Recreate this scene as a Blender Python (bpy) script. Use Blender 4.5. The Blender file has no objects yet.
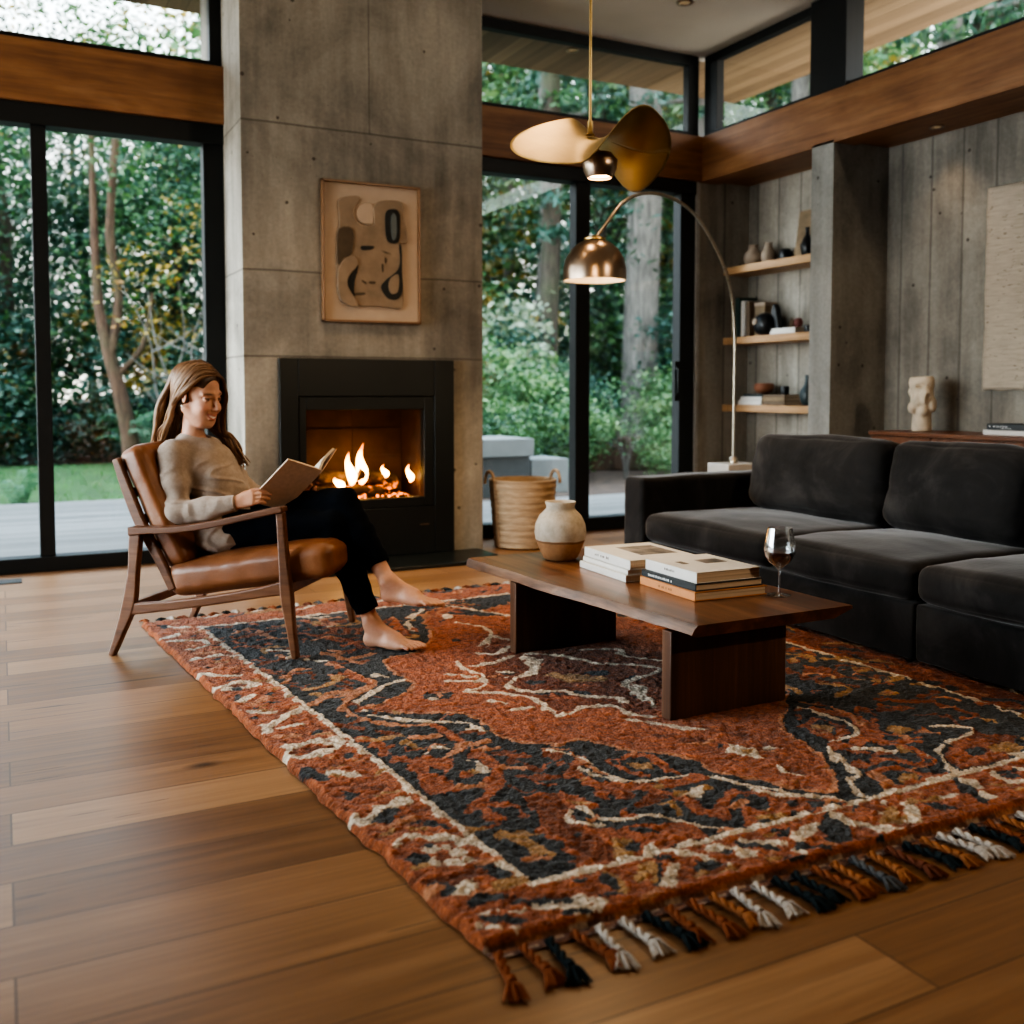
import bpy, math, random
import numpy as np
from mathutils import Vector, Matrix, Euler, noise as mnoise
random.seed(7)
PI = math.pi
COL = bpy.context.scene.collection

# ---------------------------------------------------------------- helpers
def tag(o, label=None, cat=None, group=None, kind=None):
    if label: o['label'] = label
    if cat: o['category'] = cat
    if group: o['group'] = group
    if kind: o['kind'] = kind
    return o

def empty(name, loc=(0, 0, 0), rz=0.0, label=None, cat=None, group=None):
    o = bpy.data.objects.new(name, None)
    o.empty_display_size = 0.05
    o.location = loc
    o.rotation_euler = (0, 0, rz)
    COL.objects.link(o)
    return tag(o, label, cat, group)

def copy_tree(o, parent=None):
    c = o.copy()
    COL.objects.link(c)
    if parent is not None:
        c.parent = parent
    for ch in list(o.children):
        copy_tree(ch, c)
    return c

class MB:
    def __init__(s):
        s.v = []; s.f = []; s.m = []; s.c = []; s.mi = 0; s.col = None
    def _add(s, vs, fs):
        b = len(s.v)
        s.v += [tuple(p) for p in vs]
        s.f += [tuple(i + b for i in f) for f in fs]
        s.m += [s.mi] * len(fs)
        s.c += [s.col or (1, 1, 1, 1)] * len(vs)
        return s
    def box(s, x0, x1, y0, y1, z0, z1, M=None):
        vs = [(x, y, z) for z in (z0, z1) for y in (y0, y1) for x in (x0, x1)]
        if M is not None: vs = [M @ Vector(p) for p in vs]
        return s._add(vs, [(0, 2, 3, 1), (4, 5, 7, 6), (0, 1, 5, 4), (2, 6, 7, 3), (0, 4, 6, 2), (1, 3, 7, 5)])
    def prism(s, poly, fn0, fn1):
        n = len(poly)
        vs = [fn0(*p) for p in poly] + [fn1(*p) for p in poly]
        fs = [tuple(range(n))[::-1], tuple(range(n, 2 * n))] + [(i, (i + 1) % n, n + (i + 1) % n, n + i) for i in range(n)]
        return s._add(vs, fs)
    def tube(s, pts, rad, n=10, cap=True, flat=1.0, up=None, closed=False):
        P = [Vector(p) for p in pts]; k = len(P)
        R = rad if isinstance(rad, (list, tuple)) else [rad] * k
        vs = []; fs = []
        prev = None
        for i in range(k):
            t = (P[(i + 1) % k] - P[i - 1]) if (closed or 0 < i < k - 1) else (P[1] - P[0] if i == 0 else P[-1] - P[-2])
            if t.length < 1e-9: t = Vector((0, 0, 1))
            t.normalize()
            if prev is None:
                a = Vector(up) if up else (Vector((0, 0, 1)) if abs(t.z) < .9 else Vector((1, 0, 0)))
            else: a = prev
            nx = (a - t * a.dot(t))
            if nx.length < 1e-6: nx = t.orthogonal()
            nx.normalize(); prev = nx
            ny = t.cross(nx)
            for j in range(n):
                an = 2 * PI * j / n
                vs.append(P[i] + nx * math.cos(an) * R[i] * flat + ny * math.sin(an) * R[i])
        for i in range(k if closed else k - 1):
            for j in range(n):
                a, b = i * n + j, i * n + (j + 1) % n
                c, d = ((i + 1) % k) * n + (j + 1) % n, ((i + 1) % k) * n + j
                fs.append((a, b, c, d))
        if cap and not closed:
            fs.append(tuple(range(n))[::-1]); fs.append(tuple((k - 1) * n + j for j in range(n)))
        return s._add(vs, fs)
    def lathe(s, prof, n=32, c=(0, 0, 0), M=None, cap0=True, cap1=True):
        vs = []; fs = []; k = len(prof)
        for r, z in prof:
            for j in range(n):
                a = 2 * PI * j / n
                p = Vector((c[0] + r * math.cos(a), c[1] + r * math.sin(a), c[2] + z))
                vs.append(M @ p if M is not None else p)
        for i in range(k - 1):
            for j in range(n):
                fs.append((i * n + j, i * n + (j + 1) % n, (i + 1) * n + (j + 1) % n, (i + 1) * n + j))
        if cap0: fs.append(tuple(range(n))[::-1])
        if cap1: fs.append(tuple((k - 1) * n + j for j in range(n)))
        return s._add(vs, fs)
    def grid(s, fn, nu, nv):
        vs = [fn(i / nu, j / nv) for j in range(nv + 1) for i in range(nu + 1)]
        fs = [(j * (nu + 1) + i, j * (nu + 1) + i + 1, (j + 1) * (nu + 1) + i + 1, (j + 1) * (nu + 1) + i) for j in range(nv) for i in range(nu)]
        return s._add(vs, fs)
    def rbox(s, size, r, n=14, fn=None, M=None):
        """rounded box centred on 0; fn(p, unit) may push a point"""
        hx, hy, hz = [q / 2 for q in size]
        key = {}; vs = []; fs = []
        def q(t, h):   # denser near the rounded rim
            return t
        def vert(u):
            k = tuple(round(c, 5) for c in u)
            if k in key: return key[k]
            p = Vector((u[0] * hx, u[1] * hy, u[2] * hz))
            c = Vector((max(-hx + r, min(hx - r, p.x)), max(-hy + r, min(hy - r, p.y)), max(-hz + r, min(hz - r, p.z))))
            d = p - c
            if d.length > 1e-9: p = c + d.normalized() * r
            if fn: p = fn(p, u)
            key[k] = len(vs); vs.append(M @ p if M is not None else p)
            return key[k]
        def lin(h):
            e = min(.45, r / h)
            a = [-1, -1 + e * .18, -1 + e * .45, -1 + e]
            mid = [-1 + e + (2 - 2 * e) * i / n for i in range(1, n)]
            return a + mid + [-q for q in a[::-1]]
        L = [lin(hx), lin(hy), lin(hz)]
        for ax in range(3):
            a1, a2 = (ax + 1) % 3, (ax + 2) % 3
            for sg in (-1, 1):
                for i in range(len(L[a1]) - 1):
                    for j in range(len(L[a2]) - 1):
                        qd = []
                        for (x, y) in ((i, j), (i + 1, j), (i + 1, j + 1), (i, j + 1)):
                            u = [0, 0, 0]; u[ax] = sg; u[a1] = L[a1][x]; u[a2] = L[a2][y]
                            qd.append(vert(u))
                        fs.append(tuple(qd) if sg > 0 else tuple(qd[::-1]))
        return s._add(vs, fs)
    def build(s, name, mats, parent=None, smooth=None, bev=0.0, loc=None, rot=None, cols=False, seg=2):
        me = bpy.data.meshes.new(name)
        me.from_pydata([tuple(p) for p in s.v], [], s.f)
        mats = mats if isinstance(mats, (list, tuple)) else [mats]
        for m in mats: me.materials.append(m)
        if len(mats) > 1: me.polygons.foreach_set('material_index', s.m)
        if cols:
            a = me.color_attributes.new('Col', 'FLOAT_COLOR', 'POINT')
            a.data.foreach_set('color', np.array(s.c, dtype=np.float32).ravel())
        me.update()
        o = bpy.data.objects.new(name, me)
        COL.objects.link(o)
        if parent is not None: o.parent = parent
        if loc: o.location = loc
        if rot: o.rotation_euler = rot
        if bev:
            b = o.modifiers.new('bevel', 'BEVEL'); b.width = bev; b.segments = seg; b.limit_method = 'ANGLE'; b.angle_limit = math.radians(40)
            b.harden_normals = False
            if smooth is None: smooth = 50
        if smooth:
            me.polygons.foreach_set('use_smooth', [True] * len(me.polygons))
            try: me.set_sharp_from_angle(angle=math.radians(smooth))
            except Exception: pass
        return o

def structure(o):
    o['kind'] = 'structure'; return o

def spline(pts, n=8):
    """Catmull-Rom through pts (any dimension)"""
    P = [np.array(p, float) for p in pts]; out = []
    for i in range(len(P) - 1):
        p0 = P[max(i - 1, 0)]; p1 = P[i]; p2 = P[i + 1]; p3 = P[min(i + 2, len(P) - 1)]
        for k in range(n):
            t = k / n
            out.append(0.5 * ((2 * p1) + (-p0 + p2) * t + (2 * p0 - 5 * p1 + 4 * p2 - p3) * t * t + (-p0 + 3 * p1 - 3 * p2 + p3) * t ** 3))
    out.append(P[-1])
    return [tuple(p) for p in out]

# ---------------------------------------------------------------- materials
class G:
    def __init__(s, name):
        s.m = bpy.data.materials.new(name); s.m.use_nodes = True
        s.t = s.m.node_tree; s.t.nodes.clear()
    def n(s, typ, ins=None, **props):
        nd = s.t.nodes.new(typ)
        for k, v in props.items(): setattr(nd, k, v)
        for k, v in (ins or {}).items():
            sk = nd.inputs[k]
            if isinstance(v, bpy.types.NodeSocket): s.t.links.new(v, sk)
            else:
                if sk.type == 'RGBA' and len(v) == 3: v = (*v, 1)
                sk.default_value = v
        return nd
    def co(s, scale=(1, 1, 1), kind='Object', rot=(0, 0, 0), loc=(0, 0, 0)):
        c = s.n('ShaderNodeTexCoord').outputs[kind]
        return s.n('ShaderNodeMapping', {'Vector': c, 'Scale': scale, 'Rotation': rot, 'Location': loc}).outputs[0]
    def noise(s, vec, scale, detail=4, rough=.55, dist=0.0):
        return s.n('ShaderNodeTexNoise', {'Vector': vec, 'Scale': scale, 'Detail': detail, 'Roughness': rough, 'Distortion': dist}).outputs['Fac']
    def ramp(s, fac, stops, interp='LINEAR'):
        r = s.n('ShaderNodeValToRGB', {'Fac': fac}); e = r.color_ramp; e.interpolation = interp
        while len(e.elements) < len(stops): e.elements.new(.5)
        for i, (p, c) in enumerate(stops):
            e.elements[i].position = p
            e.elements[i].color = (*c, 1) if not isinstance(c, (int, float)) else (c, c, c, 1)
        return r.outputs['Color']
    def mix(s, fac, a, b, blend='MIX'):
        nd = s.n('ShaderNodeMix', data_type='RGBA', blend_type=blend)
        for k, v in ((0, fac), (6, a), (7, b)):
            if isinstance(v, bpy.types.NodeSocket): s.t.links.new(v, nd.inputs[k])
            else: nd.inputs[k].default_value = v if k == 0 else ((*v, 1) if len(v) == 3 else v)
        return nd.outputs[2]
    def math(s, op, a, b=None, c=None, clamp=False):
        nd = s.n('ShaderNodeMath', operation=op, use_clamp=clamp)
        for i, v in enumerate((a, b, c)):
            if v is None: continue
            if isinstance(v, bpy.types.NodeSocket): s.t.links.new(v, nd.inputs[i])
            else: nd.inputs[i].default_value = v
        return nd.outputs[0]
    def sep(s, vec):
        return s.n('ShaderNodeSeparateXYZ', {'Vector': vec}).outputs
    def bump(s, h, strength=.3, dist=.01, normal=None):
        ins = {'Height': h, 'Strength': strength, 'Distance': dist}
        if normal is not None: ins['Normal'] = normal
        return s.n('ShaderNodeBump', ins).outputs[0]
    def attr(s, name='Col'):
        return s.n('ShaderNodeAttribute', attribute_name=name).outputs['Color']
    def pbr(s, **k):
        names = dict(color='Base Color', rough='Roughness', metal='Metallic', normal='Normal', spec='Specular IOR Level', sheen='Sheen Weight',
                     sheen_rough='Sheen Roughness', sheen_tint='Sheen Tint', coat='Coat Weight', coat_rough='Coat Roughness', trans='Transmission Weight', ior='IOR', alpha='Alpha',
                     emit='Emission Color', emit_s='Emission Strength', sss='Subsurface Weight', sss_r='Subsurface Radius', sss_s='Subsurface Scale', aniso='Anisotropic')
        return s.n('ShaderNodeBsdfPrincipled', {names[q]: v for q, v in k.items()}).outputs[0]
    def out(s, sh, disp=None):
        o = s.n('ShaderNodeOutputMaterial', {'Surface': sh})
        return s.m

def plain(name, color, rough=.5, metal=0.0, var=.12, scale=12, bump=.0, **k):
    g = G(name); c = g.co(); f = g.noise(c, scale, 5)
    a = tuple(max(0, q * (1 - var)) for q in color); b = tuple(min(1, q * (1 + var)) for q in color)
    col = g.ramp(f, [(.3, a), (.7, b)])
    nm = {'normal': g.bump(g.noise(c, scale * 6, 3), bump, .002)} if bump else {}
    return g.out(g.pbr(color=col, rough=rough, metal=metal, **nm, **k))

def emit(name, color, s):
    g = G(name); return g.out(g.n('ShaderNodeEmission', {'Color': color, 'Strength': s}).outputs[0])

def concrete(name, board=None, joints=(), vjoints=(), base=((.165, .148, .122), (.345, .312, .26)), dark=1.0):
    """cast concrete: cloudy tone, air holes, rust specks; board = (axis, width) gives board marks; joints = heights of the form lines"""
    g = G(name); c = g.co()
    cl = g.noise(c, 1.3, 7, .62, .8)
    st = g.noise(g.co((6, 6, .7)), 1.2, 5, .6)
    f = g.math('ADD', g.math('MULTIPLY', cl, .6), g.math('MULTIPLY', st, .4 if not board else .55))
    b0 = tuple(q * dark for q in base[0]); b1 = tuple(q * dark for q in base[1])
    col = g.ramp(f, [(.36, tuple(q * .8 for q in b0)), (.5, tuple((p + q) / 2 for p, q in zip(b0, b1))), (.64, tuple(q * 1.08 for q in b1))])
    fine = g.noise(c, 40, 6, .7)
    col = g.mix(.28, col, g.ramp(fine, [(.3, (.25, .25, .25)), (.7, (.75, .75, .75))]), 'OVERLAY')
    vo = g.n('ShaderNodeTexVoronoi', {'Vector': c, 'Scale': 7.0, 'Randomness': 1.0}).outputs['Distance']
    vn = g.noise(c, 2.3, 2)
    hole = g.math('MULTIPLY', g.math('LESS_THAN', vo, .085), g.math('GREATER_THAN', vn, .46))
    vo2 = g.n('ShaderNodeTexVoronoi', {'Vector': c, 'Scale': 28.0, 'Randomness': 1.0}).outputs['Distance']
    hole2 = g.math('MULTIPLY', g.math('LESS_THAN', vo2, .07), g.math('GREATER_THAN', g.noise(c, 3.1, 2), .55))
    hh = g.math('MAXIMUM', hole, hole2)
    col = g.mix(g.math('MULTIPLY', hh, .75), col, (.035, .025, .018))
    h = g.math('SUBTRACT', g.math('MULTIPLY', fine, .25), hh)
    X = g.sep(c)
    wob = g.math('MULTIPLY', g.math('SUBTRACT', g.noise(c, 3, 2), .5), .012)
    for z in joints:
        d = g.math('ABSOLUTE', g.math('SUBTRACT', g.math('ADD', X[2], wob), z))
        k = g.math('LESS_THAN', d, .006)
        col = g.mix(g.math('MULTIPLY', k, .55), col, (.05, .042, .034)); h = g.math('SUBTRACT', h, k)
    for ax, p, z0, z1 in vjoints:
        d = g.math('ABSOLUTE', g.math('SUBTRACT', g.math('ADD', X[ax], wob), p))
        k = g.math('MULTIPLY', g.math('LESS_THAN', d, .004), g.math('MULTIPLY', g.math('GREATER_THAN', X[2], z0), g.math('LESS_THAN', X[2], z1)))
        col = g.mix(g.math('MULTIPLY', k, .5), col, (.06, .05, .04)); h = g.math('SUBTRACT', h, k)
    if board:
        ax, w = board
        q = g.math('DIVIDE', g.math('ADD', X[ax], 40.03), w)
        cell = g.math('FLOOR', q)
        rnd = g.n('ShaderNodeTexWhiteNoise', {'W': cell}, noise_dimensions='1D').outputs['Value']
        tone = g.math('ADD', .72, g.math('MULTIPLY', rnd, .5))
        tc = g.n('ShaderNodeCombineColor', {'Red': tone, 'Green': tone, 'Blue': tone}).outputs[0]
        col = g.mix(1.0, col, tc, 'MULTIPLY')
        fr = g.math('FRACT', q)
        e = g.math('LESS_THAN', g.math('MINIMUM', fr, g.math('SUBTRACT', 1.0, fr)), g.math('MULTIPLY', g.noise(g.co((5, 5, 1.5)), 3, 3), .07))
        col = g.mix(g.math('MULTIPLY', e, .5), col, (.06, .052, .044)); h = g.math('SUBTRACT', h, e)
        grain = g.noise(g.co((30, 30, 1.2)), 2, 4, .6)
        h = g.math('ADD', h, g.math('MULTIPLY', grain, .5))
    return g.out(g.pbr(color=col, rough=.78, normal=g.bump(h, .35, .006)))

def wood(name, c0, c1, c2, axis=0, rough=.4, scale=1.0, coat=0.0, streak=14, bump=.12, knots=False):
    """straight-grained timber, grain along the axis"""
    g = G(name)
    sc = [streak * scale] * 3; sc[axis] = .9 * scale
    v = g.co(tuple(sc))
    d = g.noise(g.co((2 * scale,) * 3), 1.3, 3)
    wv = g.noise(v, 1.0, 7, .62, .6)
    sc2 = [streak * 5 * scale] * 3; sc2[axis] = 2.2 * scale
    fi = g.noise(g.co(tuple(sc2)), 1.0, 4, .7)
    f = g.math('ADD', g.math('MULTIPLY', wv, .7), g.math('MULTIPLY', d, .3))
    col = g.ramp(f, [(.36, c0), (.5, c1), (.63, c2)])
    col = g.mix(.5, col, g.ramp(fi, [(.3, (.32, .32, .32)), (.6, (.62, .62, .62))]), 'OVERLAY')
    return g.out(g.pbr(color=col, rough=rough, coat=coat, coat_rough=.25, normal=g.bump(fi, bump, .002)))

M = {}
M['chimney'] = concrete('chimney_concrete', joints=(1.262, 1.765, 2.625), vjoints=((0, 2.05, 2.625, 5),))
M['board'] = concrete('board_concrete_y', board=(1, .24), dark=.92)
M['board_x'] = concrete('board_concrete_x', board=(0, .26), dark=.85)
M['pale_concrete'] = concrete('pale_concrete', base=((.30, .29, .27), (.42, .40, .37)))

def floor_mat():
    g = G('oak_planks')
    c = g.co()
    br = g.n('ShaderNodeTexBrick', {'Vector': c, 'Scale': 1.0, 'Mortar Size': .0022, 'Mortar Smooth': .0, 'Bias': 0.0, 'Brick Width': 2.3, 'Row Height': .195,
             'Color1': (0, 0, 0), 'Color2': (1, 1, 1), 'Mortar': (.5, .5, .5)}, offset=.37, offset_frequency=2)
    rnd = br.outputs['Color']; gap = br.outputs['Fac']
    off = g.n('ShaderNodeVectorMath', {0: c, 1: g.n('ShaderNodeVectorMath', {0: rnd, 1: (7.3, 3.1, 0)}, operation='MULTIPLY').outputs[0]}, operation='ADD').outputs[0]
    gv = g.n('ShaderNodeMapping', {'Vector': off, 'Scale': (.55, 9, 1)}).outputs[0]
    gr = g.noise(gv, 1.6, 7, .62, 1.1)
    gf = g.noise(g.n('ShaderNodeMapping', {'Vector': off, 'Scale': (2.2, 70, 1)}).outputs[0], 1.0, 4, .7)
    big = g.noise(c, .8, 3)
    f = g.math('ADD', g.math('MULTIPLY', gr, .56), g.math('ADD', g.math('MULTIPLY', g.sep(rnd)[0], .34), g.math('MULTIPLY', big, .12)))
    col = g.ramp(f, [(.3, (.150, .070, .029)), (.5, (.265, .132, .056)), (.72, (.385, .215, .105))])
    col = g.mix(.5, col, g.ramp(gf, [(.25, (.3, .3, .3)), (.6, (.6, .6, .6))]), 'OVERLAY')
    kn = g.n('ShaderNodeTexVoronoi', {'Vector': g.n('ShaderNodeMapping', {'Vector': off, 'Scale': (.75, 1.5, 1)}).outputs[0], 'Scale': 1.0}).outputs['Distance']
    kf = g.ramp(kn, [(.018, 1.0), (.05, .0)])
    crack = g.math('MULTIPLY', g.math('GREATER_THAN', g.noise(g.n('ShaderNodeMapping', {'Vector': off, 'Scale': (1.4, 34, 1)}).outputs[0], 1.0, 2, .5), .715), .8)
    col = g.mix(g.math('MAXIMUM', g.math('MULTIPLY', kf, .85), crack), col, (.035, .017, .008))
    col = g.mix(g.math('MULTIPLY', gap, .75), col, (.05, .025, .012))
    h = g.math('SUBTRACT', g.math('MULTIPLY', gf, .35), g.math('MULTIPLY', gap, 1.0))
    rg = g.math('ADD', .30, g.math('MULTIPLY', gr, .2))
    return g.out(g.pbr(color=col, rough=rg, normal=g.bump(h, .16, .003), coat=.15, coat_rough=.25))
M['floor'] = floor_mat()
M['cedar'] = wood('cedar_beam', (.165, .070, .028), (.245, .112, .046), (.33, .165, .075), axis=0, rough=.5, streak=9)
M['cedar_y'] = wood('cedar_beam_y', (.165, .070, .028), (.245, .112, .046), (.33, .165, .075), axis=1, rough=.5, streak=9)
M['shelf_oak'] = wood('shelf_oak', (.33, .18, .08), (.45, .26, .125), (.55, .34, .17), axis=1, rough=.5)
M['walnut'] = wood('walnut_slab', (.060, .025, .012), (.145, .060, .027), (.27, .125, .06), axis=1, rough=.3, streak=13, coat=.25)
M['walnut_leg'] = wood('walnut_panel', (.045, .020, .011), (.095, .043, .022), (.15, .073, .038), axis=2, rough=.4, streak=12)
M['walnut_edge'] = wood('walnut_live_edge', (.06, .03, .017), (.19, .095, .05), (.30, .17, .09), axis=1, rough=.5, streak=16, bump=.5)
M['chair_wood'] = wood('chair_walnut', (.085, .034, .015), (.14, .058, .026), (.20, .09, .042), axis=0, rough=.38, streak=14)
M['cabinet'] = wood('cabinet_walnut', (.10, .036, .015), (.15, .055, .023), (.21, .083, .036), axis=2, rough=.4)

def soffit_mat(axis):
    g = G('soffit_boards_' + 'xy'[axis]); c = g.co(); X = g.sep(c)
    o = 1 - axis
    q = g.math('DIVIDE', g.math('ADD', X[o], 50), .13)
    rnd = g.n('ShaderNodeTexWhiteNoise', {'W': g.math('FLOOR', q)}, noise_dimensions='1D').outputs['Value']
    sc = [14, 14, 14]; sc[axis] = .8
    gr = g.noise(g.co(tuple(sc)), 1, 6, .6, .5)
    f = g.math('ADD', g.math('MULTIPLY', gr, .6), g.math('MULTIPLY', rnd, .4))
    col = g.ramp(f, [(.3, (.125, .078, .040)), (.55, (.195, .127, .068)), (.75, (.26, .178, .10))])
    fr = g.math('FRACT', q)
    e = g.math('LESS_THAN', fr, .05)
    col = g.mix(g.math('MULTIPLY', e, .7), col, (.07, .04, .02))
    return g.out(g.pbr(color=col, rough=.6))
M['soffit'] = soffit_mat(0); M['soffit_y'] = soffit_mat(1)
M['frame'] = plain('black_window_frame', (.004, .0055, .006), .55, var=.1)
M['ceiling'] = plain('ceiling_plaster', (.62, .57, .50), .9, var=.05, scale=2)
M['wall_plain'] = plain('plain_plaster', (.22, .20, .17), .9, var=.06, scale=2)
M['black_steel'] = plain('black_steel', (.007, .009, .008), .42, var=.2, scale=4)
M['black_stone'] = plain('black_stone', (.012, .016, .014), .3, var=.25, scale=6)
M['firebrick'] = plain('firebox_liner', (.10, .05, .025), .8, var=.3, scale=6, bump=.4)

def glass_pane():
    g = G('window_glass')
    fc = g.n('ShaderNodeLayerWeight', {'Blend': .5}).outputs['Facing']
    fr = g.math('ADD', .045, g.math('MULTIPLY', .75, g.math('POWER', fc, 5.0)))
    gl = g.n('ShaderNodeBsdfGlossy', {'Color': (1, 1, 1), 'Roughness': .0}).outputs[0]
    tr = g.n('ShaderNodeBsdfTransparent', {'Color': (.93, .97, .955)}).outputs[0]
    return g.out(g.n('ShaderNodeMixShader', {0: fr, 1: tr, 2: gl}).outputs[0])
M['glass'] = glass_pane()

def brushed(name, color, rough=.3, sc=(2, 2, 60)):
    g = G(name); f = g.noise(g.co(sc), 3, 4, .6)
    b = g.noise(g.co(), 4, 3)
    col = g.mix(g.ramp(b, [(.35, 0.0), (.7, 1.0)]), tuple(q * .78 for q in color), color)
    return g.out(g.pbr(color=col, metal=1.0, rough=g.math('ADD', rough - .06, g.math('MULTIPLY', f, .14)), normal=g.bump(f, .02, .001)))
M['brass'] = brushed('brushed_brass', (.62, .43, .19), .34)
M['brass_sheet'] = brushed('brass_sheet', (.47, .345, .16), .44, (40, 3, 3))
M['bronze'] = brushed('satin_bronze', (.36, .27, .20), .30, (2, 2, 6))
M['white_shade'] = plain('shade_inside', (.85, .8, .72), .5, var=.02)
M['marble'] = plain('white_marble', (.62, .60, .56), .3, var=.15, scale=5)

def leather():
    g = G('tan_leather'); c = g.co()
    f = g.noise(c, 4, 5, .6); vo = g.n('ShaderNodeTexVoronoi', {'Vector': c, 'Scale': 160.0}).outputs['Distance']
    col = g.ramp(f, [(.28, (.150, .055, .022)), (.5, (.235, .092, .038)), (.72, (.34, .15, .068))])
    h = g.math('ADD', g.math('MULTIPLY', vo, .25), g.math('MULTIPLY', g.noise(c, 9, 4, .5), 1.4))
    return g.out(g.pbr(color=col, rough=.36, normal=g.bump(h, .28, .008), spec=.5))
M['leather'] = leather()

def velvet():
    g = G('charcoal_velvet'); c = g.co()
    f = g.noise(c, 3.2, 5, .6, .7)
    fi = g.noise(g.co((1, 4, 1)), 14, 4, .6)
    col = g.ramp(f, [(.3, (.012, .0115, .0112)), (.52, (.023, .0215, .021)), (.72, (.052, .048, .046))])
    return g.out(g.pbr(color=col, rough=.85, sheen=.5, sheen_rough=.35, sheen_tint=(.62, .58, .56), normal=g.bump(g.math('ADD', fi, g.math('MULTIPLY', f, 2.0)), .10, .01), spec=.15))
M['velvet'] = velvet()

def knit():
    g = G('oatmeal_knit'); c = g.co()
    w = g.n('ShaderNodeTexWave', {'Vector': c, 'Scale': 95.0, 'Distortion': 1.2, 'Detail': 2.0}, bands_direction='Z').outputs['Fac']
    f = g.noise(c, 60, 4, .7); b = g.noise(c, 5, 3)
    col = g.ramp(f, [(.25, (.29, .225, .18)), (.75, (.45, .365, .305))])
    col = g.mix(.25, col, g.ramp(b, [(.3, (.32, .255, .205)), (.7, (.46, .375, .315))]))
    return g.out(g.pbr(color=col, rough=.95, sheen=.25, normal=g.bump(g.math('ADD', w, f), .22, .003), spec=.1))
M['knit'] = knit()
M['trouser'] = plain('navy_trousers', (.0026, .0045, .0080), .95, var=.25, scale=30, bump=.15, spec=.15)

def skin():
    g = G('skin'); a = g.attr()
    f = g.noise(g.co(), 90, 3)
    col = g.mix(.12, a, g.ramp(f, [(.3, (.4, .2, .14)), (.7, (.7, .45, .34))]))
    return g.out(g.pbr(color=col, rough=.48, sss=.12, sss_r=(.9, .35, .2), sss_s=.012, spec=.4))
M['skin'] = skin()

def hair():
    g = G('brown_hair'); a = g.attr()
    return g.out(g.pbr(color=a, rough=.42, spec=.45, aniso=.5))
M['hair'] = hair()

def rugmat():
    g = G('rug_wool'); a = g.attr(); c = g.co()
    f = g.noise(c, 130, 3, .7); b = g.noise(c, 12, 3, .6)
    vo = g.n('ShaderNodeTexVoronoi', {'Vector': c, 'Scale': 115.0}).outputs['Distance']
    col = g.mix(.75, a, g.ramp(f, [(.25, (.22, .22, .22)), (.7, (.72, .72, .72))]), 'OVERLAY')
    col = g.mix(.35, col, g.ramp(b, [(.3, (.35, .35, .35)), (.7, (.65, .65, .65))]), 'OVERLAY')
    h = g.math('ADD', g.math('MULTIPLY', f, .6), g.math('SUBTRACT', 1.0, vo))
    return g.out(g.pbr(color=col, rough=.95, sheen=.15, sheen_rough=.5, normal=g.bump(h, .8, .004), spec=.08))
M['rug'] = rugmat()
M['paper'] = plain('book_pages', (.62, .54, .43), .85, var=.08, scale=20)
def pages():
    g = G('page_edges'); c = g.co((1, 1, 420)); f = g.noise(c, 1.0, 2)
    return g.out(g.pbr(color=g.ramp(f, [(.3, (.48, .38, .28)), (.7, (.78, .66, .52))]), rough=.9))
M['pages'] = pages()
M['white_cover'] = plain('white_cover', (.70, .67, .62), .45, var=.05)
M['cream_cover'] = plain('cream_cover', (.62, .52, .42), .6, var=.06)
M['orange_cover'] = plain('orange_cover', (.60, .26, .10), .55, var=.08)
M['black_cover'] = plain('charcoal_cover', (.030, .036, .038), .45, var=.1)
M['ink'] = plain('printed_ink', (.18, .15, .12), .6, var=.02)
M['ink_white'] = plain('printed_white', (.75, .75, .72), .6, var=.02)
M['ink_tan'] = plain('printed_tan', (.32, .13, .05), .6, var=.02)
M['photo_grey'] = plain('printed_photo', (.20, .17, .15), .5, var=.9, scale=14)
M['book_linen'] = plain('linen_cover', (.58, .41, .31), .85, var=.08, scale=60)
M['green_cover'] = plain('green_cover', (.03, .06, .05), .6)
M['brown_cover'] = plain('brown_cover', (.16, .11, .07), .7)
M['tan_board'] = plain('tan_board', (.25, .18, .11), .8, var=.3, scale=8)

def two_tone_pot():
    g = G('two_tone_clay'); c = g.co(); X = g.sep(c)
    f = g.noise(c, 22, 5, .65); sp = g.noise(c, 160, 2)
    z = g.math('ADD', X[2], g.math('MULTIPLY', g.math('SUBTRACT', g.noise(c, 9, 2), .5), .012))
    low = g.ramp(f, [(.3, (.30, .15, .065)), (.7, (.42, .23, .11))])
    up = g.ramp(f, [(.25, (.34, .275, .205)), (.5, (.47, .40, .315)), (.75, (.57, .50, .41))])
    k = g.math('GREATER_THAN', z, .085)
    k2 = g.math('GREATER_THAN', z, .075)
    col = g.mix(k2, low, (.22, .11, .05)); col = g.mix(k, col, up)
    return g.out(g.pbr(color=col, rough=.75, normal=g.bump(g.math('ADD', f, sp), .3, .003)))
M['pot'] = two_tone_pot()
def basket():
    g = G('woven_seagrass'); c = g.co()
    w = g.n('ShaderNodeTexWave', {'Vector': c, 'Scale': 26.0, 'Distortion': 1.5, 'Detail': 2.0}, bands_direction='Z').outputs['Fac']
    f = g.noise(g.co((1, 1, 8)), 12, 4, .6)
    col = g.ramp(f, [(.25, (.27, .175, .10)), (.5, (.40, .28, .175)), (.75, (.52, .39, .26))])
    col = g.mix(.18, col, g.ramp(w, [(.1, (.25, .25, .25)), (.8, (.62, .62, .62))]), 'OVERLAY')
    return g.out(g.pbr(color=col, rough=.85, normal=g.bump(g.math('ADD', w, f), .35, .005)))
M['basket'] = basket()
M['stone_bust'] = plain('carved_limestone', (.60, .50, .38), .85, var=.2, scale=14, bump=.6)
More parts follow.
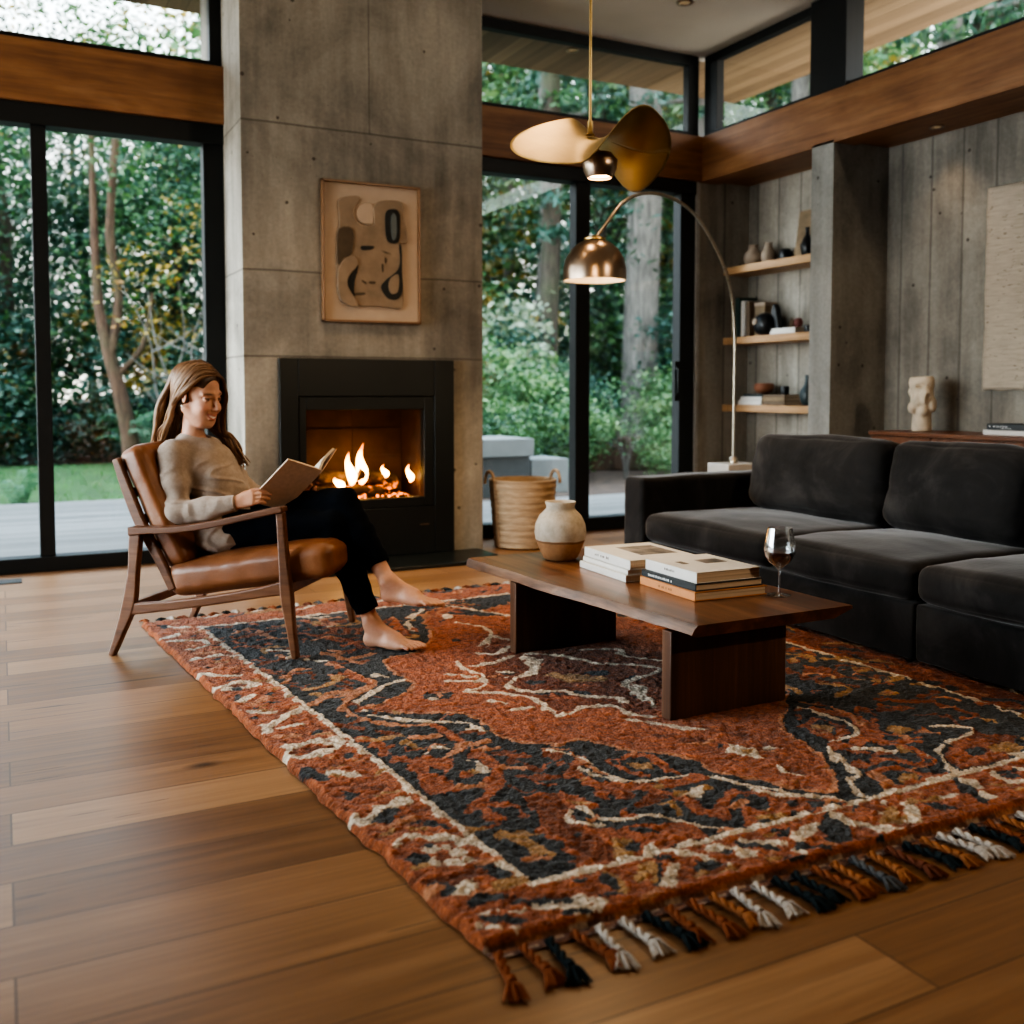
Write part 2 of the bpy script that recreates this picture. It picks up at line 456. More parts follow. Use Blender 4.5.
def wallhang():
    g = G('raw_woven_wool'); c = g.co(); X = g.sep(c)
    w = g.n('ShaderNodeTexWave', {'Vector': c, 'Scale': 34.0, 'Distortion': 4.0, 'Detail': 3.0}, bands_direction='Z').outputs['Fac']
    f = g.noise(g.co((1, 3, 30)), 2.4, 5, .65)
    sp = g.math('GREATER_THAN', g.noise(g.co((1, 20, 60)), 1.0, 2), .66)
    col = g.ramp(f, [(.3, (.46, .38, .29)), (.55, (.58, .49, .385)), (.75, (.66, .57, .46))])
    col = g.mix(g.math('MULTIPLY', sp, .55), col, (.13, .08, .05))
    return g.out(g.pbr(color=col, rough=.95, normal=g.bump(g.math('ADD', w, f), .6, .008)))
M['hanging'] = wallhang()
M['mat_board'] = plain('mat_board', (.46, .36, .275), .8, var=.04)
M['relief'] = plain('clay_relief', (.26, .19, .13), .85, var=.18, scale=10, bump=.4)
M['relief_dark'] = plain('dark_relief', (.022, .022, .019), .8, var=.2)
M['relief_brown'] = plain('brown_relief', (.085, .06, .037), .8, var=.2)
M['terracotta'] = plain('terracotta', (.26, .10, .05), .7)
M['dark_glaze'] = plain('dark_glaze', (.012, .014, .016), .35)
M['teal_glaze'] = plain('slate_glaze', (.035, .055, .06), .4)
M['cream_clay'] = plain('cream_clay', (.36, .28, .21), .8, var=.15)
M['red_clay'] = plain('red_clay', (.16, .05, .04), .7)
M['pearl'] = plain('pearl', (.8, .75, .68), .2, var=.02)
def clearglass():
    g = G('clear_glass'); fc = g.n('ShaderNodeLayerWeight', {'Blend': .5}).outputs['Facing']
    k = g.math('ADD', .14, g.math('MULTIPLY', .85, g.math('POWER', fc, 1.6)), clamp=True)
    return g.out(g.n('ShaderNodeMixShader', {0: k, 1: g.n('ShaderNodeBsdfTransparent', {'Color': (.96, .97, .97)}).outputs[0], 2: g.n('ShaderNodeBsdfGlossy', {'Color': (.95, .95, .95), 'Roughness': .02}).outputs[0]}).outputs[0])
M['clear'] = clearglass()
def wine():
    g = G('red_wine'); return g.out(g.pbr(color=(.022, .002, .004), rough=.05, spec=.5))
M['wine'] = wine()
M['warm_bulb'] = emit('warm_bulb', (1, .62, .28, 1), 14)
M['spot_bulb'] = emit('spot_bulb', (1, .7, .4, 1), .12)
def flame():
    g = G('flame'); X = g.sep(g.co(kind='Generated'))
    f = g.noise(g.co((1, 1, .5)), 30, 2)
    z = g.math('ADD', X[2], g.math('MULTIPLY', g.math('SUBTRACT', f, .5), .5))
    col = g.ramp(z, [(.0, (1, .26, .04)), (.3, (1, .62, .22)), (.65, (1, .50, .12)), (1, (.9, .16, .02))])
    s = g.ramp(z, [(0, .35), (.3, 1.0), (.8, .55), (1, .12)])
    em = g.n('ShaderNodeEmission', {'Color': col, 'Strength': g.math('MULTIPLY', s, 16)}).outputs[0]
    tr = g.n('ShaderNodeBsdfTransparent').outputs[0]
    lw = g.n('ShaderNodeLayerWeight', {'Blend': .45}).outputs['Facing']
    k = g.math('MULTIPLY', g.math('SUBTRACT', 1.0, lw), g.ramp(z, [(0, .9), (.75, .85), (1.0, .15)]))
    return g.out(g.n('ShaderNodeMixShader', {0: k, 1: tr, 2: em}).outputs[0])
M['flame'] = flame()
def log_mat():
    g = G('charred_log'); c = g.co(); f = g.noise(c, 26, 5, .7)
    gl = g.math('MULTIPLY', g.math('GREATER_THAN', g.noise(c, 17, 3), .585), g.ramp(g.sep(c)[2], [(.40, 1.0), (.50, .0)]))
    return g.out(g.pbr(color=g.ramp(f, [(.3, (.02, .012, .008)), (.7, (.14, .075, .035))]), rough=.9, normal=g.bump(f, .9, .01), emit=(1, .22, .04), emit_s=g.math('MULTIPLY', gl, 2.2)))
M['log'] = log_mat()
def ember():
    g = G('embers'); f = g.noise(g.co(), 28, 3)
    return g.out(g.pbr(color=(.02, .015, .012), rough=.9, emit=(1, .24, .05), emit_s=g.ramp(f, [(.5, .0), (.66, 6.0)])))
M['ember'] = ember()
# outdoors
def leafmat(name, translucent=.35):
    g = G(name); a = g.attr()
    d = g.n('ShaderNodeBsdfDiffuse', {'Color': a}).outputs[0]
    t = g.n('ShaderNodeBsdfTranslucent', {'Color': g.mix(.5, a, (.25, .4, .05), 'SOFT_LIGHT')}).outputs[0]
    gl = g.n('ShaderNodeBsdfGlossy', {'Color': (.8, .9, .85), 'Roughness': .45}).outputs[0]
    m1 = g.n('ShaderNodeMixShader', {0: translucent, 1: d, 2: t}).outputs[0]
    return g.out(g.n('ShaderNodeMixShader', {0: .05, 1: m1, 2: gl}).outputs[0])
M['leaf'] = leafmat('foliage')
def bark(name, a, b, moss=.0):
    g = G(name); f = g.noise(g.co((7, 7, 1.1)), 2.2, 7, .65, .8); m = g.noise(g.co(), 1.2, 4)
    col = g.ramp(f, [(.32, a), (.68, b)])
    if moss: col = g.mix(g.math('MULTIPLY', g.ramp(m, [(.45, 0.0), (.65, 1.0)]), moss), col, (.05, .07, .03))
    return g.out(g.pbr(color=col, rough=.95, normal=g.bump(f, .9, .05)))
M['bark_grey'] = bark('grey_bark', (.055, .052, .046), (.20, .185, .165))
M['bark_red'] = bark('reddish_bark', (.035, .020, .012), (.12, .068, .042), .5)
M['bark_dark'] = bark('dark_bark', (.022, .018, .013), (.075, .062, .046), .4)
M['lawn'] = plain('lawn', (.022, .070, .012), .95, var=.4, scale=3)
M['soil'] = plain('bark_mulch', (.060, .036, .024), .95, var=.5, scale=6, bump=.8)
def deckmat():
    g = G('grey_deck'); c = g.co(); X = g.sep(c)
    q = g.math('DIVIDE', g.math('ADD', X[1], 50), .145); fr = g.math('FRACT', q)
    rnd = g.n('ShaderNodeTexWhiteNoise', {'W': g.math('FLOOR', q)}, noise_dimensions='1D').outputs['Value']
    f = g.noise(g.co((1, 14, 1)), 2.5, 5, .6)
    col = g.ramp(g.math('ADD', g.math('MULTIPLY', f, .6), g.math('MULTIPLY', rnd, .4)), [(.3, (.12, .118, .115)), (.7, (.21, .205, .20))])
    col = g.mix(g.math('MULTIPLY', g.math('LESS_THAN', fr, .05), .8), col, (.03, .03, .03))
    return g.out(g.pbr(color=col, rough=.5))
M['deck'] = deckmat()
M['charcoal_sill'] = plain('dark_metal_vent', (.03, .025, .02), .5)
M['planter'] = plain('cast_planter', (.17, .18, .175), .8, var=.15, scale=3)
M['planter_dark'] = plain('dark_planter', (.05, .055, .055), .7)

# ---------------------------------------------------------------- the setting
XR, YB, ZC = 4.95, 6.40, 3.68       # right wall line, back wall line, ceiling
structure(MB().box(-3.3, 5.7, -3.3, 6.62, -.12, 0).build('floor', M['floor']))
structure(MB().box(-3.3, 5.06, -3.3, 6.5, ZC, ZC + .04).build('ceiling', M['ceiling']))
roof = structure(MB().box(-4.2, 6.13, -4.2, 7.42, 3.725, 3.95).build('ceiling_eaves', M['soffit_y']))
# concrete chimney breast with the firebox opening, runs on outside past the glazing
mb = MB()
cx0, cx1, cy0, cy1 = 1.272, 2.815, 5.9, 7.1
mb.box(cx0, cx1, cy0, cy1, 1.03, 3.72)
mb.box(cx0, 1.58, cy0, cy1, 0, 1.03); mb.box(2.45, cx1, cy0, cy1, 0, 1.03)
mb.box(1.58, 2.45, cy0, cy1, 0, .30); mb.box(1.58, 2.45, 6.42, cy1, .30, 1.03)
structure(mb.build('wall_chimney', M['chimney']))
# right-hand wall: board-marked concrete recess, wing and column
structure(MB().box(5.46, 5.7, -3.3, 6.6, 0, 3.05).build('wall_right', M['board']))
structure(MB().box(4.93, 5.46, 6.40, 6.6, 0, 2.76).build('wall_back', M['board_x']))
structure(MB().box(4.95, 5.46, 4.97, 5.17, 0, 2.72).build('wall_column', concrete('column_concrete', base=((.20, .19, .17), (.32, .305, .275)))))
structure(MB().box(5.10, 5.46, -3.3, 6.40, 2.72, 2.76).build('ceiling_recess', M['cedar_y']))
structure(MB().box(-3.3, 5.7, -3.5, -3.3, 0, 3.72).build('wall_front', M['wall_plain']))
mb = MB(); mb.box(-3.5, -3.3, -3.3, 2.8, 0, 3.72).box(-3.5, -3.3, 2.8, 6.6, 3.0, 3.72)
structure(mb.build('wall_left', M['wall_plain']))
# beams
structure(MB().box(-3.3, cx0, 6.36, 6.62, 2.70, 3.05).build('trim_1', M['cedar'], bev=.004))
structure(MB().box(cx1, 4.95, 6.36, 6.62, 2.70, 3.05).build('trim_2', M['cedar'], bev=.004))
structure(MB().box(4.95, 5.14, -3.3, 6.62, 2.70, 3.05).build('trim_3', M['cedar_y'], bev=.004))
structure(MB().box(4.915, 4.95, 6.385, 6.6, 0, 2.70).build('trim_4', M['pale_concrete']))

def glazed(name, frames, panes, axis='y', at=6.45, th=.07):
    """a frame of bars with one thin pane per opening: frames, panes = (u0, u1, z0, z1)"""
    mb = MB()
    for fr in frames:
        u0, u1, z0, z1 = fr[:4]; t = fr[4] if len(fr) > 4 else th
        if axis == 'y': mb.box(u0, u1, at - t / 2, at + t / 2, z0, z1)
        else: mb.box(at - t / 2, at + t / 2, u0, u1, z0, z1)
    o = structure(mb.build(name, M['frame'], bev=.003))
    for u0, u1, z0, z1 in panes:
        p = MB()
        if axis == 'y': p._add([(u0, at, z0), (u1, at, z0), (u1, at, z1), (u0, at, z1)], [(0, 1, 2, 3)])
        else: p._add([(at, u0, z0), (at, u1, z0), (at, u1, z1), (at, u0, z1)], [(0, 1, 2, 3)])
        p.build('pane', M['glass'], o)
    return o
# sliding doors
d1 = glazed('door_1', [(-3.3, cx0, 2.58, 2.70, .13), (-3.3, cx0, 0, .085, .13), (1.15, cx0, .085, 2.58, .1), (.19, .272, .085, 2.58, .09), (-1.0, -.92, .085, 2.58, .09), (-2.2, -2.12, .085, 2.58, .09)],
            [(.272, 1.15, .085, 2.58), (-.92, .19, .085, 2.58), (-2.12, -1.0, .085, 2.58), (-3.3, -2.2, .085, 2.58)])
d2 = glazed('door_2', [(cx1, 4.915, 2.60, 2.70, .13), (cx1, 4.915, 0, .10, .13), (4.775, 4.915, .10, 2.60, .1), (3.825, 3.945, .10, 2.60, .1), (cx1, 2.95, .1, 2.6, .1)],
            [(2.95, 3.825, .10, 2.60), (3.945, 4.775, .10, 2.60)])
h = MB(); h.tube([(4.735, 6.395, 1.02), (4.735, 6.36, 1.05), (4.735, 6.36, 1.22), (4.735, 6.395, 1.25)], .011, 8)
h.box(4.72, 4.79, 6.385, 6.402, .98, 1.29)
h.build('handle', M['black_steel'], d2, smooth=40)
# clerestory bands
glazed('window_1', [(-3.3, cx0, 3.61, 3.68), (-3.3, cx0, 3.05, 3.09), (1.20, cx0, 3.09, 3.61), (-1.3, -1.22, 3.09, 3.61)], [(-1.22, 1.20, 3.09, 3.61), (-3.3, -1.3, 3.09, 3.61)])
glazed('window_2', [(cx1, 4.95, 3.605, 3.68), (cx1, 4.95, 3.05, 3.09), (4.85, 4.95, 3.09, 3.605), (cx1, 2.9, 3.09, 3.605)], [(2.9, 4.85, 3.09, 3.605)])
glazed('window_3', [(5.20, 6.40, 3.62, 3.68), (5.20, 6.40, 3.05, 3.085), (6.25, 6.40, 3.085, 3.62), (4.88, 5.20, 3.05, 3.68, .16)], [(5.20, 6.25, 3.085, 3.62)], 'x', 5.03)
glazed('window_4', [(-3.3, 4.88, 3.62, 3.68), (-3.3, 4.88, 3.05, 3.085), (1.6, 1.75, 3.085, 3.62)], [(1.75, 4.88, 3.085, 3.62), (-3.3, 1.6, 3.085, 3.62)], 'x', 5.03)
glazed('window_5', [(2.8, 6.4, 2.9, 3.0), (2.8, 6.4, 0, .09), (2.8, 2.9, .09, 2.9), (3.75, 3.83, .09, 2.9), (6.3, 6.4, .09, 2.9)],
       [(2.9, 3.75, .09, 2.9), (3.83, 6.3, .09, 2.9)], 'x', -3.4)
# floor register by the left door
v = MB()
v.box(-.10, .085, 6.06, 6.20, .0005, .004)
for i in range(11): v.box(-.092 + i * .0158, -.083 + i * .0158, 6.075, 6.185, .004, .006)
tag(v.build('floor_vent', M['charcoal_sill']), 'small slotted air vent let into the floorboards by the left glass door', 'vent')

def downlight(name, loc, r, label, power, spot=2.0):
    t = empty(name, loc, 0, label, 'ceiling light', None)
    MB().lathe([(r * .72, -.004), (r * .76, -.008), (r, -.008), (r, .0)], 24, cap0=False, cap1=False).build('trim_ring', M['bronze'], t, smooth=30)
    MB().lathe([(.0005, -.002), (r * .72, -.002)], 24, cap0=False, cap1=False).build('lens', M['spot_bulb'], t)
    return t
downlight('ceiling_spotlight', (4.18, 5.58, ZC), .055, 'small round spotlight flush in the pale ceiling above the glass door', 60)
downlight('ceiling_spotlight', (5.29, 4.44, 2.72), .045, 'small dark spotlight in the timber soffit above the sideboard', 20)
downlight('ceiling_spotlight', (4.05, 6.85, 3.725), .05, 'small round spotlight in the timber eaves outside the high window', 20)

# hearth and fireplace
structure(MB().box(1.16, 2.785, 5.46, 5.90, 0, .022).build('trim_5', M['black_stone'], bev=.004))
fp = empty('fireplace', (2.03, 5.9, 0), 0, 'black steel built-in fireplace with a lit fire behind glass in the concrete chimney', 'fireplace')
inv = Matrix.Translation((-2.03, -5.9, 0))
def fpb(name, boxes, mat, bev=.003):
    mb = MB()
    for b in boxes: mb.box(b[0] - 2.03, b[1] - 2.03, b[2] - 5.9, b[3] - 5.9, b[4], b[5])
    return mb.build(name, mat, fp, bev=bev)
fpb('surround', [(1.472, 1.585, 5.868, 5.899, .023, 1.252), (2.462, 2.597, 5.868, 5.899, .023, 1.252), (1.585, 2.462, 5.868, 5.899, 1.024, 1.252), (1.585, 2.462, 5.868, 5.899, .023, .325)], M['black_steel'])
fpb('door_frame', [(1.588, 1.632, 5.872, 5.94, .328, 1.02), (2.392, 2.458, 5.872, 5.94, .328, 1.02), (1.632, 2.392, 5.872, 5.94, .94, 1.02), (1.632, 2.392, 5.872, 5.94, .328, .385)], M['black_steel'])
fpb('firebox', [(1.582, 1.60, 5.945, 6.40, .302, 1.028), (2.43, 2.448, 5.945, 6.40, .302, 1.028), (1.60, 2.43, 6.38, 6.40, .302, 1.028), (1.60, 2.43, 5.945, 6.38, 1.0, 1.028), (1.60, 2.43, 5.945, 6.38, .302, .33),
                (1.60, 2.43, 6.368, 6.38, .62, .628), (1.60, 2.43, 6.368, 6.38, .80, .808), (2.08, 2.09, 6.368, 6.38, .33, 1.0)], M['firebrick'], 0)
fpb('burner_tray', [(1.63, 2.40, 5.97, 6.34, .331, .372)], M['black_steel'])
p = MB(); p._add([(1.632 - 2.03, .012, .385), (2.392 - 2.03, .012, .385), (2.392 - 2.03, .012, .94), (1.632 - 2.03, .012, .94)], [(0, 1, 2, 3)]); p.build('glass_pane', M['glass'], fp)
fpb('vent_slot', [(2.36, 2.42, 5.864, 5.869, .205, .212)], M['bronze'], 0)
def firelog(a, b, r, label, seed):
    rnd = random.Random(seed)
    A, B = Vector(a), Vector(b); pts = [A.lerp(B, i / 8) + Vector((rnd.uniform(-1, 1), rnd.uniform(-1, 1), rnd.uniform(-1, 1))) * .012 for i in range(9)]
    mb = MB().tube(pts, [r * rnd.uniform(.86, 1.1) for _ in pts], 12)
    tag(mb.build('fire_log', M['log'], smooth=60), label, 'log', None)
firelog((1.72, 6.06, .42), (2.2, 6.12, .405), .046, 'charred log lying across the front of the fireplace burner', 1)
firelog((1.80, 6.22, .43), (2.36, 6.26, .425), .055, 'thick charred log at the back of the fireplace', 2)
firelog((1.74, 6.06, .53), (2.02, 6.24, .48), .04, 'log leaning to the left on top of the fire', 3)
firelog((2.02, 6.12, .535), (2.30, 6.20, .455), .05, 'log lying on top of the fire, sloping down to the right', 4)
e = MB(); rnd = random.Random(5)
for i in range(60):
    x, y, r = rnd.uniform(1.68, 2.36), rnd.uniform(5.98, 6.15), rnd.uniform(.008, .02)
    e.lathe([(r * .5, -r * .5), (r, 0), (r * .6, r * .5)], 6, (x, y, .374 + r * .5))
tag(e.build('embers', M['ember']), 'glowing embers spread along the fireplace burner', 'embers', None, 'stuff')
def flame_ob(x, y, z, w, hgt, lean, label):
    prof = [(.25, 0), (.75, .12), (1.0, .28), (.8, .48), (.48, .68), (.22, .86), (.03, 1.0)]
    pts = []; rad = []
    for k, (r, t) in enumerate(prof):
        pts.append((lean * t * t + .012 * math.sin(t * 7), 0, t * hgt)); rad.append(max(.0015, r * w))
    mb = MB().tube(spline(pts, 3), [q[0] for q in spline([(r,) for r in rad], 3)], 12, up=(0, 1, 0), flat=.55)
    tag(mb.build('flame', M['flame'], loc=(x, y, z), smooth=60), label, 'flame', None)
flame_ob(2.045, 6.10, .455, .040, .27, .012, 'tallest flame in the middle of the fireplace')
flame_ob(1.975, 6.09, .455, .034, .22, -.018, 'second tall flame just left of the tallest flame')
flame_ob(2.20, 6.08, .50, .020, .085, -.012, 'small single flame to the right of the tall flames')
flame_ob(1.885, 6.03, .445, .026, .075, -.04, 'low flame on the left log of the fire')
flame_ob(2.38, 6.10, .46, .022, .12, -.01, 'flame-shaped glow imitating a dim reflection at the right end of the fireplace')  # glowing shape built in place of a dim fire reflection
L = bpy.data.lights.new('fire_light', 'POINT'); L.energy = 2.2; L.color = (1, .42, .12); L.shadow_soft_size = .10
o = bpy.data.objects.new('fire_light', L); o.location = (2.02, 6.08, .56); COL.objects.link(o)

# framed relief on the chimney
ar = empty('framed_artwork', (2.055, 5.9, 1.90), 0, 'framed abstract clay relief hanging on the concrete chimney above the fireplace', 'artwork')
x0, x1, z0, z1 = -.315, .315, -.425, .425
def ry(y): return y - 5.9
MB().box(x0, x0 + .013, -.04, -.001, z0, z1).box(x1 - .013, x1, -.04, -.001, z0, z1).box(x0, x1, -.04, -.001, z0, z0 + .013).box(x0, x1, -.04, -.001, z1 - .013, z1).build('frame', plain('bronze_frame', (.20, .105, .05), .4), ar, bev=.002)
MB().box(x0 + .013, x1 - .013, -.016, -.002, z0 + .013, z1 - .013).build('backing', M['mat_board'], ar)
ART = [('relief_panel','relief',0.0165,0.031,[(-0.218,0.284),(-0.216,0.258),(-0.211,0.231),(-0.208,0.207),(-0.208,0.189),(-0.21,0.174),(-0.211,0.16),(-0.213,0.145),(-0.216,0.132),(-0.218,0.12),(-0.222,0.105),(-0.224,0.082),(-0.226,0.048),(-0.228,0.006),(-0.229,-0.039),(-0.229,-0.084),(-0.228,-0.13),(-0.227,-0.179),(-0.225,-0.225),(-0.219,-0.261),(-0.211,-0.285),(-0.201,-0.3),(-0.188,-0.309),(-0.173,-0.317),(-0.154,-0.323),(-0.132,-0.325),(-0.108,-0.325),(-0.083,-0.326),(-0.056,-0.326),(-0.026,-0.324),(0.004,-0.323),(0.03,-0.323),(0.053,-0.324),(0.072,-0.326),(0.091,-0.328),(0.111,-0.328),(0.135,-0.33),(0.16,-0.334),(0.183,-0.331),(0.199,-0.313),(0.203,-0.272),(0.2,-0.215),(0.194,-0.156),(0.191,-0.108),(0.191,-0.079),(0.192,-0.058),(0.193,-0.042),(0.192,-0.022),(0.188,0.002),(0.182,0.027),(0.177,0.05),(0.178,0.068),(0.188,0.075),(0.204,0.075),(0.22,0.076),(0.23,0.087),(0.23,0.112),(0.225,0.145),(0.218,0.181),(0.211,0.214),(0.208,0.244),(0.206,0.274),(0.202,0.3),(0.193,0.32),(0.175,0.329),(0.152,0.332),(0.128,0.331),(0.106,0.329),(0.086,0.327),(0.068,0.324),(0.051,0.319),(0.037,0.313),(0.027,0.306),(0.019,0.299),(0.013,0.289),(0.009,0.274),(0.008,0.253),(0.011,0.226),(0.012,0.199),(0.01,0.18),(0.001,0.17),(-0.012,0.165),(-0.027,0.164),(-0.041,0.164),(-0.056,0.166),(-0.071,0.169),(-0.085,0.175),(-0.097,0.184),(-0.106,0.196),(-0.114,0.212),(-0.118,0.229),(-0.12,0.244),(-0.116,0.258),(-0.108,0.27),(-0.1,0.282),(-0.092,0.293),(-0.086,0.304),(-0.079,0.315),(-0.074,0.324),(-0.076,0.331),(-0.084,0.336),(-0.097,0.338),(-0.114,0.339),(-0.131,0.337),(-0.152,0.333),(-0.176,0.328),(-0.199,0.318),(-0.214,0.305)]),('relief_disc','mat_board',0.0165,0.026,[(-0.084,0.285),(-0.094,0.271),(-0.1,0.256),(-0.101,0.239),(-0.099,0.221),(-0.092,0.205),(-0.08,0.191),(-0.064,0.18),(-0.047,0.174),(-0.028,0.173),(-0.008,0.176),(0.006,0.19),(0.012,0.224),(0.012,0.269),(0.003,0.3),(-0.018,0.308),(-0.046,0.304),(-0.07,0.295)]),('relief_inset','relief_brown',0.0315,0.036,[(-0.224,0.103),(-0.227,0.061),(-0.227,0.02),(-0.227,-0.021),(-0.225,-0.06),(-0.22,-0.084),(-0.211,-0.08),(-0.199,-0.06),(-0.185,-0.04),(-0.168,-0.032),(-0.149,-0.026),(-0.135,-0.007),(-0.125,0.038),(-0.119,0.094),(-0.125,0.135),(-0.15,0.149),(-0.186,0.147),(-0.213,0.133)]),('relief_oval','relief_dark',0.0315,0.037,[(0.08,0.221),(0.08,0.186),(0.082,0.15),(0.084,0.121),(0.088,0.102),(0.093,0.088),(0.099,0.078),(0.108,0.072),(0.121,0.068),(0.137,0.067),(0.154,0.07),(0.166,0.078),(0.173,0.09),(0.176,0.107),(0.178,0.126),(0.179,0.148),(0.18,0.174),(0.181,0.204),(0.18,0.233),(0.176,0.254),(0.167,0.267),(0.155,0.275),(0.142,0.278),(0.129,0.278),(0.117,0.276),(0.103,0.272),(0.092,0.264),(0.083,0.248)]),('relief_oval_core','teal_glaze',0.0372,0.04,[(0.115,0.195),(0.117,0.141),(0.122,0.102),(0.131,0.088),(0.144,0.089),(0.154,0.104),(0.157,0.144),(0.157,0.198),(0.153,0.237),(0.142,0.251),(0.128,0.25),(0.118,0.235)]),('relief_arm','relief',0.0315,0.04,[(-0.133,-0.022),(-0.151,-0.028),(-0.169,-0.038),(-0.185,-0.051),(-0.197,-0.065),(-0.208,-0.082),(-0.217,-0.101),(-0.223,-0.125),(-0.226,-0.157),(-0.225,-0.194),(-0.222,-0.231),(-0.217,-0.261),(-0.209,-0.282),(-0.199,-0.297),(-0.187,-0.309),(-0.173,-0.317),(-0.152,-0.325),(-0.127,-0.331),(-0.105,-0.331),(-0.094,-0.323),(-0.102,-0.301),(-0.123,-0.269),(-0.146,-0.235),(-0.16,-0.207),(-0.163,-0.187),(-0.162,-0.172),(-0.156,-0.158),(-0.149,-0.143),(-0.137,-0.127),(-0.12,-0.11),(-0.105,-0.094),(-0.096,-0.078),(-0.095,-0.061),(-0.1,-0.044),(-0.108,-0.029),(-0.118,-0.022)]),('relief_shadow','relief_dark',0.0315,0.034,[(-0.099,-0.079),(-0.109,-0.086),(-0.12,-0.096),(-0.129,-0.106),(-0.137,-0.114),(-0.145,-0.122),(-0.152,-0.132),(-0.157,-0.144),(-0.16,-0.158),(-0.162,-0.174),(-0.162,-0.19),(-0.16,-0.207),(-0.156,-0.222),(-0.15,-0.238),(-0.142,-0.254),(-0.134,-0.269),(-0.123,-0.285),(-0.11,-0.303),(-0.098,-0.317),(-0.092,-0.323),(-0.094,-0.317),(-0.102,-0.304),(-0.111,-0.287),(-0.117,-0.268),(-0.119,-0.249),(-0.12,-0.226),(-0.119,-0.204),(-0.118,-0.184),(-0.115,-0.169),(-0.112,-0.156),(-0.108,-0.144),(-0.104,-0.131),(-0.1,-0.116),(-0.096,-0.1),(-0.093,-0.086),(-0.094,-0.078)]),('relief_bar','relief_dark',0.0315,0.035,[(-0.079,0.031),(-0.076,0.022),(-0.068,0.016),(-0.052,0.015),(-0.03,0.017),(-0.012,0.021),(0.001,0.028),(0.01,0.037),(0.007,0.043),(-0.015,0.044),(-0.048,0.042),(-0.072,0.039)]),('relief_loop','relief_dark',0.0315,0.036,[(0.172,0.046),(0.175,0.02),(0.178,-0.009),(0.178,-0.034),(0.176,-0.052),(0.172,-0.069),(0.166,-0.084),(0.156,-0.099),(0.14,-0.115),(0.119,-0.131),(0.098,-0.146),(0.081,-0.161),(0.069,-0.174),(0.059,-0.185),(0.053,-0.197),(0.052,-0.21),(0.058,-0.226),(0.07,-0.244),(0.084,-0.261),(0.099,-0.273),(0.115,-0.278),(0.132,-0.279),(0.149,-0.277),(0.163,-0.271),(0.174,-0.262),(0.183,-0.25),(0.19,-0.235),(0.194,-0.216),(0.196,-0.194),(0.195,-0.168),(0.192,-0.14),(0.191,-0.108),(0.191,-0.071),(0.191,-0.028),(0.191,0.012),(0.189,0.042),(0.186,0.059),(0.18,0.067),(0.175,0.068),(0.172,0.062)]),('relief_loop_core','relief',0.0362,0.04,[(0.106,-0.16),(0.1,-0.179),(0.098,-0.198),(0.101,-0.215),(0.107,-0.232),(0.116,-0.242),(0.129,-0.245),(0.144,-0.242),(0.157,-0.233),(0.164,-0.217),(0.169,-0.195),(0.17,-0.174),(0.171,-0.153),(0.168,-0.132),(0.162,-0.12),(0.148,-0.121),(0.13,-0.131),(0.115,-0.144)]),('relief_tick','relief_brown',0.0315,0.033,[(-0.124,-0.253),(-0.124,-0.259),(-0.117,-0.263),(-0.099,-0.263),(-0.074,-0.26),(-0.055,-0.256),(-0.048,-0.251),(-0.048,-0.246),(-0.055,-0.242),(-0.074,-0.242),(-0.099,-0.244),(-0.117,-0.247)]),('relief_tick','relief_brown',0.0315,0.033,[(-0.026,-0.176),(-0.026,-0.181),(-0.022,-0.185),(-0.012,-0.187),(0.003,-0.187),(0.013,-0.186),(0.018,-0.182),(0.019,-0.177),(0.016,-0.173),(0.005,-0.171),(-0.011,-0.171),(-0.022,-0.172)]),('relief_tick','relief_brown',0.0315,0.033,[(0.078,-0.023),(0.076,-0.034),(0.076,-0.044),(0.079,-0.052),(0.082,-0.06),(0.086,-0.062),(0.089,-0.055),(0.092,-0.043),(0.093,-0.032),(0.089,-0.025),(0.084,-0.019),(0.08,-0.017)]),('relief_tick','relief_brown',0.0315,0.033,[(0.062,0.015),(0.073,0.009),(0.085,0.004),(0.099,0.002),(0.113,0.0),(0.12,0.001),(0.113,0.005),(0.099,0.01),(0.085,0.015),(0.073,0.018),(0.062,0.019),(0.056,0.019)]),('relief_tick','relief_brown',0.0315,0.033,[(-0.071,-0.168),(-0.072,-0.172),(-0.07,-0.177),(-0.063,-0.182),(-0.053,-0.187),(-0.044,-0.19),(-0.04,-0.189),(-0.037,-0.185),(-0.039,-0.181),(-0.047,-0.176),(-0.058,-0.17),(-0.067,-0.166)]),('relief_tick','relief_brown',0.0315,0.033,[(0.056,-0.079),(0.057,-0.096),(0.059,-0.108),(0.062,-0.113),(0.067,-0.113),(0.07,-0.108),(0.071,-0.095),(0.071,-0.078),(0.07,-0.066),(0.066,-0.061),(0.061,-0.061),(0.057,-0.066)])]
for nm, mt, d0, d1, poly in ART:
    MB().prism(poly, lambda a, b, d=d0: (a, -d, b), lambda a, b, d=d1: (a, -d, b)).build(nm, M[mt], ar, bev=.004)

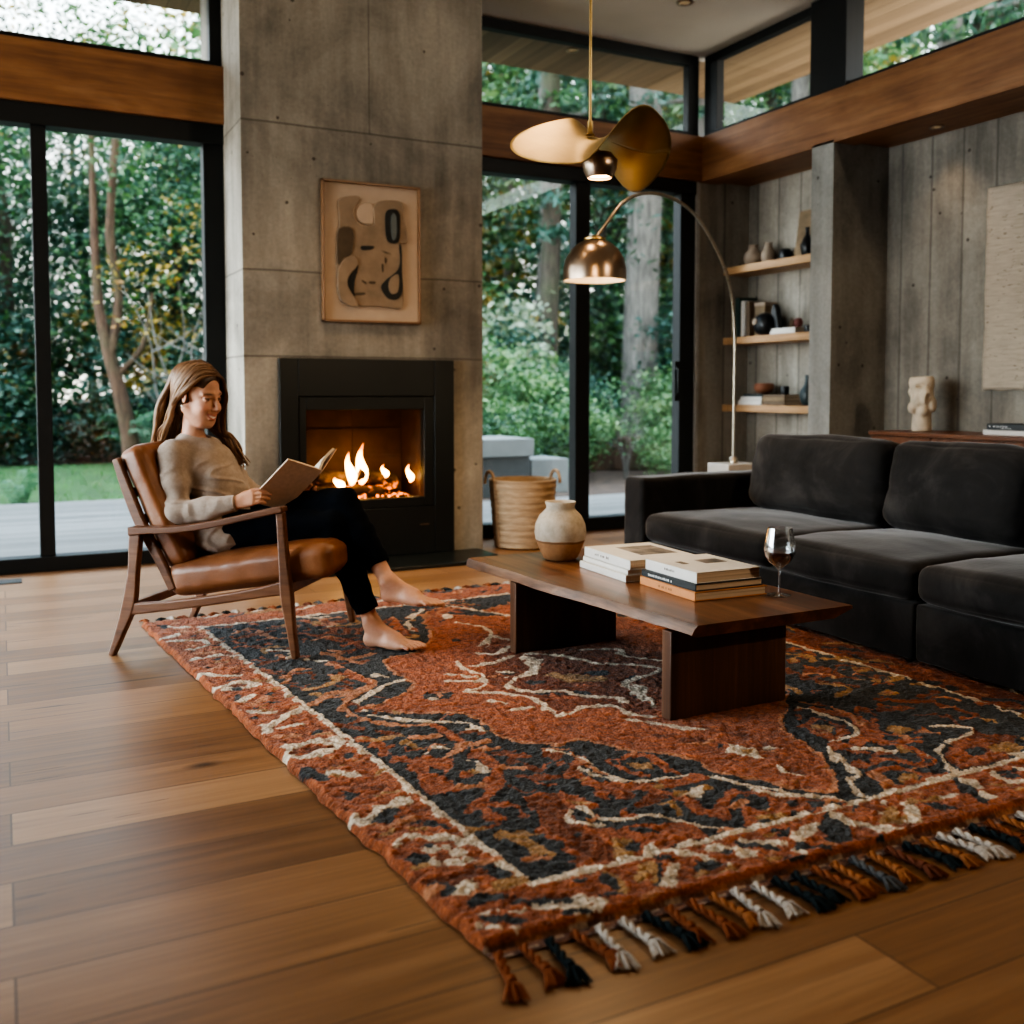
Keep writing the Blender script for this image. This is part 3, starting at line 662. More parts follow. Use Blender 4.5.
# ---------------------------------------------------------------- pendant over the table
pd = empty('pendant_lamp', (2.217, 3.6, ZC), 0, 'brass pendant lamp with a twisted sheet shade on a thin rod over the table', 'pendant lamp')
MB().lathe([(.055, -.0), (.055, -.018), (.012, -.024)], 24).build('ceiling_rose', M['brass'], pd, smooth=30)
MB().tube([(0, 0, -.02), (0, 0, -1.56)], .006, 10).lathe([(.006, -1.50), (.012, -1.505), (.012, -1.55), (.02, -1.56)], 14, cap0=False).build('rod', M['brass'], pd, smooth=40)
ex, ey = Vector((.889, -.457, 0)), Vector((.457, .889, 0))      # shade axes
def sheet(u, v):
    """round sheet: the left half tips toward the room, the right half rolls up in front"""
    a = 2 * PI * v; xn, yn = u * math.cos(a), u * math.sin(a); R0 = .335
    y = .92 * R0 * yn
    t = max(0, min(1, (xn + .22) / .95)); sm = t * t * (3 - 2 * t); sl = .56 - 1.10 * sm; t2 = max(0, min(1, (xn - .0) / .8)); s2 = t2 * t2 * (3 - 2 * t2)
    return ex * (xn * R0) + ey * y + Vector((0, 0, sl * y + .03 * xn - .02 - .085 * s2))
s = MB().grid(sheet, 24, 72)
o = s.build('shade', M['brass_sheet'], pd, loc=(0, 0, -1.550), smooth=80)
so = o.modifiers.new('thick', 'SOLIDIFY'); so.thickness = .003
cup = MB(); cup.lathe([(.022, .045), (.05, .04), (.074, .01), (.07, -.03), (.052, -.062), (.050, -.062), (.066, -.03), (.07, .005), (.045, .034)], 28, cap1=False)
cup.build('lamp_cup', M['bronze'], pd, loc=(.035, -.02, -1.675), smooth=50)
MB().lathe([(.0005, -.045), (.051, -.050)], 24, cap0=False, cap1=False).build('bulb', M['warm_bulb'], pd, loc=(.035, -.02, -1.675))
def lamp(name, loc, e, col=(1, .72, .42), r=.04, kind='POINT', **k):
    L = bpy.data.lights.new(name, kind); L.energy = e; L.color = col; L.shadow_soft_size = r
    for q, v in k.items(): setattr(L, q, v)
    o = bpy.data.objects.new(name, L); o.location = loc; COL.objects.link(o); return o
lamp('pendant_light', (2.252, 3.58, 1.945), 15, r=.04)

# ---------------------------------------------------------------- arc floor lamp behind the sofa
al = empty('arc_floor_lamp', (4.46, 5.36, 0), 0, 'tall arc floor lamp with a bronze dome shade reaching over the sofa', 'floor lamp')
def A(p): return (p[0] - 4.46, p[1] - 5.36, p[2])
MB().box(-.135, .135, -.11, .11, 0, .565).build('base', M['marble'], al, bev=.006)
arc = spline([A(q) for q in [(4.46, 5.36, .56), (4.46, 5.36, 1.0), (4.455, 5.355, 1.42), (4.40, 5.33, 1.72), (4.27, 5.28, 1.93), (4.04, 5.19, 2.13), (3.82, 5.09, 2.215), (3.574, 4.99, 2.238), (3.34, 4.88, 2.20), (3.16, 4.80, 2.11), (3.02, 4.735, 1.98), (2.945, 4.71, 1.90)]], 8)
MB().tube(arc, .0105, 10).lathe([(.03, .565), (.03, .60), (.014, .61)], 16).build('arc_pole', brushed('warm_steel', (.52, .45, .36), .28), al, smooth=60)
dome = [(.02, .225), (.05, .222), (.09, .205), (.13, .17), (.16, .12), (.174, .06), (.174, .0), (.170, .0), (.170, .06), (.155, .117), (.125, .165), (.085, .199), (.03, .214)]
hd = MB().lathe(dome, 48, A((2.93, 4.705, 1.662)), cap0=True, cap1=True).build('dome_shade', M['bronze'], al, smooth=60)
MB().lathe([(.052, .2205), (.060, .222), (.060, .232), (.02, .246), (.012, .246)], 28, A((2.93, 4.705, 1.662)), cap0=False).build('top_cap', M['brass'], hd, smooth=40)
MB().lathe([(.168, .002), (.1685, .06), (.153, .115), (.123, .162), (.084, .196), (.001, .20)], 40, A((2.93, 4.705, 1.662)), cap0=False, cap1=False).build('shade_lining', M['white_shade'], hd, smooth=60)
MB().lathe([(.001, .05), (.03, .06), (.042, .09), (.03, .125), (.014, .15), (.014, .19)], 20, A((2.93, 4.705, 1.662)), cap0=False).build('bulb', emit('arc_bulb', (1, .66, .34, 1), 10), hd, smooth=60)
lamp('arc_light', (2.93, 4.705, 1.68), 13, r=.06, kind='SPOT', spot_size=math.radians(150), spot_blend=.6)

# ---------------------------------------------------------------- sofa
sf = empty('sofa', (3.55, 3.0, 0), 0, 'long charcoal velvet sofa with a broad square arm standing on the rug edge', 'sofa')
def S(mb, name, mat=None, **k):
    mb.v = [(x - 3.55, y - 3.0, z) for x, y, z in mb.v]
    return mb.build(name, mat or M['velvet'], sf, **k)
def soft(seed, amp=.006, puff=(0, 0, .0), sc=5.0, lean=0.0):
    off = Vector((seed * 3.7, seed * 1.9, seed))
    def fn(p, u):
        bx, by, bz = (1 - u[0] ** 2), (1 - u[1] ** 2), (1 - u[2] ** 2)
        q = Vector(p)
        q.x += puff[0] * by * bz * (1 if u[0] > 0 else -1) * abs(u[0]) ** 2
        q.y += puff[1] * bx * bz * (1 if u[1] > 0 else -1) * abs(u[1]) ** 2
        q.z += puff[2] * bx * by * (1 if u[2] > 0 else -1) * abs(u[2]) ** 2
        n = mnoise.noise(Vector(p) * sc + off); n2 = mnoise.noise(Vector((p[0] * sc * 3, p[1] * sc * 1.2, p[2] * sc * 3)) + off)
        d = amp * n + amp * .4 * n2
        q += Vector((u[0] * d, u[1] * d, u[2] * d))
        return q
    return fn
def T(x, y, z, rx=0, ry=0, rz=0): return Matrix.Translation((x, y, z)) @ Euler((rx, ry, rz)).to_matrix().to_4x4()
def span(x0, x1, y0, y1, z0, z1): return (x1 - x0, y1 - y0, z1 - z0), T((x0 + x1) / 2, (y0 + y1) / 2, (z0 + z1) / 2)
for nm, (y0, y1), sd in (('base', (2.618, 4.40), 1), ('base', (.72, 2.610), 2)):
    sz, m = span(3.05, 4.08, y0, y1, .035, .252)
    S(MB().rbox(sz, .014, 16, soft(sd, .003), m), nm, smooth=70)
sz, m = span(3.03, 4.08, 4.375, 4.565, .035, .592); S(MB().rbox(sz, .028, 16, soft(3, .004, (.0, .006, .006)), m), 'arm', smooth=70)
sz, m = span(3.03, 4.08, .50, .715, .035, .592); S(MB().rbox(sz, .028, 10, soft(4, .004, (.0, .006, .006)), m), 'arm', smooth=70)
for y0, y1 in ((2.618, 4.372), (.72, 2.610)):
    sz, m = span(3.90, 4.08, y0, y1, .253, .64); S(MB().rbox(sz, .03, 10, soft(5, .004), m), 'back_frame', smooth=70)
for k, (y0, y1) in enumerate(((3.412, 4.372), (2.616, 3.404), (1.72, 2.608), (.722, 1.712))):
    sz, m = span(3.025, 3.80, y0, y1, .256, .405)
    S(MB().rbox(sz, .05, 22, soft(11 + k, .006, (.012, .0, .026)), m), 'seat_cushion', smooth=80)
for k, (y0, y1) in enumerate(((3.392, 4.345), (2.640, 3.384), (1.70, 2.632), (.74, 1.692))):
    sz = (.21, y1 - y0, .415)
    m = T(3.815, (y0 + y1) / 2, .606, 0, math.radians(13), 0)
    S(MB().rbox(sz, .07, 22, soft(21 + k, .010, (.035, .0, .012), 6.0), m), 'back_cushion', smooth=80)
for x in (3.12, 4.0):
    for y in (.8, 2.5, 2.75, 4.5):
        S(MB().lathe([(.022, .0215), (.028, .036)], 12, (x, y, 0)), 'leg', M['black_steel'], smooth=40)

# ---------------------------------------------------------------- coffee table
ct = empty('coffee_table', (2.1, 3.05, 0), 0, 'low walnut live-edge coffee table on two slab legs standing on the rug', 'coffee table')
rnd = random.Random(3)
ys = [2.388 + i * (3.825 - 2.388) / 40 for i in range(41)]
def edge(y, x0, amp, ph): return x0 + amp * math.sin(y * 5.2 + ph) + amp * .5 * math.sin(y * 13 + ph * 2) + rnd.uniform(-.003, .003)
left = [(edge(y, 1.857 - .077 * (y - 2.386), .007, .5), y) for y in ys]
right = [(2.490 - .02 * (y - 2.386) + edge(y, 0, .006, 2.0), y) for i, y in enumerate(ys)]
mb = MB(); vs = []; fs = []
N = len(ys)
for (lx, ly), (rx, ry_) in zip(left, right):
    vs += [(lx, ly, .345), (lx - .008, ly, .332), (lx - .012, ly, .312), (lx + .01, ly, .303), (rx - .06, ry_, .303), (rx + .008, ry_, .333), (rx, ry_, .345)]
K = 7
for i in range(N - 1):
    for j in range(K - 1): fs.append((i * K + j, i * K + j + 1, (i + 1) * K + j + 1, (i + 1) * K + j))
    fs.append((i * K + K - 1, i * K, (i + 1) * K, (i + 1) * K + K - 1))
# undercut near end
vs2 = [Vector(v) for v in vs]
for j in range(K):
    if vs2[j].z < .34: vs2[j].y += .022 * (.345 - vs2[j].z) / .045
fs.append(tuple(range(K))); fs.append(tuple((N - 1) * K + j for j in range(K))[::-1])
mb._add([(v[0] - 2.1, v[1] - 3.05, v[2]) for v in vs2], fs)
mb.m = []
for f in mb.f:
    js = {i % K for i in f}
    mb.m.append(1 if (js <= {0, 1, 2, 3} and len(f) == 4) else (2 if js <= {3, 4, 5} and len(f) == 4 else 0))
mb.build('tabletop', [M['walnut'], M['walnut_edge'], M['walnut_leg']], ct, smooth=35)
for x0, y0 in ((1.843, 2.50), (1.780, 3.432)):
    MB().box(x0 - 2.1, x0 + .470 - 2.1, y0 - 3.05, y0 + .05 - 3.05, .020, .3025).build('leg', M['walnut_leg'], ct, bev=.004)

TT = .3455
def book(name, size, cover, loc, rz, label, cat='book', group=None, spine_marks=None, photo=None, hard=.003, pagemat=None, title=None):
    """closed book lying flat: local x = across (spine at -x), y = along the spine"""
    w, l, h = size
    t = empty(name, loc, rz, label, cat, group)
    c = MB(); c.box(0, w, 0, l, 0, hard); c.box(0, w, 0, l, h - hard, h); c.box(0, hard * 1.4, 0, l, hard, h - hard)
    co = c.build('cover', cover, t, bev=.0012)
    MB().box(hard * 1.4, w - .005, .004, l - .004, hard, h - hard).build('pages', pagemat or M['pages'], t)
    if photo:
        x0, x1, y0, y1 = photo
        MB().box(x0 * w, x1 * w, y0 * l, y1 * l, h, h + .0006).build('cover_photo', M['photo_grey'], co)
    if spine_marks:
        mt, segs = spine_marks; m_ = MB()
        for a, b, q0, q1 in segs: m_.box(-.0005, .0, a * l, b * l, h * q0, h * q1)
        m_.build('spine_print', mt, co)
    if title:
        m_ = MB()
        for a0, a1, b0, b1 in title: m_.box(a0 * w, a1 * w, b0 * l, b1 * l, h, h + .0006)
        m_.build('cover_print', M['ink'], co)
    return t
def dashes(a, b, n, q0, q1, seed):
    r = random.Random(seed); out = []; step = (b - a) / n
    for i in range(n):
        if r.random() < .12: continue
        out.append((a + i * step, a + i * step + step * r.uniform(.35, .75), q0, q1 + r.uniform(-.08, .0)))
    return out
# near stack (three), far stack (three)
g = 'books piled on the coffee table'
book('book', (.303, .345, .031), M['orange_cover'], (2.062, 2.668, TT), math.radians(-2.5), 'tan orange book at the bottom of the nearer stack on the table', group=g, spine_marks=(M['ink_tan'], dashes(.40, .66, 11, .35, .65, 1)))
book('book', (.288, .33, .024), M['black_cover'], (2.070, 2.675, TT + .032), math.radians(-1.5), 'charcoal book in the middle of the nearer stack on the table', group=g, spine_marks=(M['ink_white'], dashes(.42, .88, 18, .3, .66, 2)))
book('book', (.272, .315, .038), M['white_cover'], (2.078, 2.680, TT + .057), math.radians(-2), 'white picture book on top of the nearer stack on the table', group=g, spine_marks=(M['ink'], dashes(.42, .62, 8, .45, .68, 4)), photo=(.52, .86, .44, .68), title=[(.2, .3, .5 + i * .035, .525 + i * .035) for i in range(5)])
book('book', (.30, .36, .026), M['white_cover'], (2.045, 3.058, TT), math.radians(-3), 'white book at the bottom of the farther stack beside the jar', group=g)
book('book', (.29, .355, .018), M['white_cover'], (2.056, 3.062, TT + .027), math.radians(-3.5), 'thin white book in the middle of the farther stack', group=g)
book('book', (.30, .365, .036), M['white_cover'], (2.058, 3.050, TT + .046), math.radians(-4), 'white book with a grey photo on top of the farther stack', group=g, spine_marks=(M['ink'], dashes(.45, .8, 11, .4, .65, 5)), photo=(.34, .88, .25, .80))

# jar, glass of wine
MB().lathe([(0.0009, .0), (0.0614, 0), (0.0707, .008), (0.0874, .04), (0.1042, .085), (0.1097, .115), (0.1051, .15), (0.0893, .185), (0.0698, .205), (0.0605, .215), (0.0595, .226), (0.0660, .240), (0.0642, .245), (0.0558, .240), (0.0521, .225), (0.0539, .21), (0.0791, .18), (0.0930, .14), (0.0930, .1), (0.0465, .02), (0.0009, .015)], 56, cap0=False, cap1=False).build('clay_jar', M['pot'], loc=(2.09, 3.62, TT), smooth=60)
tag(bpy.data.objects['clay_jar'], 'round clay jar, cream above and brown below, at the table far end', 'jar')
wg = empty('wine_glass', (2.388, 2.62, TT), 0, 'stemmed glass of red wine standing on the coffee table near the sofa', 'wine glass')
outer = [(.001, 0), (.040, 0), (.041, .002), (.03, .005), (.008, .009), (.0042, .02), (.0038, .06), (.0045, .092), (.014, .100), (.036, .116), (.050, .138), (.0545, .160), (.052, .185), (.046, .215), (.042, .236)]
inner = [(.0412, .236), (.045, .215), (.051, .185), (.0533, .160), (.0488, .138), (.0352, .1175), (.012, .1025), (.001, .1012)]
MB().lathe(outer + inner, 40, cap0=False, cap1=False).build('glass_bowl', M['clear'], wg, smooth=60)
MB().lathe([(.001, .1017), (.0118, .1030), (.0348, .118), (.0484, .1385), (.0528, .153), (.0528, .1545), (.001, .1545)], 40, cap0=False, cap1=False).build('wine', M['wine'], wg, smooth=40)

# ---------------------------------------------------------------- basket by the door
bk = empty('woven_basket', (3.15, 5.97, 0), 0, 'tall woven seagrass basket with loop handles on the floor by the glass door', 'basket')
prof = [(.001, .002), (.175, .002), (.188, .01)] + [(.19 + .04 * (z / .45) ** .8 + .003 * math.sin(z * 140), z) for z in [i * .45 / 42 for i in range(1, 43)]] + [(.232, .458), (.226, .462), (.218, .455)] + [(.175 + .042 * (z / .45), z) for z in (.4, .2, .03)] + [(.001, .02)]
MB().lathe(prof, 48, cap0=False, cap1=False).build('body', M['basket'], bk, smooth=50)
ca, sa = .985, -.17
for sgn in (-1, 1):
    pts = []
    for i in range(15):
        t = PI * i / 14
        d = .05 * math.cos(t); zz = .43 + .085 * math.sin(t) ** .8
        r = .235
        pts.append((ca * r * sgn - sa * d * -1, sa * r * sgn + ca * d * 1, zz))
    MB().tube(pts, .011, 8).build('handle', M['basket'], bk, smooth=60)
strap = []
for z in [i * .45 / 12 for i in range(13)]:
    r = .1965 + .04 * (z / .45) ** .8; a = math.atan2(-.889, -.457) - .95
    strap.append((math.cos(a) * r, math.sin(a) * r, z + .006))
MB().tube(strap, .011, 8, flat=.5).build('strap', M['basket'], bk, smooth=60)

# ---------------------------------------------------------------- shelves in the niche and what is on them
for k, (z0, z1, lab) in enumerate(((1.985, 2.045, 'top oak shelf in the concrete niche, holding two pale jugs'), (1.428, 1.486, 'middle oak shelf in the concrete niche, holding upright books'), (.893, .950, 'lowest oak shelf in the concrete niche, holding flat stacked books'))):
    o = MB().box(5.20, 5.458, 5.172, 6.398, z0, z1).build('wall_shelf', M['shelf_oak'], bev=.004)
    tag(o, lab, 'shelf', 'oak shelves in the niche')
def pot(name, prof, mat, loc, label, cat, n=24):
    o = MB().lathe(prof, n, cap0=True, cap1=True).build(name, mat, loc=loc, smooth=55)
    return tag(o, label, cat)
jug = [(.03, 0), (.06, .01), (.076, .05), (.068, .09), (.042, .118), (.036, .14), (.043, .158), (.036, .158), (.03, .14), (.02, .12)]
z1, z2, z3 = 2.0455, 1.4865, .9505
pot('stoneware_jug', jug, M['cream_clay'], (5.31, 6.17, z1), 'squat pale clay jug, left one of two on the top shelf', 'jug')
pot('stoneware_jug', [(r * .78, z * 1.02) for r, z in jug], M['cream_clay'], (5.33, 6.02, z1), 'slim pale clay jug, right one of two on the top shelf', 'jug')
pot('small_pot', [(.035, 0), (.05, .03), (.045, .08), (.035, .1), (.03, .1)], M['dark_glaze'], (5.39, 5.90, z1), 'small black pot beside the pale jugs on the top shelf', 'pot')
pot('small_pot', [(.025, 0), (.03, .03), (.03, .08), (.022, .1)], M['brown_cover'], (5.40, 5.77, z1), 'small brown pot next to the leaning board on the top shelf', 'pot')
lb = MB().box(-.012, .012, -.105, .105, 0, .37).build('carved_board', M['tan_board'], loc=(5.375, 5.665, z1 + .002), rot=(0, math.radians(9), math.radians(4)), bev=.003)
tag(lb, 'mottled tan wooden panel leaning on the wall at the top shelf end', 'panel')
pot('bottle_vase', [(.03, 0), (.045, .03), (.05, .08), (.03, .13), (.013, .16), (.013, .2), (.018, .21)], M['dark_glaze'], (5.30, 5.57, z1), 'dark bottle vase in front of the leaning panel on the top shelf', 'vase')
def upright(y, w, h, d, mat, label, x=5.26, lean=0):
    t = empty('book', (x, y, z2), 0, label, 'book', 'books standing on the middle shelf')
    c = MB(); c.box(0, .003, 0, w, 0, h).box(.003, d, 0, .003, 0, h).box(.003, d, w - .003, w, 0, h)
    c.build('cover', mat, t, bev=.001)
    MB().box(.003, d - .004, .003, w - .003, .003, h - .004).build('pages', M['paper'], t)
    t.rotation_euler = (lean, 0, 0)
    return t
upright(6.325, .045, .30, .17, M['tan_board'], 'tall grey-tan book standing at the left end of the middle shelf')
upright(6.270, .05, .315, .18, M['green_cover'], 'tall dark green book standing second on the middle shelf')
upright(6.205, .045, .285, .19, M['white_cover'], 'white book standing beside the dark green book')
upright(6.150, .04, .275, .19, M['brown_cover'], 'brown book standing between the white book and the box file')
t = empty('box_file', (5.30, 6.02, z2), 0, 'tan box file standing behind the black sculpture on the middle shelf', 'box file')
MB().box(0, .13, 0, .115, 0, .235).build('case', M['tan_board'], t, bev=.003)
MB().box(-.004, .134, -.004, .119, .2355, .262).build('lid', M['cream_clay'], t, bev=.002)
# black sculpture with a pale eye
sc = empty('black_sculpture', (5.255, 5.955, z2), 0, 'round black sculpture with an upright fin on the middle shelf', 'sculpture')
sb = MB(); sb.lathe([(.04, 0), (.075, .02), (.092, .06), (.092, .10), (.075, .14), (.04, .165), (.012, .172)], 28)
sb.build('body', M['dark_glaze'], sc, smooth=60)
MB().prism([(-.15, 0), (-.05, 0), (-.055, .19), (-.085, .235), (-.11, .2)], lambda a, b: (.0, a, b), lambda a, b: (.05, a, b)).build('fin', M['dark_glaze'], sc, bev=.006)
MB().lathe([(.001, 0), (.02, .002), (.026, .01), (.012, .016)], 16, M=T(-.092, .012, .10, 0, math.radians(-80), 0)).build('eye', M['cream_clay'], sc, smooth=60)
gg = 'flat books on the niche shelves'
def flat(x, y, z, w, l, h, mat, label):
    return book('book', (w, l, h), mat, (x, y, z), 0, label, group=gg, hard=.002)
flat(5.23, 5.61, z2, .17, .27, .022, M['white_cover'], 'white book lying flat at the right end of the middle shelf')
flat(5.235, 5.615, z2 + .0225, .165, .255, .022, M['white_cover'], 'white book on top of another white one on the middle shelf')
pot('small_pot', [(.02, 0), (.033, .02), (.035, .045), (.024, .065), (.02, .066)], M['red_clay'], (5.31, 5.66, z2 + .0455), 'tiny dark red pot standing on the white books of the middle shelf', 'pot')
pot('small_pot', [(.024, 0), (.03, .03), (.026, .055), (.02, .056)], M['dark_glaze'], (5.30, 5.55, z2), 'tiny grey pot at the right end of the middle shelf', 'pot')
pot('small_figure', [(.03, 0), (.026, .03), (.012, .05), (.02, .075), (.022, .10), (.01, .125), (.004, .13)], M['brown_cover'], (5.40, 5.83, z2), 'small dark figure behind the white books of the middle shelf', 'figurine')
flat(5.22, 5.955, z3, .21, .27, .036, M['white_cover'], 'thick white book at the bottom of the lowest shelf stack')
flat(5.225, 5.955, z3 + .0365, .20, .25, .026, M['white_cover'], 'white book in the middle of the white stack on the lowest shelf')
flat(5.235, 5.96, z3 + .063, .18, .22, .022, M['black_cover'], 'grey book on top of the white stack on the lowest shelf')
flat(5.225, 5.70, z3, .20, .25, .030, M['brown_cover'], 'dark brown book at the bottom of the brown stack, lowest shelf')
flat(5.225, 5.70, z3 + .0305, .195, .25, .028, M['tan_board'], 'tan book in the middle of the brown stack, lowest shelf')
flat(5.23, 5.705, z3 + .059, .19, .24, .022, M['brown_cover'], 'brown book on top of the brown stack, lowest shelf')
pot('small_bowl', [(.035, 0), (.06, .012), (.078, .04), (.074, .075), (.066, .082), (.06, .078)], M['terracotta'], (5.33, 6.05, z3 + .0855), 'terracotta bowl on the flat books of the lowest shelf', 'bowl')
pot('small_pot', [(.03, 0), (.035, .03), (.034, .06), (.028, .062)], M['dark_glaze'], (5.34, 5.83, z3 + .0815), 'small black cup standing on the brown books of the lowest shelf', 'cup')
pot('bottle_vase', [(.03, 0), (.05, .025), (.058, .07), (.05, .11), (.026, .15), (.018, .19), (.02, .225), (.014, .225)], M['teal_glaze'], (5.31, 5.555, z3), 'slate blue bottle vase at the right end of the lowest shelf', 'vase')

# ---------------------------------------------------------------- sideboard and what is on it
sbd = empty('sideboard', (5.22, 3.5, 0), 0, 'long low walnut sideboard against the concrete wall behind the sofa', 'sideboard')
def SB(nm, b, mat=None, par=None, bev=.002):
    mb = MB(); mb.box(b[0] - 5.22, b[1] - 5.22, b[2] - 3.5, b[3] - 3.5, b[4], b[5]); return mb.build(nm, mat or M['cabinet'], par or sbd, bev=bev)
SB('top_panel', (4.985, 5.445, 2.34, 4.665, .775, .80), wood('sideboard_top', (.10, .036, .015), (.15, .055, .023), (.21, .083, .036), axis=1, rough=.35))
SB('carcass', (5.012, 5.44, 2.355, 4.65, .14, .7745), M['walnut_leg'])
yy = [4.648, 4.185, 3.72, 3.255, 2.79, 2.36]
for a, b in zip(yy[1:], yy[:-1]):
    d = SB('door', (4.992, 5.011, a + .003, b - .003, .15, .770))
for x in (5.03, 5.40):
    for y in (2.42, 3.5, 4.58): SB('leg', (x - .02, x + .02, y - .02, y + .02, 0, .1395), M['black_steel'])
book('book', (.24, .44, .028), M['white_cover'], (5.14, 3.50, .8005), 0, 'large white book lying on the sideboard under the black one', group='books on the sideboard')
book('book', (.23, .40, .036), M['black_cover'], (5.145, 3.52, .829), 0, 'black book with white spine lettering lying on the sideboard', group='books on the sideboard', spine_marks=(M['ink_white'], dashes(.66, .97, 9, .5, .72, 8) + dashes(.6, .78, 6, .22, .4, 9)))

# raw woven hanging
wh = empty('wall_hanging', (5.445, 3.72, 2.30), 0, 'raw beige woven wool hanging on the board-marked concrete wall', 'wall hanging')
def hang(u, v):
    y = (u - .5) * .90; z = -1.24 * v
    w = .012 * mnoise.noise(Vector((y * 4, z * 3, 0))); e = .006 * mnoise.noise(Vector((z * 9, 3.3, 0))) * (1 if u in (0, 1) else 0)
    return (-.010 + w * .5, y + e + .02 * v * (u - .5), z + (.008 * mnoise.noise(Vector((y * 14, 7, 1))) if v == 1 else 0))
ho = MB().grid(hang, 30, 44).build('cloth', M['hanging'], wh, smooth=80)
so = ho.modifiers.new('thick', 'SOLIDIFY'); so.thickness = .006

# ---------------------------------------------------------------- armchair (chair space: x forward, y from the near to the far side)
CH_LOC, CH_RZ = (.367, 4.231, 0), math.atan2(-.6155, .788)
ch = empty('armchair', CH_LOC, CH_RZ, 'walnut-framed lounge chair with tan leather cushions holding the reading woman', 'armchair')
def bar(pts, w, th, b, name, par=ch, mat=None, n=6):
    """a shaped rail: pts (a, z, height) drawn in the side plane, th thick in b"""
    sp = spline(pts, n); mb = MB(); vs = []; fs = []
    P = [np.array(q[:2]) for q in sp]
    for i, q in enumerate(sp):
        t = P[min(i + 1, len(P) - 1)] - P[max(i - 1, 0)]; t = t / (np.linalg.norm(t) + 1e-9); nn = np.array((-t[1], t[0]))
        h = q[2] / 2; tw = (q[3] if len(q) > 3 else th) / 2
        for sa_, sb_ in ((-1, -1), (1, -1), (1, 1), (-1, 1)):
            p = P[i] + nn * h * sa_; vs.append((p[0], b + sb_ * tw, p[1]))
    k = len(sp)
    for i in range(k - 1):
        for j in range(4): fs.append((i * 4 + j, i * 4 + (j + 1) % 4, (i + 1) * 4 + (j + 1) % 4, (i + 1) * 4 + j))
    fs.append((0, 3, 2, 1)); fs.append(tuple((k - 1) * 4 + j for j in range(4)))
    mb._add(vs, fs)
    return mb.build(name, mat or M['chair_wood'], par, bev=.007, seg=3, smooth=50)
for b, zf in ((0, .0), (.63, .0)):
    fz = .0245
    bar([(.010, .0 + (0 if b == 0 else 0), .026), (.052, .10, .040), (.092, .21, .056), (.113, .34, .044), (.122, .44, .05), (.128, .515, .052)], 0, .032, b, 'leg')
    bar([(.790, fz, .026), (.772, .15, .036), (.757, .27, .050), (.750, .36, .042), (.742, .48, .036), (.735, .592, .034)], 0, .032, b, 'leg')
    bar([(.105, .503, .034), (.18, .508, .028), (.30, .514, .026), (.44, .535, .026), (.58, .566, .026), (.70, .594, .026), (.752, .603, .022)], 0, .06, b, 'armrest')
    bar([(.085, .190, .050), (.25, .209, .040), (.45, .240, .038), (.64, .276, .042), (.757, .302, .056)], 0, .028, b, 'side_rail')
    bb = .04 if b == 0 else .59
    bar([(.022, .785, .032), (.07, .655, .044), (.125, .525, .046), (.20, .39, .040), (.262, .265, .036)], 0, .028, bb, 'back_post')
MB().box(.735, .763, .017, .613, .27, .315).build('front_rail', M['chair_wood'], ch, bev=.005)
MB().box(.080, .108, .017, .613, .18, .215).build('back_rail', M['chair_wood'], ch, bev=.005)
for t in (.06, .26, .46, .66, .88):
    a = .022 + t * .24; z = .785 - t * .52
    MB().rbox((.014, .52, .04), .006, 4, None, T(a + .004, .315, z, 0, math.radians(-25), 0)).build('back_slat', M['chair_wood'], ch, smooth=50)
def lsoft(seed, pf):
    f0 = soft(seed, .004, pf, 7.0)
    def fn(p, u):
        q = f0(p, u)
        r = mnoise.noise(Vector((p[0] * 26, p[1] * 9 + seed, p[2] * 20))) * .0035
        edge = max(abs(u[0]), abs(u[1]))
        return q + Vector((0, 0, r * (.3 + edge) * (1 if u[2] > 0 else .2)))
    return fn
sc_ = MB().rbox((.70, .575, .135), .045, 22, lsoft(31, (.012, .006, .022)), T(.578, .315, .352, 0, math.radians(-9.2), 0)).build('seat_cushion', M['leather'], ch, smooth=80)
bc_ = MB().rbox((.105, .535, .52), .036, 20, lsoft(33, (.022, .006, .01)), T(.168, .315, .590, 0, math.radians(-24.5), 0)).build('back_cushion', M['leather'], ch, smooth=80)


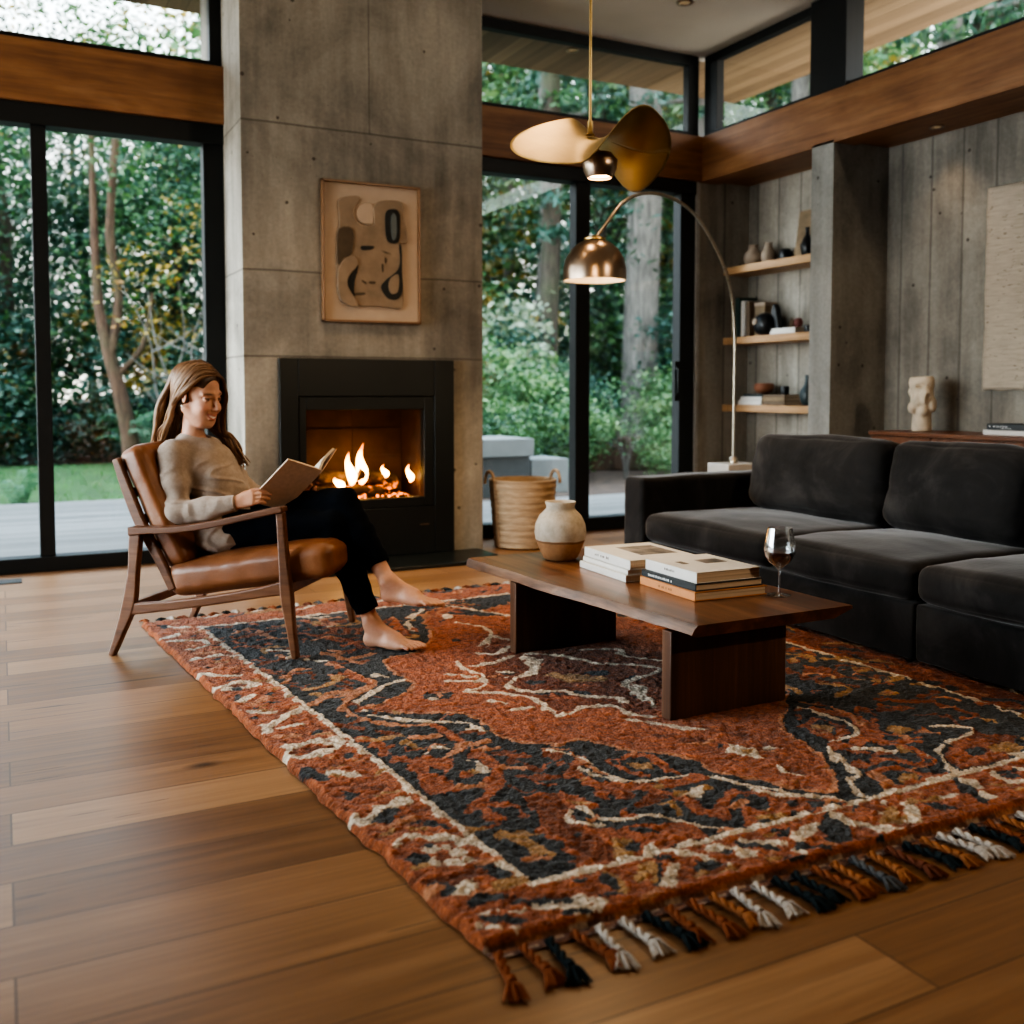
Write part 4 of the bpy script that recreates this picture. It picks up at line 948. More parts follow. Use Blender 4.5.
# ---------------------------------------------------------------- the rug (pattern = knots coloured on the pile mesh)
RC = [(.535, 4.70), (.775, 1.600), (3.17, 1.535), (3.10, 4.78)]      # far left, near left, near right, far right
FIELD = "O0:134,361 127,354 127,343 127,330 128,324 123,317 112,310 104,304 111,297 117,293 130,286 131,274 131,262 134,254 142,249 142,247 150,249 155,242 158,235 166,228 170,220 170,210 176,202 181,192 178,197 183,190 189,185 194,191 202,202 207,215 208,224 211,230 242,262 258,295 250,325 262,345 252,375 235,400 225,430 200,418 195,430 178,422 207,401 198,420 185,434 174,425 167,411 162,390 148,366 133,360;P1.44:134,361 127,354 127,343 127,330 128,324 123,317 112,310 104,304 111,297 117,293 130,286 131,274 131,262 134,254 142,249 142,247 150,249 155,242 158,235 166,228 170,220 170,210 176,202 181,192 178,197 183,190 189,185 194,191 202,202 207,215 208,224 211,230 242,262 258,295 250,325 262,345 252,375 235,400 225,430 200,418 195,430 178,422 207,401 198,420 185,434 174,425 167,411 162,390 148,366 133,360 134,361;R0:172,359 181,354 182,344 204,339 218,330 224,308 213,297 193,284 187,263 177,262 176,271 157,272 157,289 151,305 152,317 161,336;R0:195,320 230,320 242,300 230,275 200,280;N0:166,319 164,318 161,318 160,320 160,322 162,324 164,324 166,322;N0:168,290 166,289 163,290 160,292 160,294 162,296 165,295 168,293;N0:196,304 194,302 190,303 188,305 188,308 191,309 194,308 196,306;N0:204,293 202,291 199,292 198,294 198,296 200,297 203,297 204,295;N0:179,285 176,284 172,285 168,288 168,290 170,291 175,290 178,287;N0:193,275 191,273 189,273 188,275 190,277 192,280 194,280 194,278;N0:170,304 168,303 165,304 163,306 162,308 164,308 167,308 170,306;Y0:187,302 183,299 178,300 175,303 175,308 179,310 184,309 187,306;Y0:192,297 189,295 186,296 184,298 184,301 187,303 190,302 192,300;Y0:180,310 178,308 175,308 174,310 174,313 176,314 179,314 180,312;O0:171,283 169,283 165,284 162,286 161,288 164,288 167,287 170,285;O0:181,326 179,324 177,325 175,327 175,329 176,330 179,329 181,328;O0:184,292 182,292 179,292 176,294 176,296 178,297 181,296 184,294;C2.34:152,343 151,331 153,324 152,317 147,310 141,308;C2.34:141,330 146,326 150,321;C2.34:140,321 150,316;C2.34:180,401 186,388 182,374 172,359;C2.34:182,374 186,363;C2.34:165,352 171,346 181,354;C2.34:175,341 166,336 156,334;C2.34:179,339 176,328 177,323 170,315 163,314 156,305 161,296 170,293 172,286 183,277 182,272;C2.34:140,307 151,299 157,288 156,279 156,270 167,274 176,271 177,262 182,256;C2.34:144,282 152,282;C2.34:143,294 146,290;C2.34:160,324 165,321;C2.34:179,342 190,336 196,325 199,316 205,313 215,303 213,297 198,292 193,288 192,280 191,272 188,265;C2.34:173,257 181,248 183,244;C2.34:202,338 218,330 214,321 224,308;C0:179,339 184,331 177,322 171,312 173,324;C0:196,290 198,283 188,265 189,276;C2.34:174,257 178,252 183,243 189,239;R0:183,230 180,228 177,229 175,231 176,234 178,236 182,235 184,233;R0:179,238 177,238 174,238 171,240 171,242 173,243 176,242 178,240;R0:198,228 196,228 194,228 192,230 192,231 194,232 196,231 198,230;P1.44:176,231 181,229 185,231;N0:130,304 128,303 126,303 124,305 124,307 126,308 128,308 130,306;N0:168,372 167,371 165,371 164,372 164,374 165,376 167,376 168,374;N0:135,306 132,303 128,304 125,306 125,310 128,313 132,312 135,309;C0:129,304 128,303 126,303 125,304 125,306 126,307 128,307 129,306;C0:182,413 180,411 178,411 177,413 178,416 179,418 181,418 183,416;C0:187,225 190,222 191,219 188,212 185,216 182,220;Y0:189,218 188,217 187,217 186,218 187,219 188,220 189,220 190,219;C0:188,207 192,204 189,196 186,202;R2.7:197,219 192,212 190,199;C1.17:195,218 198,216;P3.06:109,364 111,353 113,341 115,331 109,324 101,322 96,322;O2.16:110,357 113,339 114,330;P2.7:107,323 102,318 98,312 97,302 100,294 105,287 108,284 116,281 117,278;C2.03:126,329 120,328 112,321 106,316 102,312 102,303;R2.16:101,313 102,305;C2.03:102,299 108,292 110,289 118,283 126,278 126,272 128,268;C0:129,269 127,268 125,268 124,270 124,272 126,274 128,274 129,272;O3.6:117,279 118,272 118,265 116,258;P3.6:116,260 125,260;P2.7:115,257 110,254;P2.7:120,254 126,254;O0:97,252 104,256 111,252 113,255 104,241 104,231 99,230 95,234 97,245;N0:104,244 103,243 102,243 101,244 101,245 102,246 103,247 104,246;O4.14:118,254 119,246 118,239 115,234 114,230 108,225 104,221 103,215 105,211;O3.06:106,220 110,217;C2.5:115,247 115,239;O0:112,239 110,237 108,237 107,239 108,241 109,243 111,243 112,241;P2.7:105,232 110,231;O3.6:92,281 96,274 95,264 98,257 105,255;Y3.06:96,276 104,276;P3.6:108,272 114,271;C2.03:105,259 109,263 112,260;Y2.34:104,270 105,263;R2.7:90,295 96,287;R2.34:99,283 104,278;R3.06:125,247 130,244;P2.7:120,240 125,236;R3.6:123,229 130,227;R2.7:125,243 128,233;P0:140,243 139,242 137,242 136,243 136,245 138,247 140,247 141,245;R0:138,240 136,238 135,238 134,240 134,242 136,244 138,245 139,243;C1.72:118,342 122,336;C0:122,339 121,338 119,338 118,339 118,341 119,343 121,343 122,342;P2.7:113,376 116,366 120,358;R2.7:104,342 108,334;P2.34:104,348 108,343;R3.06:86,374 94,378 104,377;P3.06:88,347 93,359 99,359;R3.06:89,340 94,334 106,341;P3.06:89,317 98,325 107,324;R3.06:90,401 94,391 100,392;P3.06:112,377 117,366 128,369;R3.06:126,397 127,383 131,376;Y2.88:92,334 101,337 107,344;C2.03:103,373 108,367;P3.24:86,427 94,434 99,411;R3.24:86,418 102,424;O2.7:108,351 113,334;O3.06:120,437 124,424 135,429;O3.06:113,414 120,400;O3.06:127,450 140,450;O3.06:155,475 156,448;C1.87:122,417 133,427;C1.87:120,448 128,438;O0:116,220 126,218 129,214 130,205 122,207 118,200 124,195 144,188 144,181 134,180 123,179 101,179 110,185 111,193 109,200 113,204;R0:116,219 125,218 122,205 120,195 121,181 112,182 104,180 112,186 113,196 114,206;Y0:109,199 107,198 105,198 103,200 103,202 105,204 108,204 109,202;Y3.6:103,202 105,194 106,189;N0:112,192 111,190 109,191 108,192 108,194 110,195 111,195 112,193;N0:119,194 118,193 117,193 116,194 116,196 117,196 119,196 119,195;Y0:123,190 127,186 122,179 118,180 120,185;C0:126,182 130,183 130,179 124,178;N0:126,183 125,181 124,181 123,182 124,184 125,185 127,186 127,184;N2.7:129,192 134,188;N2.7:101,180 108,182;P2.34:100,189 105,188;O3.6:136,187 142,181;C1.72:125,196 120,200 120,204 122,206;C1.72:126,207 126,200 132,196 138,196 142,191 146,184 153,179;O2.7:124,249 130,244;P2.7:120,240 125,236;R3.6:123,230 129,228;R0:140,241 137,238 135,237 134,240 135,243 137,246 140,246 141,244;P1.62:137,247 143,243;O4.5:142,236 137,231 135,223 138,217 146,211 156,209 164,209;C1.56:138,245 143,236 142,227 144,218 148,214 155,213 162,212;C1.4:139,230 140,223 144,216;P1.44:142,241 142,231 142,222;O2.7:150,230 157,231 161,227 160,219 160,214;O2.16:150,229 149,222 152,217;Y0:153,227 159,224 156,220 152,222;N0:159,226 157,226 156,226 154,227 154,228 155,229 157,228 158,227;R3.6:137,212 140,208;O2.7:141,214 138,208;R4.5:140,202 147,204;O3.96:149,205 152,199 151,192 154,187;O3.6:154,188 162,196 170,196 173,191 169,183;P2.7:160,190 164,191;Y3.6:152,203 161,203;C0:156,204 162,204 156,198 153,201;Y0:156,181 163,186 170,184 166,179;N0:162,180 161,179 160,179 159,180 159,181 161,182 162,182 163,181;C1.72:167,208 171,200 176,193 179,188;C1.72:170,199 175,190 183,185 187,179;O3.6:157,181 162,186 166,180 172,188;O3.06:171,183 177,180;Y2.7:162,182 167,180;O5.4:231,240 238,229 235,218 228,210 213,210;C2.03:230,241 232,228 231,220 226,214 216,214;P1.44:234,246 240,233 235,219;O0:216,228 227,233 229,222 226,216 216,214 215,221;N0:218,227 227,230 227,222 221,217;Y0:225,221 221,219 218,220 216,222 217,225 221,227 224,226 226,224;C2.18:210,210 206,198 202,191 197,189 193,180;O3.24:208,195 218,196 223,189 229,190 231,199 228,207 238,202;C2.81:217,206 222,203 225,199;O3.06:206,191 216,190 218,184 224,180;P4.5:207,189 204,180;Y0:215,182 212,180 210,180 209,182 210,184 213,186 216,186 217,184;O3.6:206,180 218,180;R0:253,220 264,217 259,200 248,198 235,189 230,181 248,180 269,192 262,196 261,202 266,215;O0:248,198 258,195 250,182 232,182 236,189;N0:249,187 246,186 243,186 242,188 244,190 247,191 250,191 251,189;C2.03:253,209 260,205 258,200 248,198 239,195 232,189 228,180;Y0:261,184 257,183 253,184 251,186 253,189 257,190 261,190 263,187;C2.34:252,183 257,181;Y0:245,210 242,209 239,209 238,211 238,213 241,215 245,214 246,212;R3.24:257,278 257,262 264,251;R3.24:290,287 287,271 296,271;Y3.24:256,259 260,250 249,245;R3.24:258,237 266,230 274,227;R3.24:253,227 261,225;Y3.24:242,262 241,254;R3.24:273,222 274,210;R3.24:300,264 295,250;Y3.24:295,221 295,215;R3.24:274,232 283,233;Y0:270,261 267,260 264,260 263,262 265,264 268,266 271,266 272,264;R0:281,287 277,285 274,285 273,287 275,290 279,293 282,293 283,291;Y0:272,238 269,237 266,238 264,240 265,242 268,243 271,242 273,240;R0:270,284 267,282 265,282 264,284 265,287 268,288 270,288 271,286;Y0:286,263 282,262 279,262 277,264 279,267 282,269 286,268 287,266;R0:269,272 266,271 263,271 262,272 263,275 266,276 269,276 270,274;Y0:290,241 287,240 284,241 283,243 284,245 286,246 290,246 291,244;P0:269,262 267,261 266,261 266,262 266,263 268,264 269,264 269,263;P0:270,239 269,238 267,239 266,240 266,241 268,242 270,241 271,240;R3.6:280,434 287,433 290,439;O1.8:258,383 263,379 268,383;P2.7:165,447 169,446 170,450;Y3.6:259,372 260,369 263,369;R3.6:253,447 255,450 252,452;Y1.8:279,426 284,420 291,423;R3.6:151,418 146,417 145,411;O2.7:263,370 263,374 260,376;P1.8:188,431 186,433 182,432;Y1.8:262,371 264,376 260,380;R2.7:273,429 275,425 281,425;Y3.6:263,411 262,404 268,401;R3.6:148,436 148,443 141,446;O1.8:252,429 255,435 252,440;P1.8:190,443 193,444 193,447;Y3.6:279,343 281,337 287,337;R3.6:235,418 230,424 223,421;Y2.7:263,368 259,369 256,366;R2.7:152,415 153,418 151,420;O1.8:273,407 271,410 268,409;P1.8:157,424 157,417 164,415;Y2.7:282,338 283,331 289,329;R1.8:141,415 137,410 141,405;Y3.6:268,377 264,378 261,375;R2.7:230,432 237,428 243,434;O2.7:268,343 273,337 280,340;P1.8:196,443 200,442 201,445;Y2.7:278,399 276,395 280,392;R3.6:285,424 282,420 285,416;Y2.7:283,403 286,405 285,409;R2.7:203,431 196,436 189,431;O1.8:261,299 260,302 256,302;P3.6:175,420 169,424 163,421;Y3.6:282,390 284,385 289,386;R3.6:148,437 149,441 145,445;Y3.6:256,294 263,296 263,304;R1.8:276,298 280,293 286,295;O1.8:269,300 270,303 267,306;P1.8:281,347 282,339 290,336;Y1.8:275,407 272,410 269,408;R1.8:278,351 276,352 273,350;Y3.6:256,415 254,418 250,417;R1.8:284,270 277,273 271,268;O1.8:260,359 254,363 248,359;P3.6:280,327 285,322 291,324;Y2.7:279,288 272,290 268,285;R2.7:282,291 281,299 273,301;Y1.8:278,331 281,337 276,341;R1.8:282,404 288,409 285,416;O1.8:263,272 267,273 267,277;P1.8:252,388 249,392 244,392;Y3.6:262,351 268,351 270,357;R2.7:281,410 281,418 274,422;Y1.8:284,276 286,279 284,282;R3.6:279,430 271,430 268,423;O1.8:275,288 281,288 283,293;P3.6:265,265 264,269 259,270;Y2.7:277,250 285,250 288,257;R1.8:265,264 259,265 256,259;Y1.8:270,258 274,252 282,254;R2.7:260,336 262,340 259,343;O2.7:274,343 266,340 267,332;P1.8:265,435 262,443 255,443;Y2.7:253,305 251,299 255,296;R2.7:273,356 279,351 286,355;Y2.7:282,315 281,317 278,317;R3.6:271,269 268,263 271,258;O1.8:252,291 253,299 246,302;P1.8:272,403 270,411 263,412;Y2.7:275,282 278,289 273,294;R1.8:283,409 284,416 277,420;Y1.8:272,384 270,387 266,387;R2.7:257,308 257,302 262,301;O2.7:281,298 287,300 287,306;P1.8:251,376 257,374 261,379;Y3.6:257,402 251,397 253,389;R1.8:263,368 257,371 252,365;Y1.8:283,418 279,419 276,416;R3.6:263,272 268,269 272,273;O3.6:280,399 276,403 271,402;P2.7:284,399 289,397 292,402;Y2.7:259,297 251,299 247,292;R1.8:279,422 272,428 265,424;Y2.7:254,329 252,324 255,320;R2.16:146,390 152,390 153,398;P3.06:135,436 128,436 126,427;O3.06:141,443 143,435 153,436;Y3.06:130,421 139,421 140,432;C1.87:149,450 145,448 146,443;R3.06:129,406 132,414 123,419;R3.06:128,427 134,426 136,433;P2.16:123,399 120,404 114,401;O2.16:144,445 147,448 144,453;Y3.06:99,396 92,397 90,389;C2.65:122,448 123,441 131,441;R2.16:135,373 142,374 142,382;R3.06:127,415 124,407 133,403;P2.16:113,372 118,376 114,382;O2.16:124,400 121,397 124,393;Y2.16:149,388 152,386 155,389;C2.65:97,378 102,386 93,393;R3.06:128,433 128,429 134,429;R2.16:136,377 142,377 142,384;P2.16:101,409 108,411 106,419;O3.06:133,384 129,390 121,386;Y3.06:121,428 124,429 123,433;C1.87:142,373 146,376 142,381;R3.06:131,404 136,410 129,417;R3.06:150,393 154,400 147,407;P2.16:125,422 129,423 129,428;C1.87:184,439 191,433 198,420 207,401;C2.65:176,435 160,414 157,396;O4.5:155,420 151,396"
BORDER = "R0:290,185 330,185 330,452 290,452;C2.81:62,455 67,449 71,448;C2.81:59,432 65,436;C2.81:61,426 72,421 72,412 66,409;C2.81:64,392 70,394 76,394;C2.81:63,371 68,365 75,363;C2.81:66,350 74,354 78,347 67,347;C2.81:69,331 74,336;C2.81:68,321 72,317 76,315;C2.81:69,305 72,303 79,310 83,312;C2.81:74,299 80,300;C2.81:70,297 71,302;C2.81:72,282 78,283 86,283 86,277 78,272 71,274 72,282;C2.81:78,257 83,252;P2.7:66,375 72,379;P2.34:65,401 73,399;P2.34:71,326 79,332;N0:70,335 68,332 68,331 67,333 67,336 68,339 69,340 70,338;N0:81,335 80,333 79,333 78,334 78,336 79,338 80,338 81,337;N0:78,274 78,273 77,273 76,274 76,275 76,276 78,276 78,275;N0:87,266 86,264 84,264 83,266 83,268 84,269 86,269 87,268;N0:85,290 84,289 83,289 81,290 81,292 82,292 84,292 85,291;N0:74,259 73,257 72,256 71,258 72,260 72,262 74,262 74,261;N0:75,388 74,387 72,387 71,388 71,390 72,391 73,391 74,390;N0:63,452 62,450 61,449 60,451 59,454 60,457 62,457 63,455;N0:72,430 71,428 70,428 69,430 68,432 69,433 71,433 72,432;N0:72,345 72,344 70,344 69,345 69,347 69,348 71,348 72,346;N0:71,312 71,311 70,311 69,312 68,314 69,314 70,314 71,313;P0:78,289 77,288 75,289 73,290 73,292 74,292 76,292 78,291;P0:86,286 86,284 84,284 84,285 84,287 85,289 86,289 87,288;P0:74,290 74,289 72,289 71,290 70,292 71,293 73,292 74,291;C2.65:72,280 79,283 85,276 79,272 71,273 72,280;R0:81,277 80,276 78,276 76,277 76,279 77,280 79,280 81,278;C3.28:78,257 81,254 83,252;N3.6:72,262 74,254;N0:76,245 80,240 77,237 75,239;R3.6:80,244 86,242;C5.07:76,224 81,229 88,231;N2.88:80,222 84,227;N2.88:84,221 88,217 91,212;P2.7:78,219 86,220;C3.43:77,209 81,213 85,209 90,207 91,203;C0:86,202 84,201 83,201 82,202 82,204 83,205 84,205 86,204;C0:91,198 89,197 88,197 87,198 87,200 88,201 90,201 91,200;C0:84,196 83,195 81,196 80,197 80,198 81,199 83,199 84,198;C0:88,193 87,192 85,193 84,194 84,196 85,197 87,196 88,195;C0:88,202 88,201 86,201 86,202 86,203 87,204 88,204 88,203;C0:91,194 90,194 89,194 88,195 88,196 89,197 90,197 91,196;R0:87,198 86,197 84,197 83,199 84,200 85,201 86,201 87,200;N0:82,199 80,197 78,197 77,199 77,201 79,203 80,203 82,201;N3.6:91,191 93,185;C3.12:82,182 85,184;P2.7:85,180 88,180;N3.6:80,187 80,184;P2.7:91,192 95,192;Y3.6:90,181 95,181;R3.6:83,189 89,188;N3.24:83,178 88,177 91,174 96,169 102,168;C2.96:94,171 98,168 100,166 104,168 106,166;R2.7:94,174 100,172;C0:81,169 81,168 80,168 79,169 79,170 80,171 81,170 81,170;C0:83,166 83,166 82,166 81,167 81,168 82,168 83,168 83,167;C0:87,165 86,164 86,164 85,165 85,166 86,166 87,166 87,165;C0:90,170 89,169 88,170 87,170 87,171 88,171 89,171 90,171;C0:83,172 83,171 82,172 81,172 81,173 82,173 83,173 83,172;C0:87,172 86,172 85,172 85,172 85,173 85,173 86,173 87,173;N0:86,169 85,168 84,168 82,169 82,171 83,171 85,171 86,170;N2.16:81,172 88,167;C3.12:93,171 99,167 101,164 105,166 103,169;N2.7:88,176 93,173 100,170;N0:125,175 126,173 120,166 118,167 122,172;C0:128,174 130,173 123,164 120,166;Y3.6:123,174 119,169;Y3.06:113,174 112,168;N2.7:112,174 111,170;C2.03:140,174 145,173 145,169 147,169;C1.87:133,176 136,173 137,168 139,166;N3.24:132,169 137,167;C1.72:150,174 155,170;N2.34:148,174 153,168;N0:143,171 142,170 141,170 141,171 141,172 142,173 143,172 144,172;C2.34:156,166 157,164;C3.12:161,169 165,171 170,173;N5.4:177,174 170,165;C2.81:179,175 178,171 181,168 182,164 186,163;C3.12:196,174 199,171 197,168 193,164;Y0:192,168 189,166 187,166 187,168 189,170 192,172 194,173 194,171;C2.03:188,172 189,171;R0:192,172 190,172 187,172 185,174 186,175 188,176 190,176 192,174;C2.18:208,171 215,170;N3.96:224,175 220,170 218,165;C3.43:226,174 224,171;C2.81:222,167 222,165;N2.52:202,171 207,165;Y2.7:202,172 209,171;C2.65:237,175 234,170 238,168;C2.34:245,174 246,173;N0:240,171 239,170 237,171 236,172 237,173 239,173 240,173 241,172;C2.34:156,166 157,164;C1.87:150,174 156,169;C0:147,168 146,168 145,168 144,168 145,170 146,170 147,170 148,169;N3.24:158,166 164,164;O2.7:183,175 187,175;C2.81:79,465 85,465 90,472;R3.24:124,468 131,470 134,477;C2.81:162,461 165,462 168,465;P2.34:277,464 284,465 288,472;N2.34:159,469 165,469 170,476;C2.03:116,464 124,461 132,466;Y3.24:218,474 222,473 227,476;N3.24:220,460 226,459 232,465;C2.81:199,473 205,474 209,480;R2.34:218,471 225,471 230,478;C2.03:201,472 204,474 205,478;P3.24:105,473 109,473 113,477;N2.34:259,461 263,460 267,462;C2.03:176,475 179,474 183,476;Y3.24:111,465 117,464 123,469;N2.34:195,470 201,467 208,470;C2.81:168,473 175,472 181,478;R3.24:268,462 273,463 275,469;C2.03:131,473 137,471 144,475;P2.34:205,462 208,463 210,467;N3.24:93,461 97,464 99,470;C2.03:103,466 108,468 109,474;Y3.24:99,466 106,463 114,468;N3.24:178,461 181,462 183,466;N2.34:301,283 302,287 299,290;O3.24:305,353 308,359 304,366;N3.24:298,207 298,214 291,219;Y2.34:308,289 306,296 297,300;O3.24:303,265 305,272 300,279;Y2.34:296,358 295,364 288,369;P3.24:295,223 294,227 291,230;N3.24:291,232 294,237 290,243;O3.24:296,231 299,237 296,244;N3.24:294,202 293,206 289,209;Y3.24:298,263 297,271 289,275;O3.24:301,401 299,406 293,408;Y2.34:292,188 293,195 288,201;P3.24:296,408 297,414 292,419;N2.34:302,437 301,444 294,448;O2.34:296,228 297,233 294,238;N3.24:304,326 303,333 295,338;Y2.34:297,339 296,343 291,345;O3.24:295,353 296,361 290,368;Y3.24:296,363 294,370 285,373;P2.34:306,419 303,425 295,427;N3.24:299,286 299,291 294,295;O2.34:304,330 305,334 301,339;N3.24:291,441 289,446 282,449;Y2.34:307,219 308,224 304,229;O3.24:302,251 302,258 296,263;Y3.24:306,183 305,189 300,192;P2.34:303,336 303,339 300,341;N3.24:299,320 301,326 296,332;O3.24:298,367 300,374 295,380;N2.34:292,275 295,281 292,287;Y2.34:295,387 296,394 291,401;O2.34:295,255 296,260 291,265;Y2.34:295,200 295,206 290,210;P2.34:297,364 295,369 288,371;N2.34:292,262 294,269 290,276;O3.24:306,416 303,422 295,424;N3.24:301,331 299,337 291,339;Y3.24:291,272 289,279 281,282;O2.34:298,248 299,253 294,257;Y3.24:293,339 293,343 289,346;P2.34:296,384 298,388 295,393;N3.24:305,347 305,352 300,356;O3.24:292,209 291,214 286,217;N3.24:295,350 296,354 294,358;Y3.24:302,324 304,329 300,335;O2.34:299,185 301,188 299,193;Y2.34:300,369 297,374 290,376;P3.24:292,343 293,351 286,358;N2.34:292,239 291,243 287,245"
RES = .005; RX0, RY0 = .40, 1.40; RW, RH = 580, 700
PAL = {'O': (.285, .086, .034), 'R': (.165, .045, .013), 'N': (.031, .0335, .0345), 'C': (.54, .45, .345), 'P': (.39, .17, .085), 'Y': (.30, .165, .065)}
KEYS = 'ORNCPY'
def rug_pattern():
    img = np.zeros((RH, RW), np.int8)
    yy, xx = np.mgrid[0:RH, 0:RW]; X = RX0 + xx * RES; Y = RY0 + yy * RES
    rs = np.random.RandomState(1)
    nz = sum(a * np.sin(X * fx + Y * fy + p) for a, fx, fy, p in [(rs.uniform(.001, .003), rs.uniform(-90, 90), rs.uniform(-90, 90), rs.uniform(0, 6)) for _ in range(10)])
    def fill(poly, k):
        P = np.array(poly); x0, x1, y0, y1 = P[:, 0].min(), P[:, 0].max(), P[:, 1].min(), P[:, 1].max()
        i0, i1 = max(0, int((x0 - RX0) / RES) - 3), min(RW, int((x1 - RX0) / RES) + 4); j0, j1 = max(0, int((y0 - RY0) / RES) - 3), min(RH, int((y1 - RY0) / RES) + 4)
        if i1 <= i0 or j1 <= j0: return
        sx = X[j0:j1, i0:i1] + nz[j0:j1, i0:i1]; sy = Y[j0:j1, i0:i1] + nz[j0:j1, i0:i1][::-1, ::-1] * .7
        ins = np.zeros(sx.shape, bool); n = len(P)
        for a in range(n):
            xa, ya = P[a]; xb, yb = P[(a + 1) % n]
            if ya == yb: continue
            c = ((ya > sy) != (yb > sy)) & (sx < (xb - xa) * (sy - ya) / (yb - ya) + xa)
            ins ^= c
        img[j0:j1, i0:i1][ins] = k
    def stroke(pts, w, k):
        P = np.array(pts); r = w / 2
        for a in range(len(P) - 1):
            (xa, ya), (xb, yb) = P[a], P[a + 1]
            i0, i1 = max(0, int((min(xa, xb) - r - RX0) / RES) - 3), min(RW, int((max(xa, xb) + r - RX0) / RES) + 4)
            j0, j1 = max(0, int((min(ya, yb) - r - RY0) / RES) - 3), min(RH, int((max(ya, yb) + r - RY0) / RES) + 4)
            if i1 <= i0 or j1 <= j0: continue
            sx = X[j0:j1, i0:i1] + nz[j0:j1, i0:i1]; sy = Y[j0:j1, i0:i1] - nz[j0:j1, i0:i1] * .8
            dx, dy = xb - xa, yb - ya; L2 = dx * dx + dy * dy + 1e-9
            t = np.clip(((sx - xa) * dx + (sy - ya) * dy) / L2, 0, 1)
            d = np.hypot(sx - xa - t * dx, sy - ya - t * dy)
            img[j0:j1, i0:i1][d < r * (1 + nz[j0:j1, i0:i1] * 60)] = k
    def run(data):
        for s in data.split(';'):
            h, b = s.split(':'); k = KEYS.index(h[0]); w = float(h[1:]) / 100
            pts = [tuple(float(q) / 100 for q in p.split(',')) for p in b.split()]
            if w == 0: fill(pts, k)
            else: stroke(spline(pts, 4) if len(pts) > 2 else pts, w, k)
    fld = [(.755, 4.45), (.84, 3.49), (.89, 2.85), (.915, 2.52), (.962, 1.785), (1.5, 1.785), (2.2, 1.785), (2.87, 1.80), (2.88, 2.5), (2.85, 3.1), (2.84, 4.50), (1.8, 4.47)]
    fill(fld, 2)
    keep = img.copy() == 2
    run(FIELD)
    # small filling scrolls and leaves between the large motifs
    def at(x, y): return img[min(RH - 1, max(0, int((y - RY0) / RES))), min(RW - 1, max(0, int((x - RX0) / RES)))]
    rr = random.Random(17)
    for _ in range(420):
        x, y = rr.uniform(.8, 2.85), rr.uniform(1.8, 4.45)
        if at(x, y) == 2 and keep[min(RH - 1, int((y - RY0) / RES)), min(RW - 1, int((x - RX0) / RES))]:
            a, l, cv = rr.uniform(0, 6.28), rr.uniform(.03, .075), rr.uniform(-1.4, 1.4)
            stroke(spline([(x, y), (x + l * .5 * math.cos(a), y + l * .5 * math.sin(a)), (x + l * math.cos(a + cv), y + l * math.sin(a + cv))], 3), rr.choice((.012, .016, .022)), rr.choice((4, 1, 0, 0, 5, 1)))
    for _ in range(260):
        x, y = rr.uniform(.95, 2.6), rr.uniform(1.85, 4.2)
        if at(x, y) == 0 and not (1.2 < x < 2.45 and 2.3 < y < 4.0):
            a, l = rr.uniform(0, 6.28), rr.uniform(.02, .05)
            stroke([(x, y), (x + l * math.cos(a), y + l * math.sin(a))], rr.choice((.012, .016)), rr.choice((1, 2, 5, 4)))
    img[~keep] = 0
    stroke(fld + [fld[0]], .022, 3)
    run(BORDER)
    for _ in range(230):
        t = rr.random()
        if rr.random() < .55: x, y = .60 + .16 * rr.random() + .16 * (1 - t), 1.7 + 3.0 * t
        else: x, y = rr.uniform(.9, 3.1), rr.uniform(1.60, 1.76)
        if at(x, y) == 0:
            a, l = rr.uniform(-.6, .6), rr.uniform(.015, .05)
            stroke([(x, y), (x + l * math.cos(a), y + l * math.sin(a))], rr.choice((.012, .016, .02)), rr.choice((1, 2, 4, 1, 5)))
    return img
_img = rug_pattern()
NU, NV = 530, 690
u = np.linspace(0, 1, NU + 1)[None, :]; v = np.linspace(0, 1, NV + 1)[:, None]
c = np.array(RC)
px = (1 - u) * (1 - v) * c[1, 0] + u * (1 - v) * c[2, 0] + u * v * c[3, 0] + (1 - u) * v * c[0, 0]
py = (1 - u) * (1 - v) * c[1, 1] + u * (1 - v) * c[2, 1] + u * v * c[3, 1] + (1 - u) * v * c[0, 1]
rs = np.random.RandomState(2)
def blur(a, n=1):
    for _ in range(n):
        a = (a + np.roll(a, 1, 0) + np.roll(a, -1, 0) + np.roll(a, 1, 1) + np.roll(a, -1, 1)) / 5
    return a
n1 = rs.rand(NV + 1, NU + 1); n2 = blur(rs.rand(NV + 1, NU + 1), 3); n2 = (n2 - n2.mean()) / n2.std(); n3 = blur(rs.rand(NV + 1, NU + 1), 40); n3 = (n3 - n3.mean()) / n3.std()
jx = px + (rs.rand(NV + 1, NU + 1) - .5) * .003; jy = py + (rs.rand(NV + 1, NU + 1) - .5) * .003
k = _img[np.clip(((jy - RY0) / RES + .5).astype(int), 0, RH - 1), np.clip(((jx - RX0) / RES + .5).astype(int), 0, RW - 1)]
pal = np.array([PAL[q] for q in KEYS])
colr = pal[k]
tone = 1 + .16 * n2 + .07 * n3 + .22 * (n1 - .5)
rowtone = (1 + .10 * np.sin(v * 1100 + 2 * n3)) 
du = np.minimum(u, 1 - u) * 2.4 + 0 * v; dv0 = v * 3.1 + 0 * u; dv1 = (1 - v) * 3.1 + 0 * u
strip = (dv0 < .034) | (dv1 < .03)
sc = np.array([(.17, .085, .055), (.26, .115, .06), (.12, .06, .045), (.33, .24, .18)])[((np.round(u * 120).astype(int) * 7 + np.round(v * 690).astype(int) // 2) % 11 % 4 + 0 * strip.astype(int))]
colr = np.where(strip[..., None], sc, colr)
edgef = np.clip(np.minimum(du, np.minimum(dv0, dv1)) / .02, 0, 1)
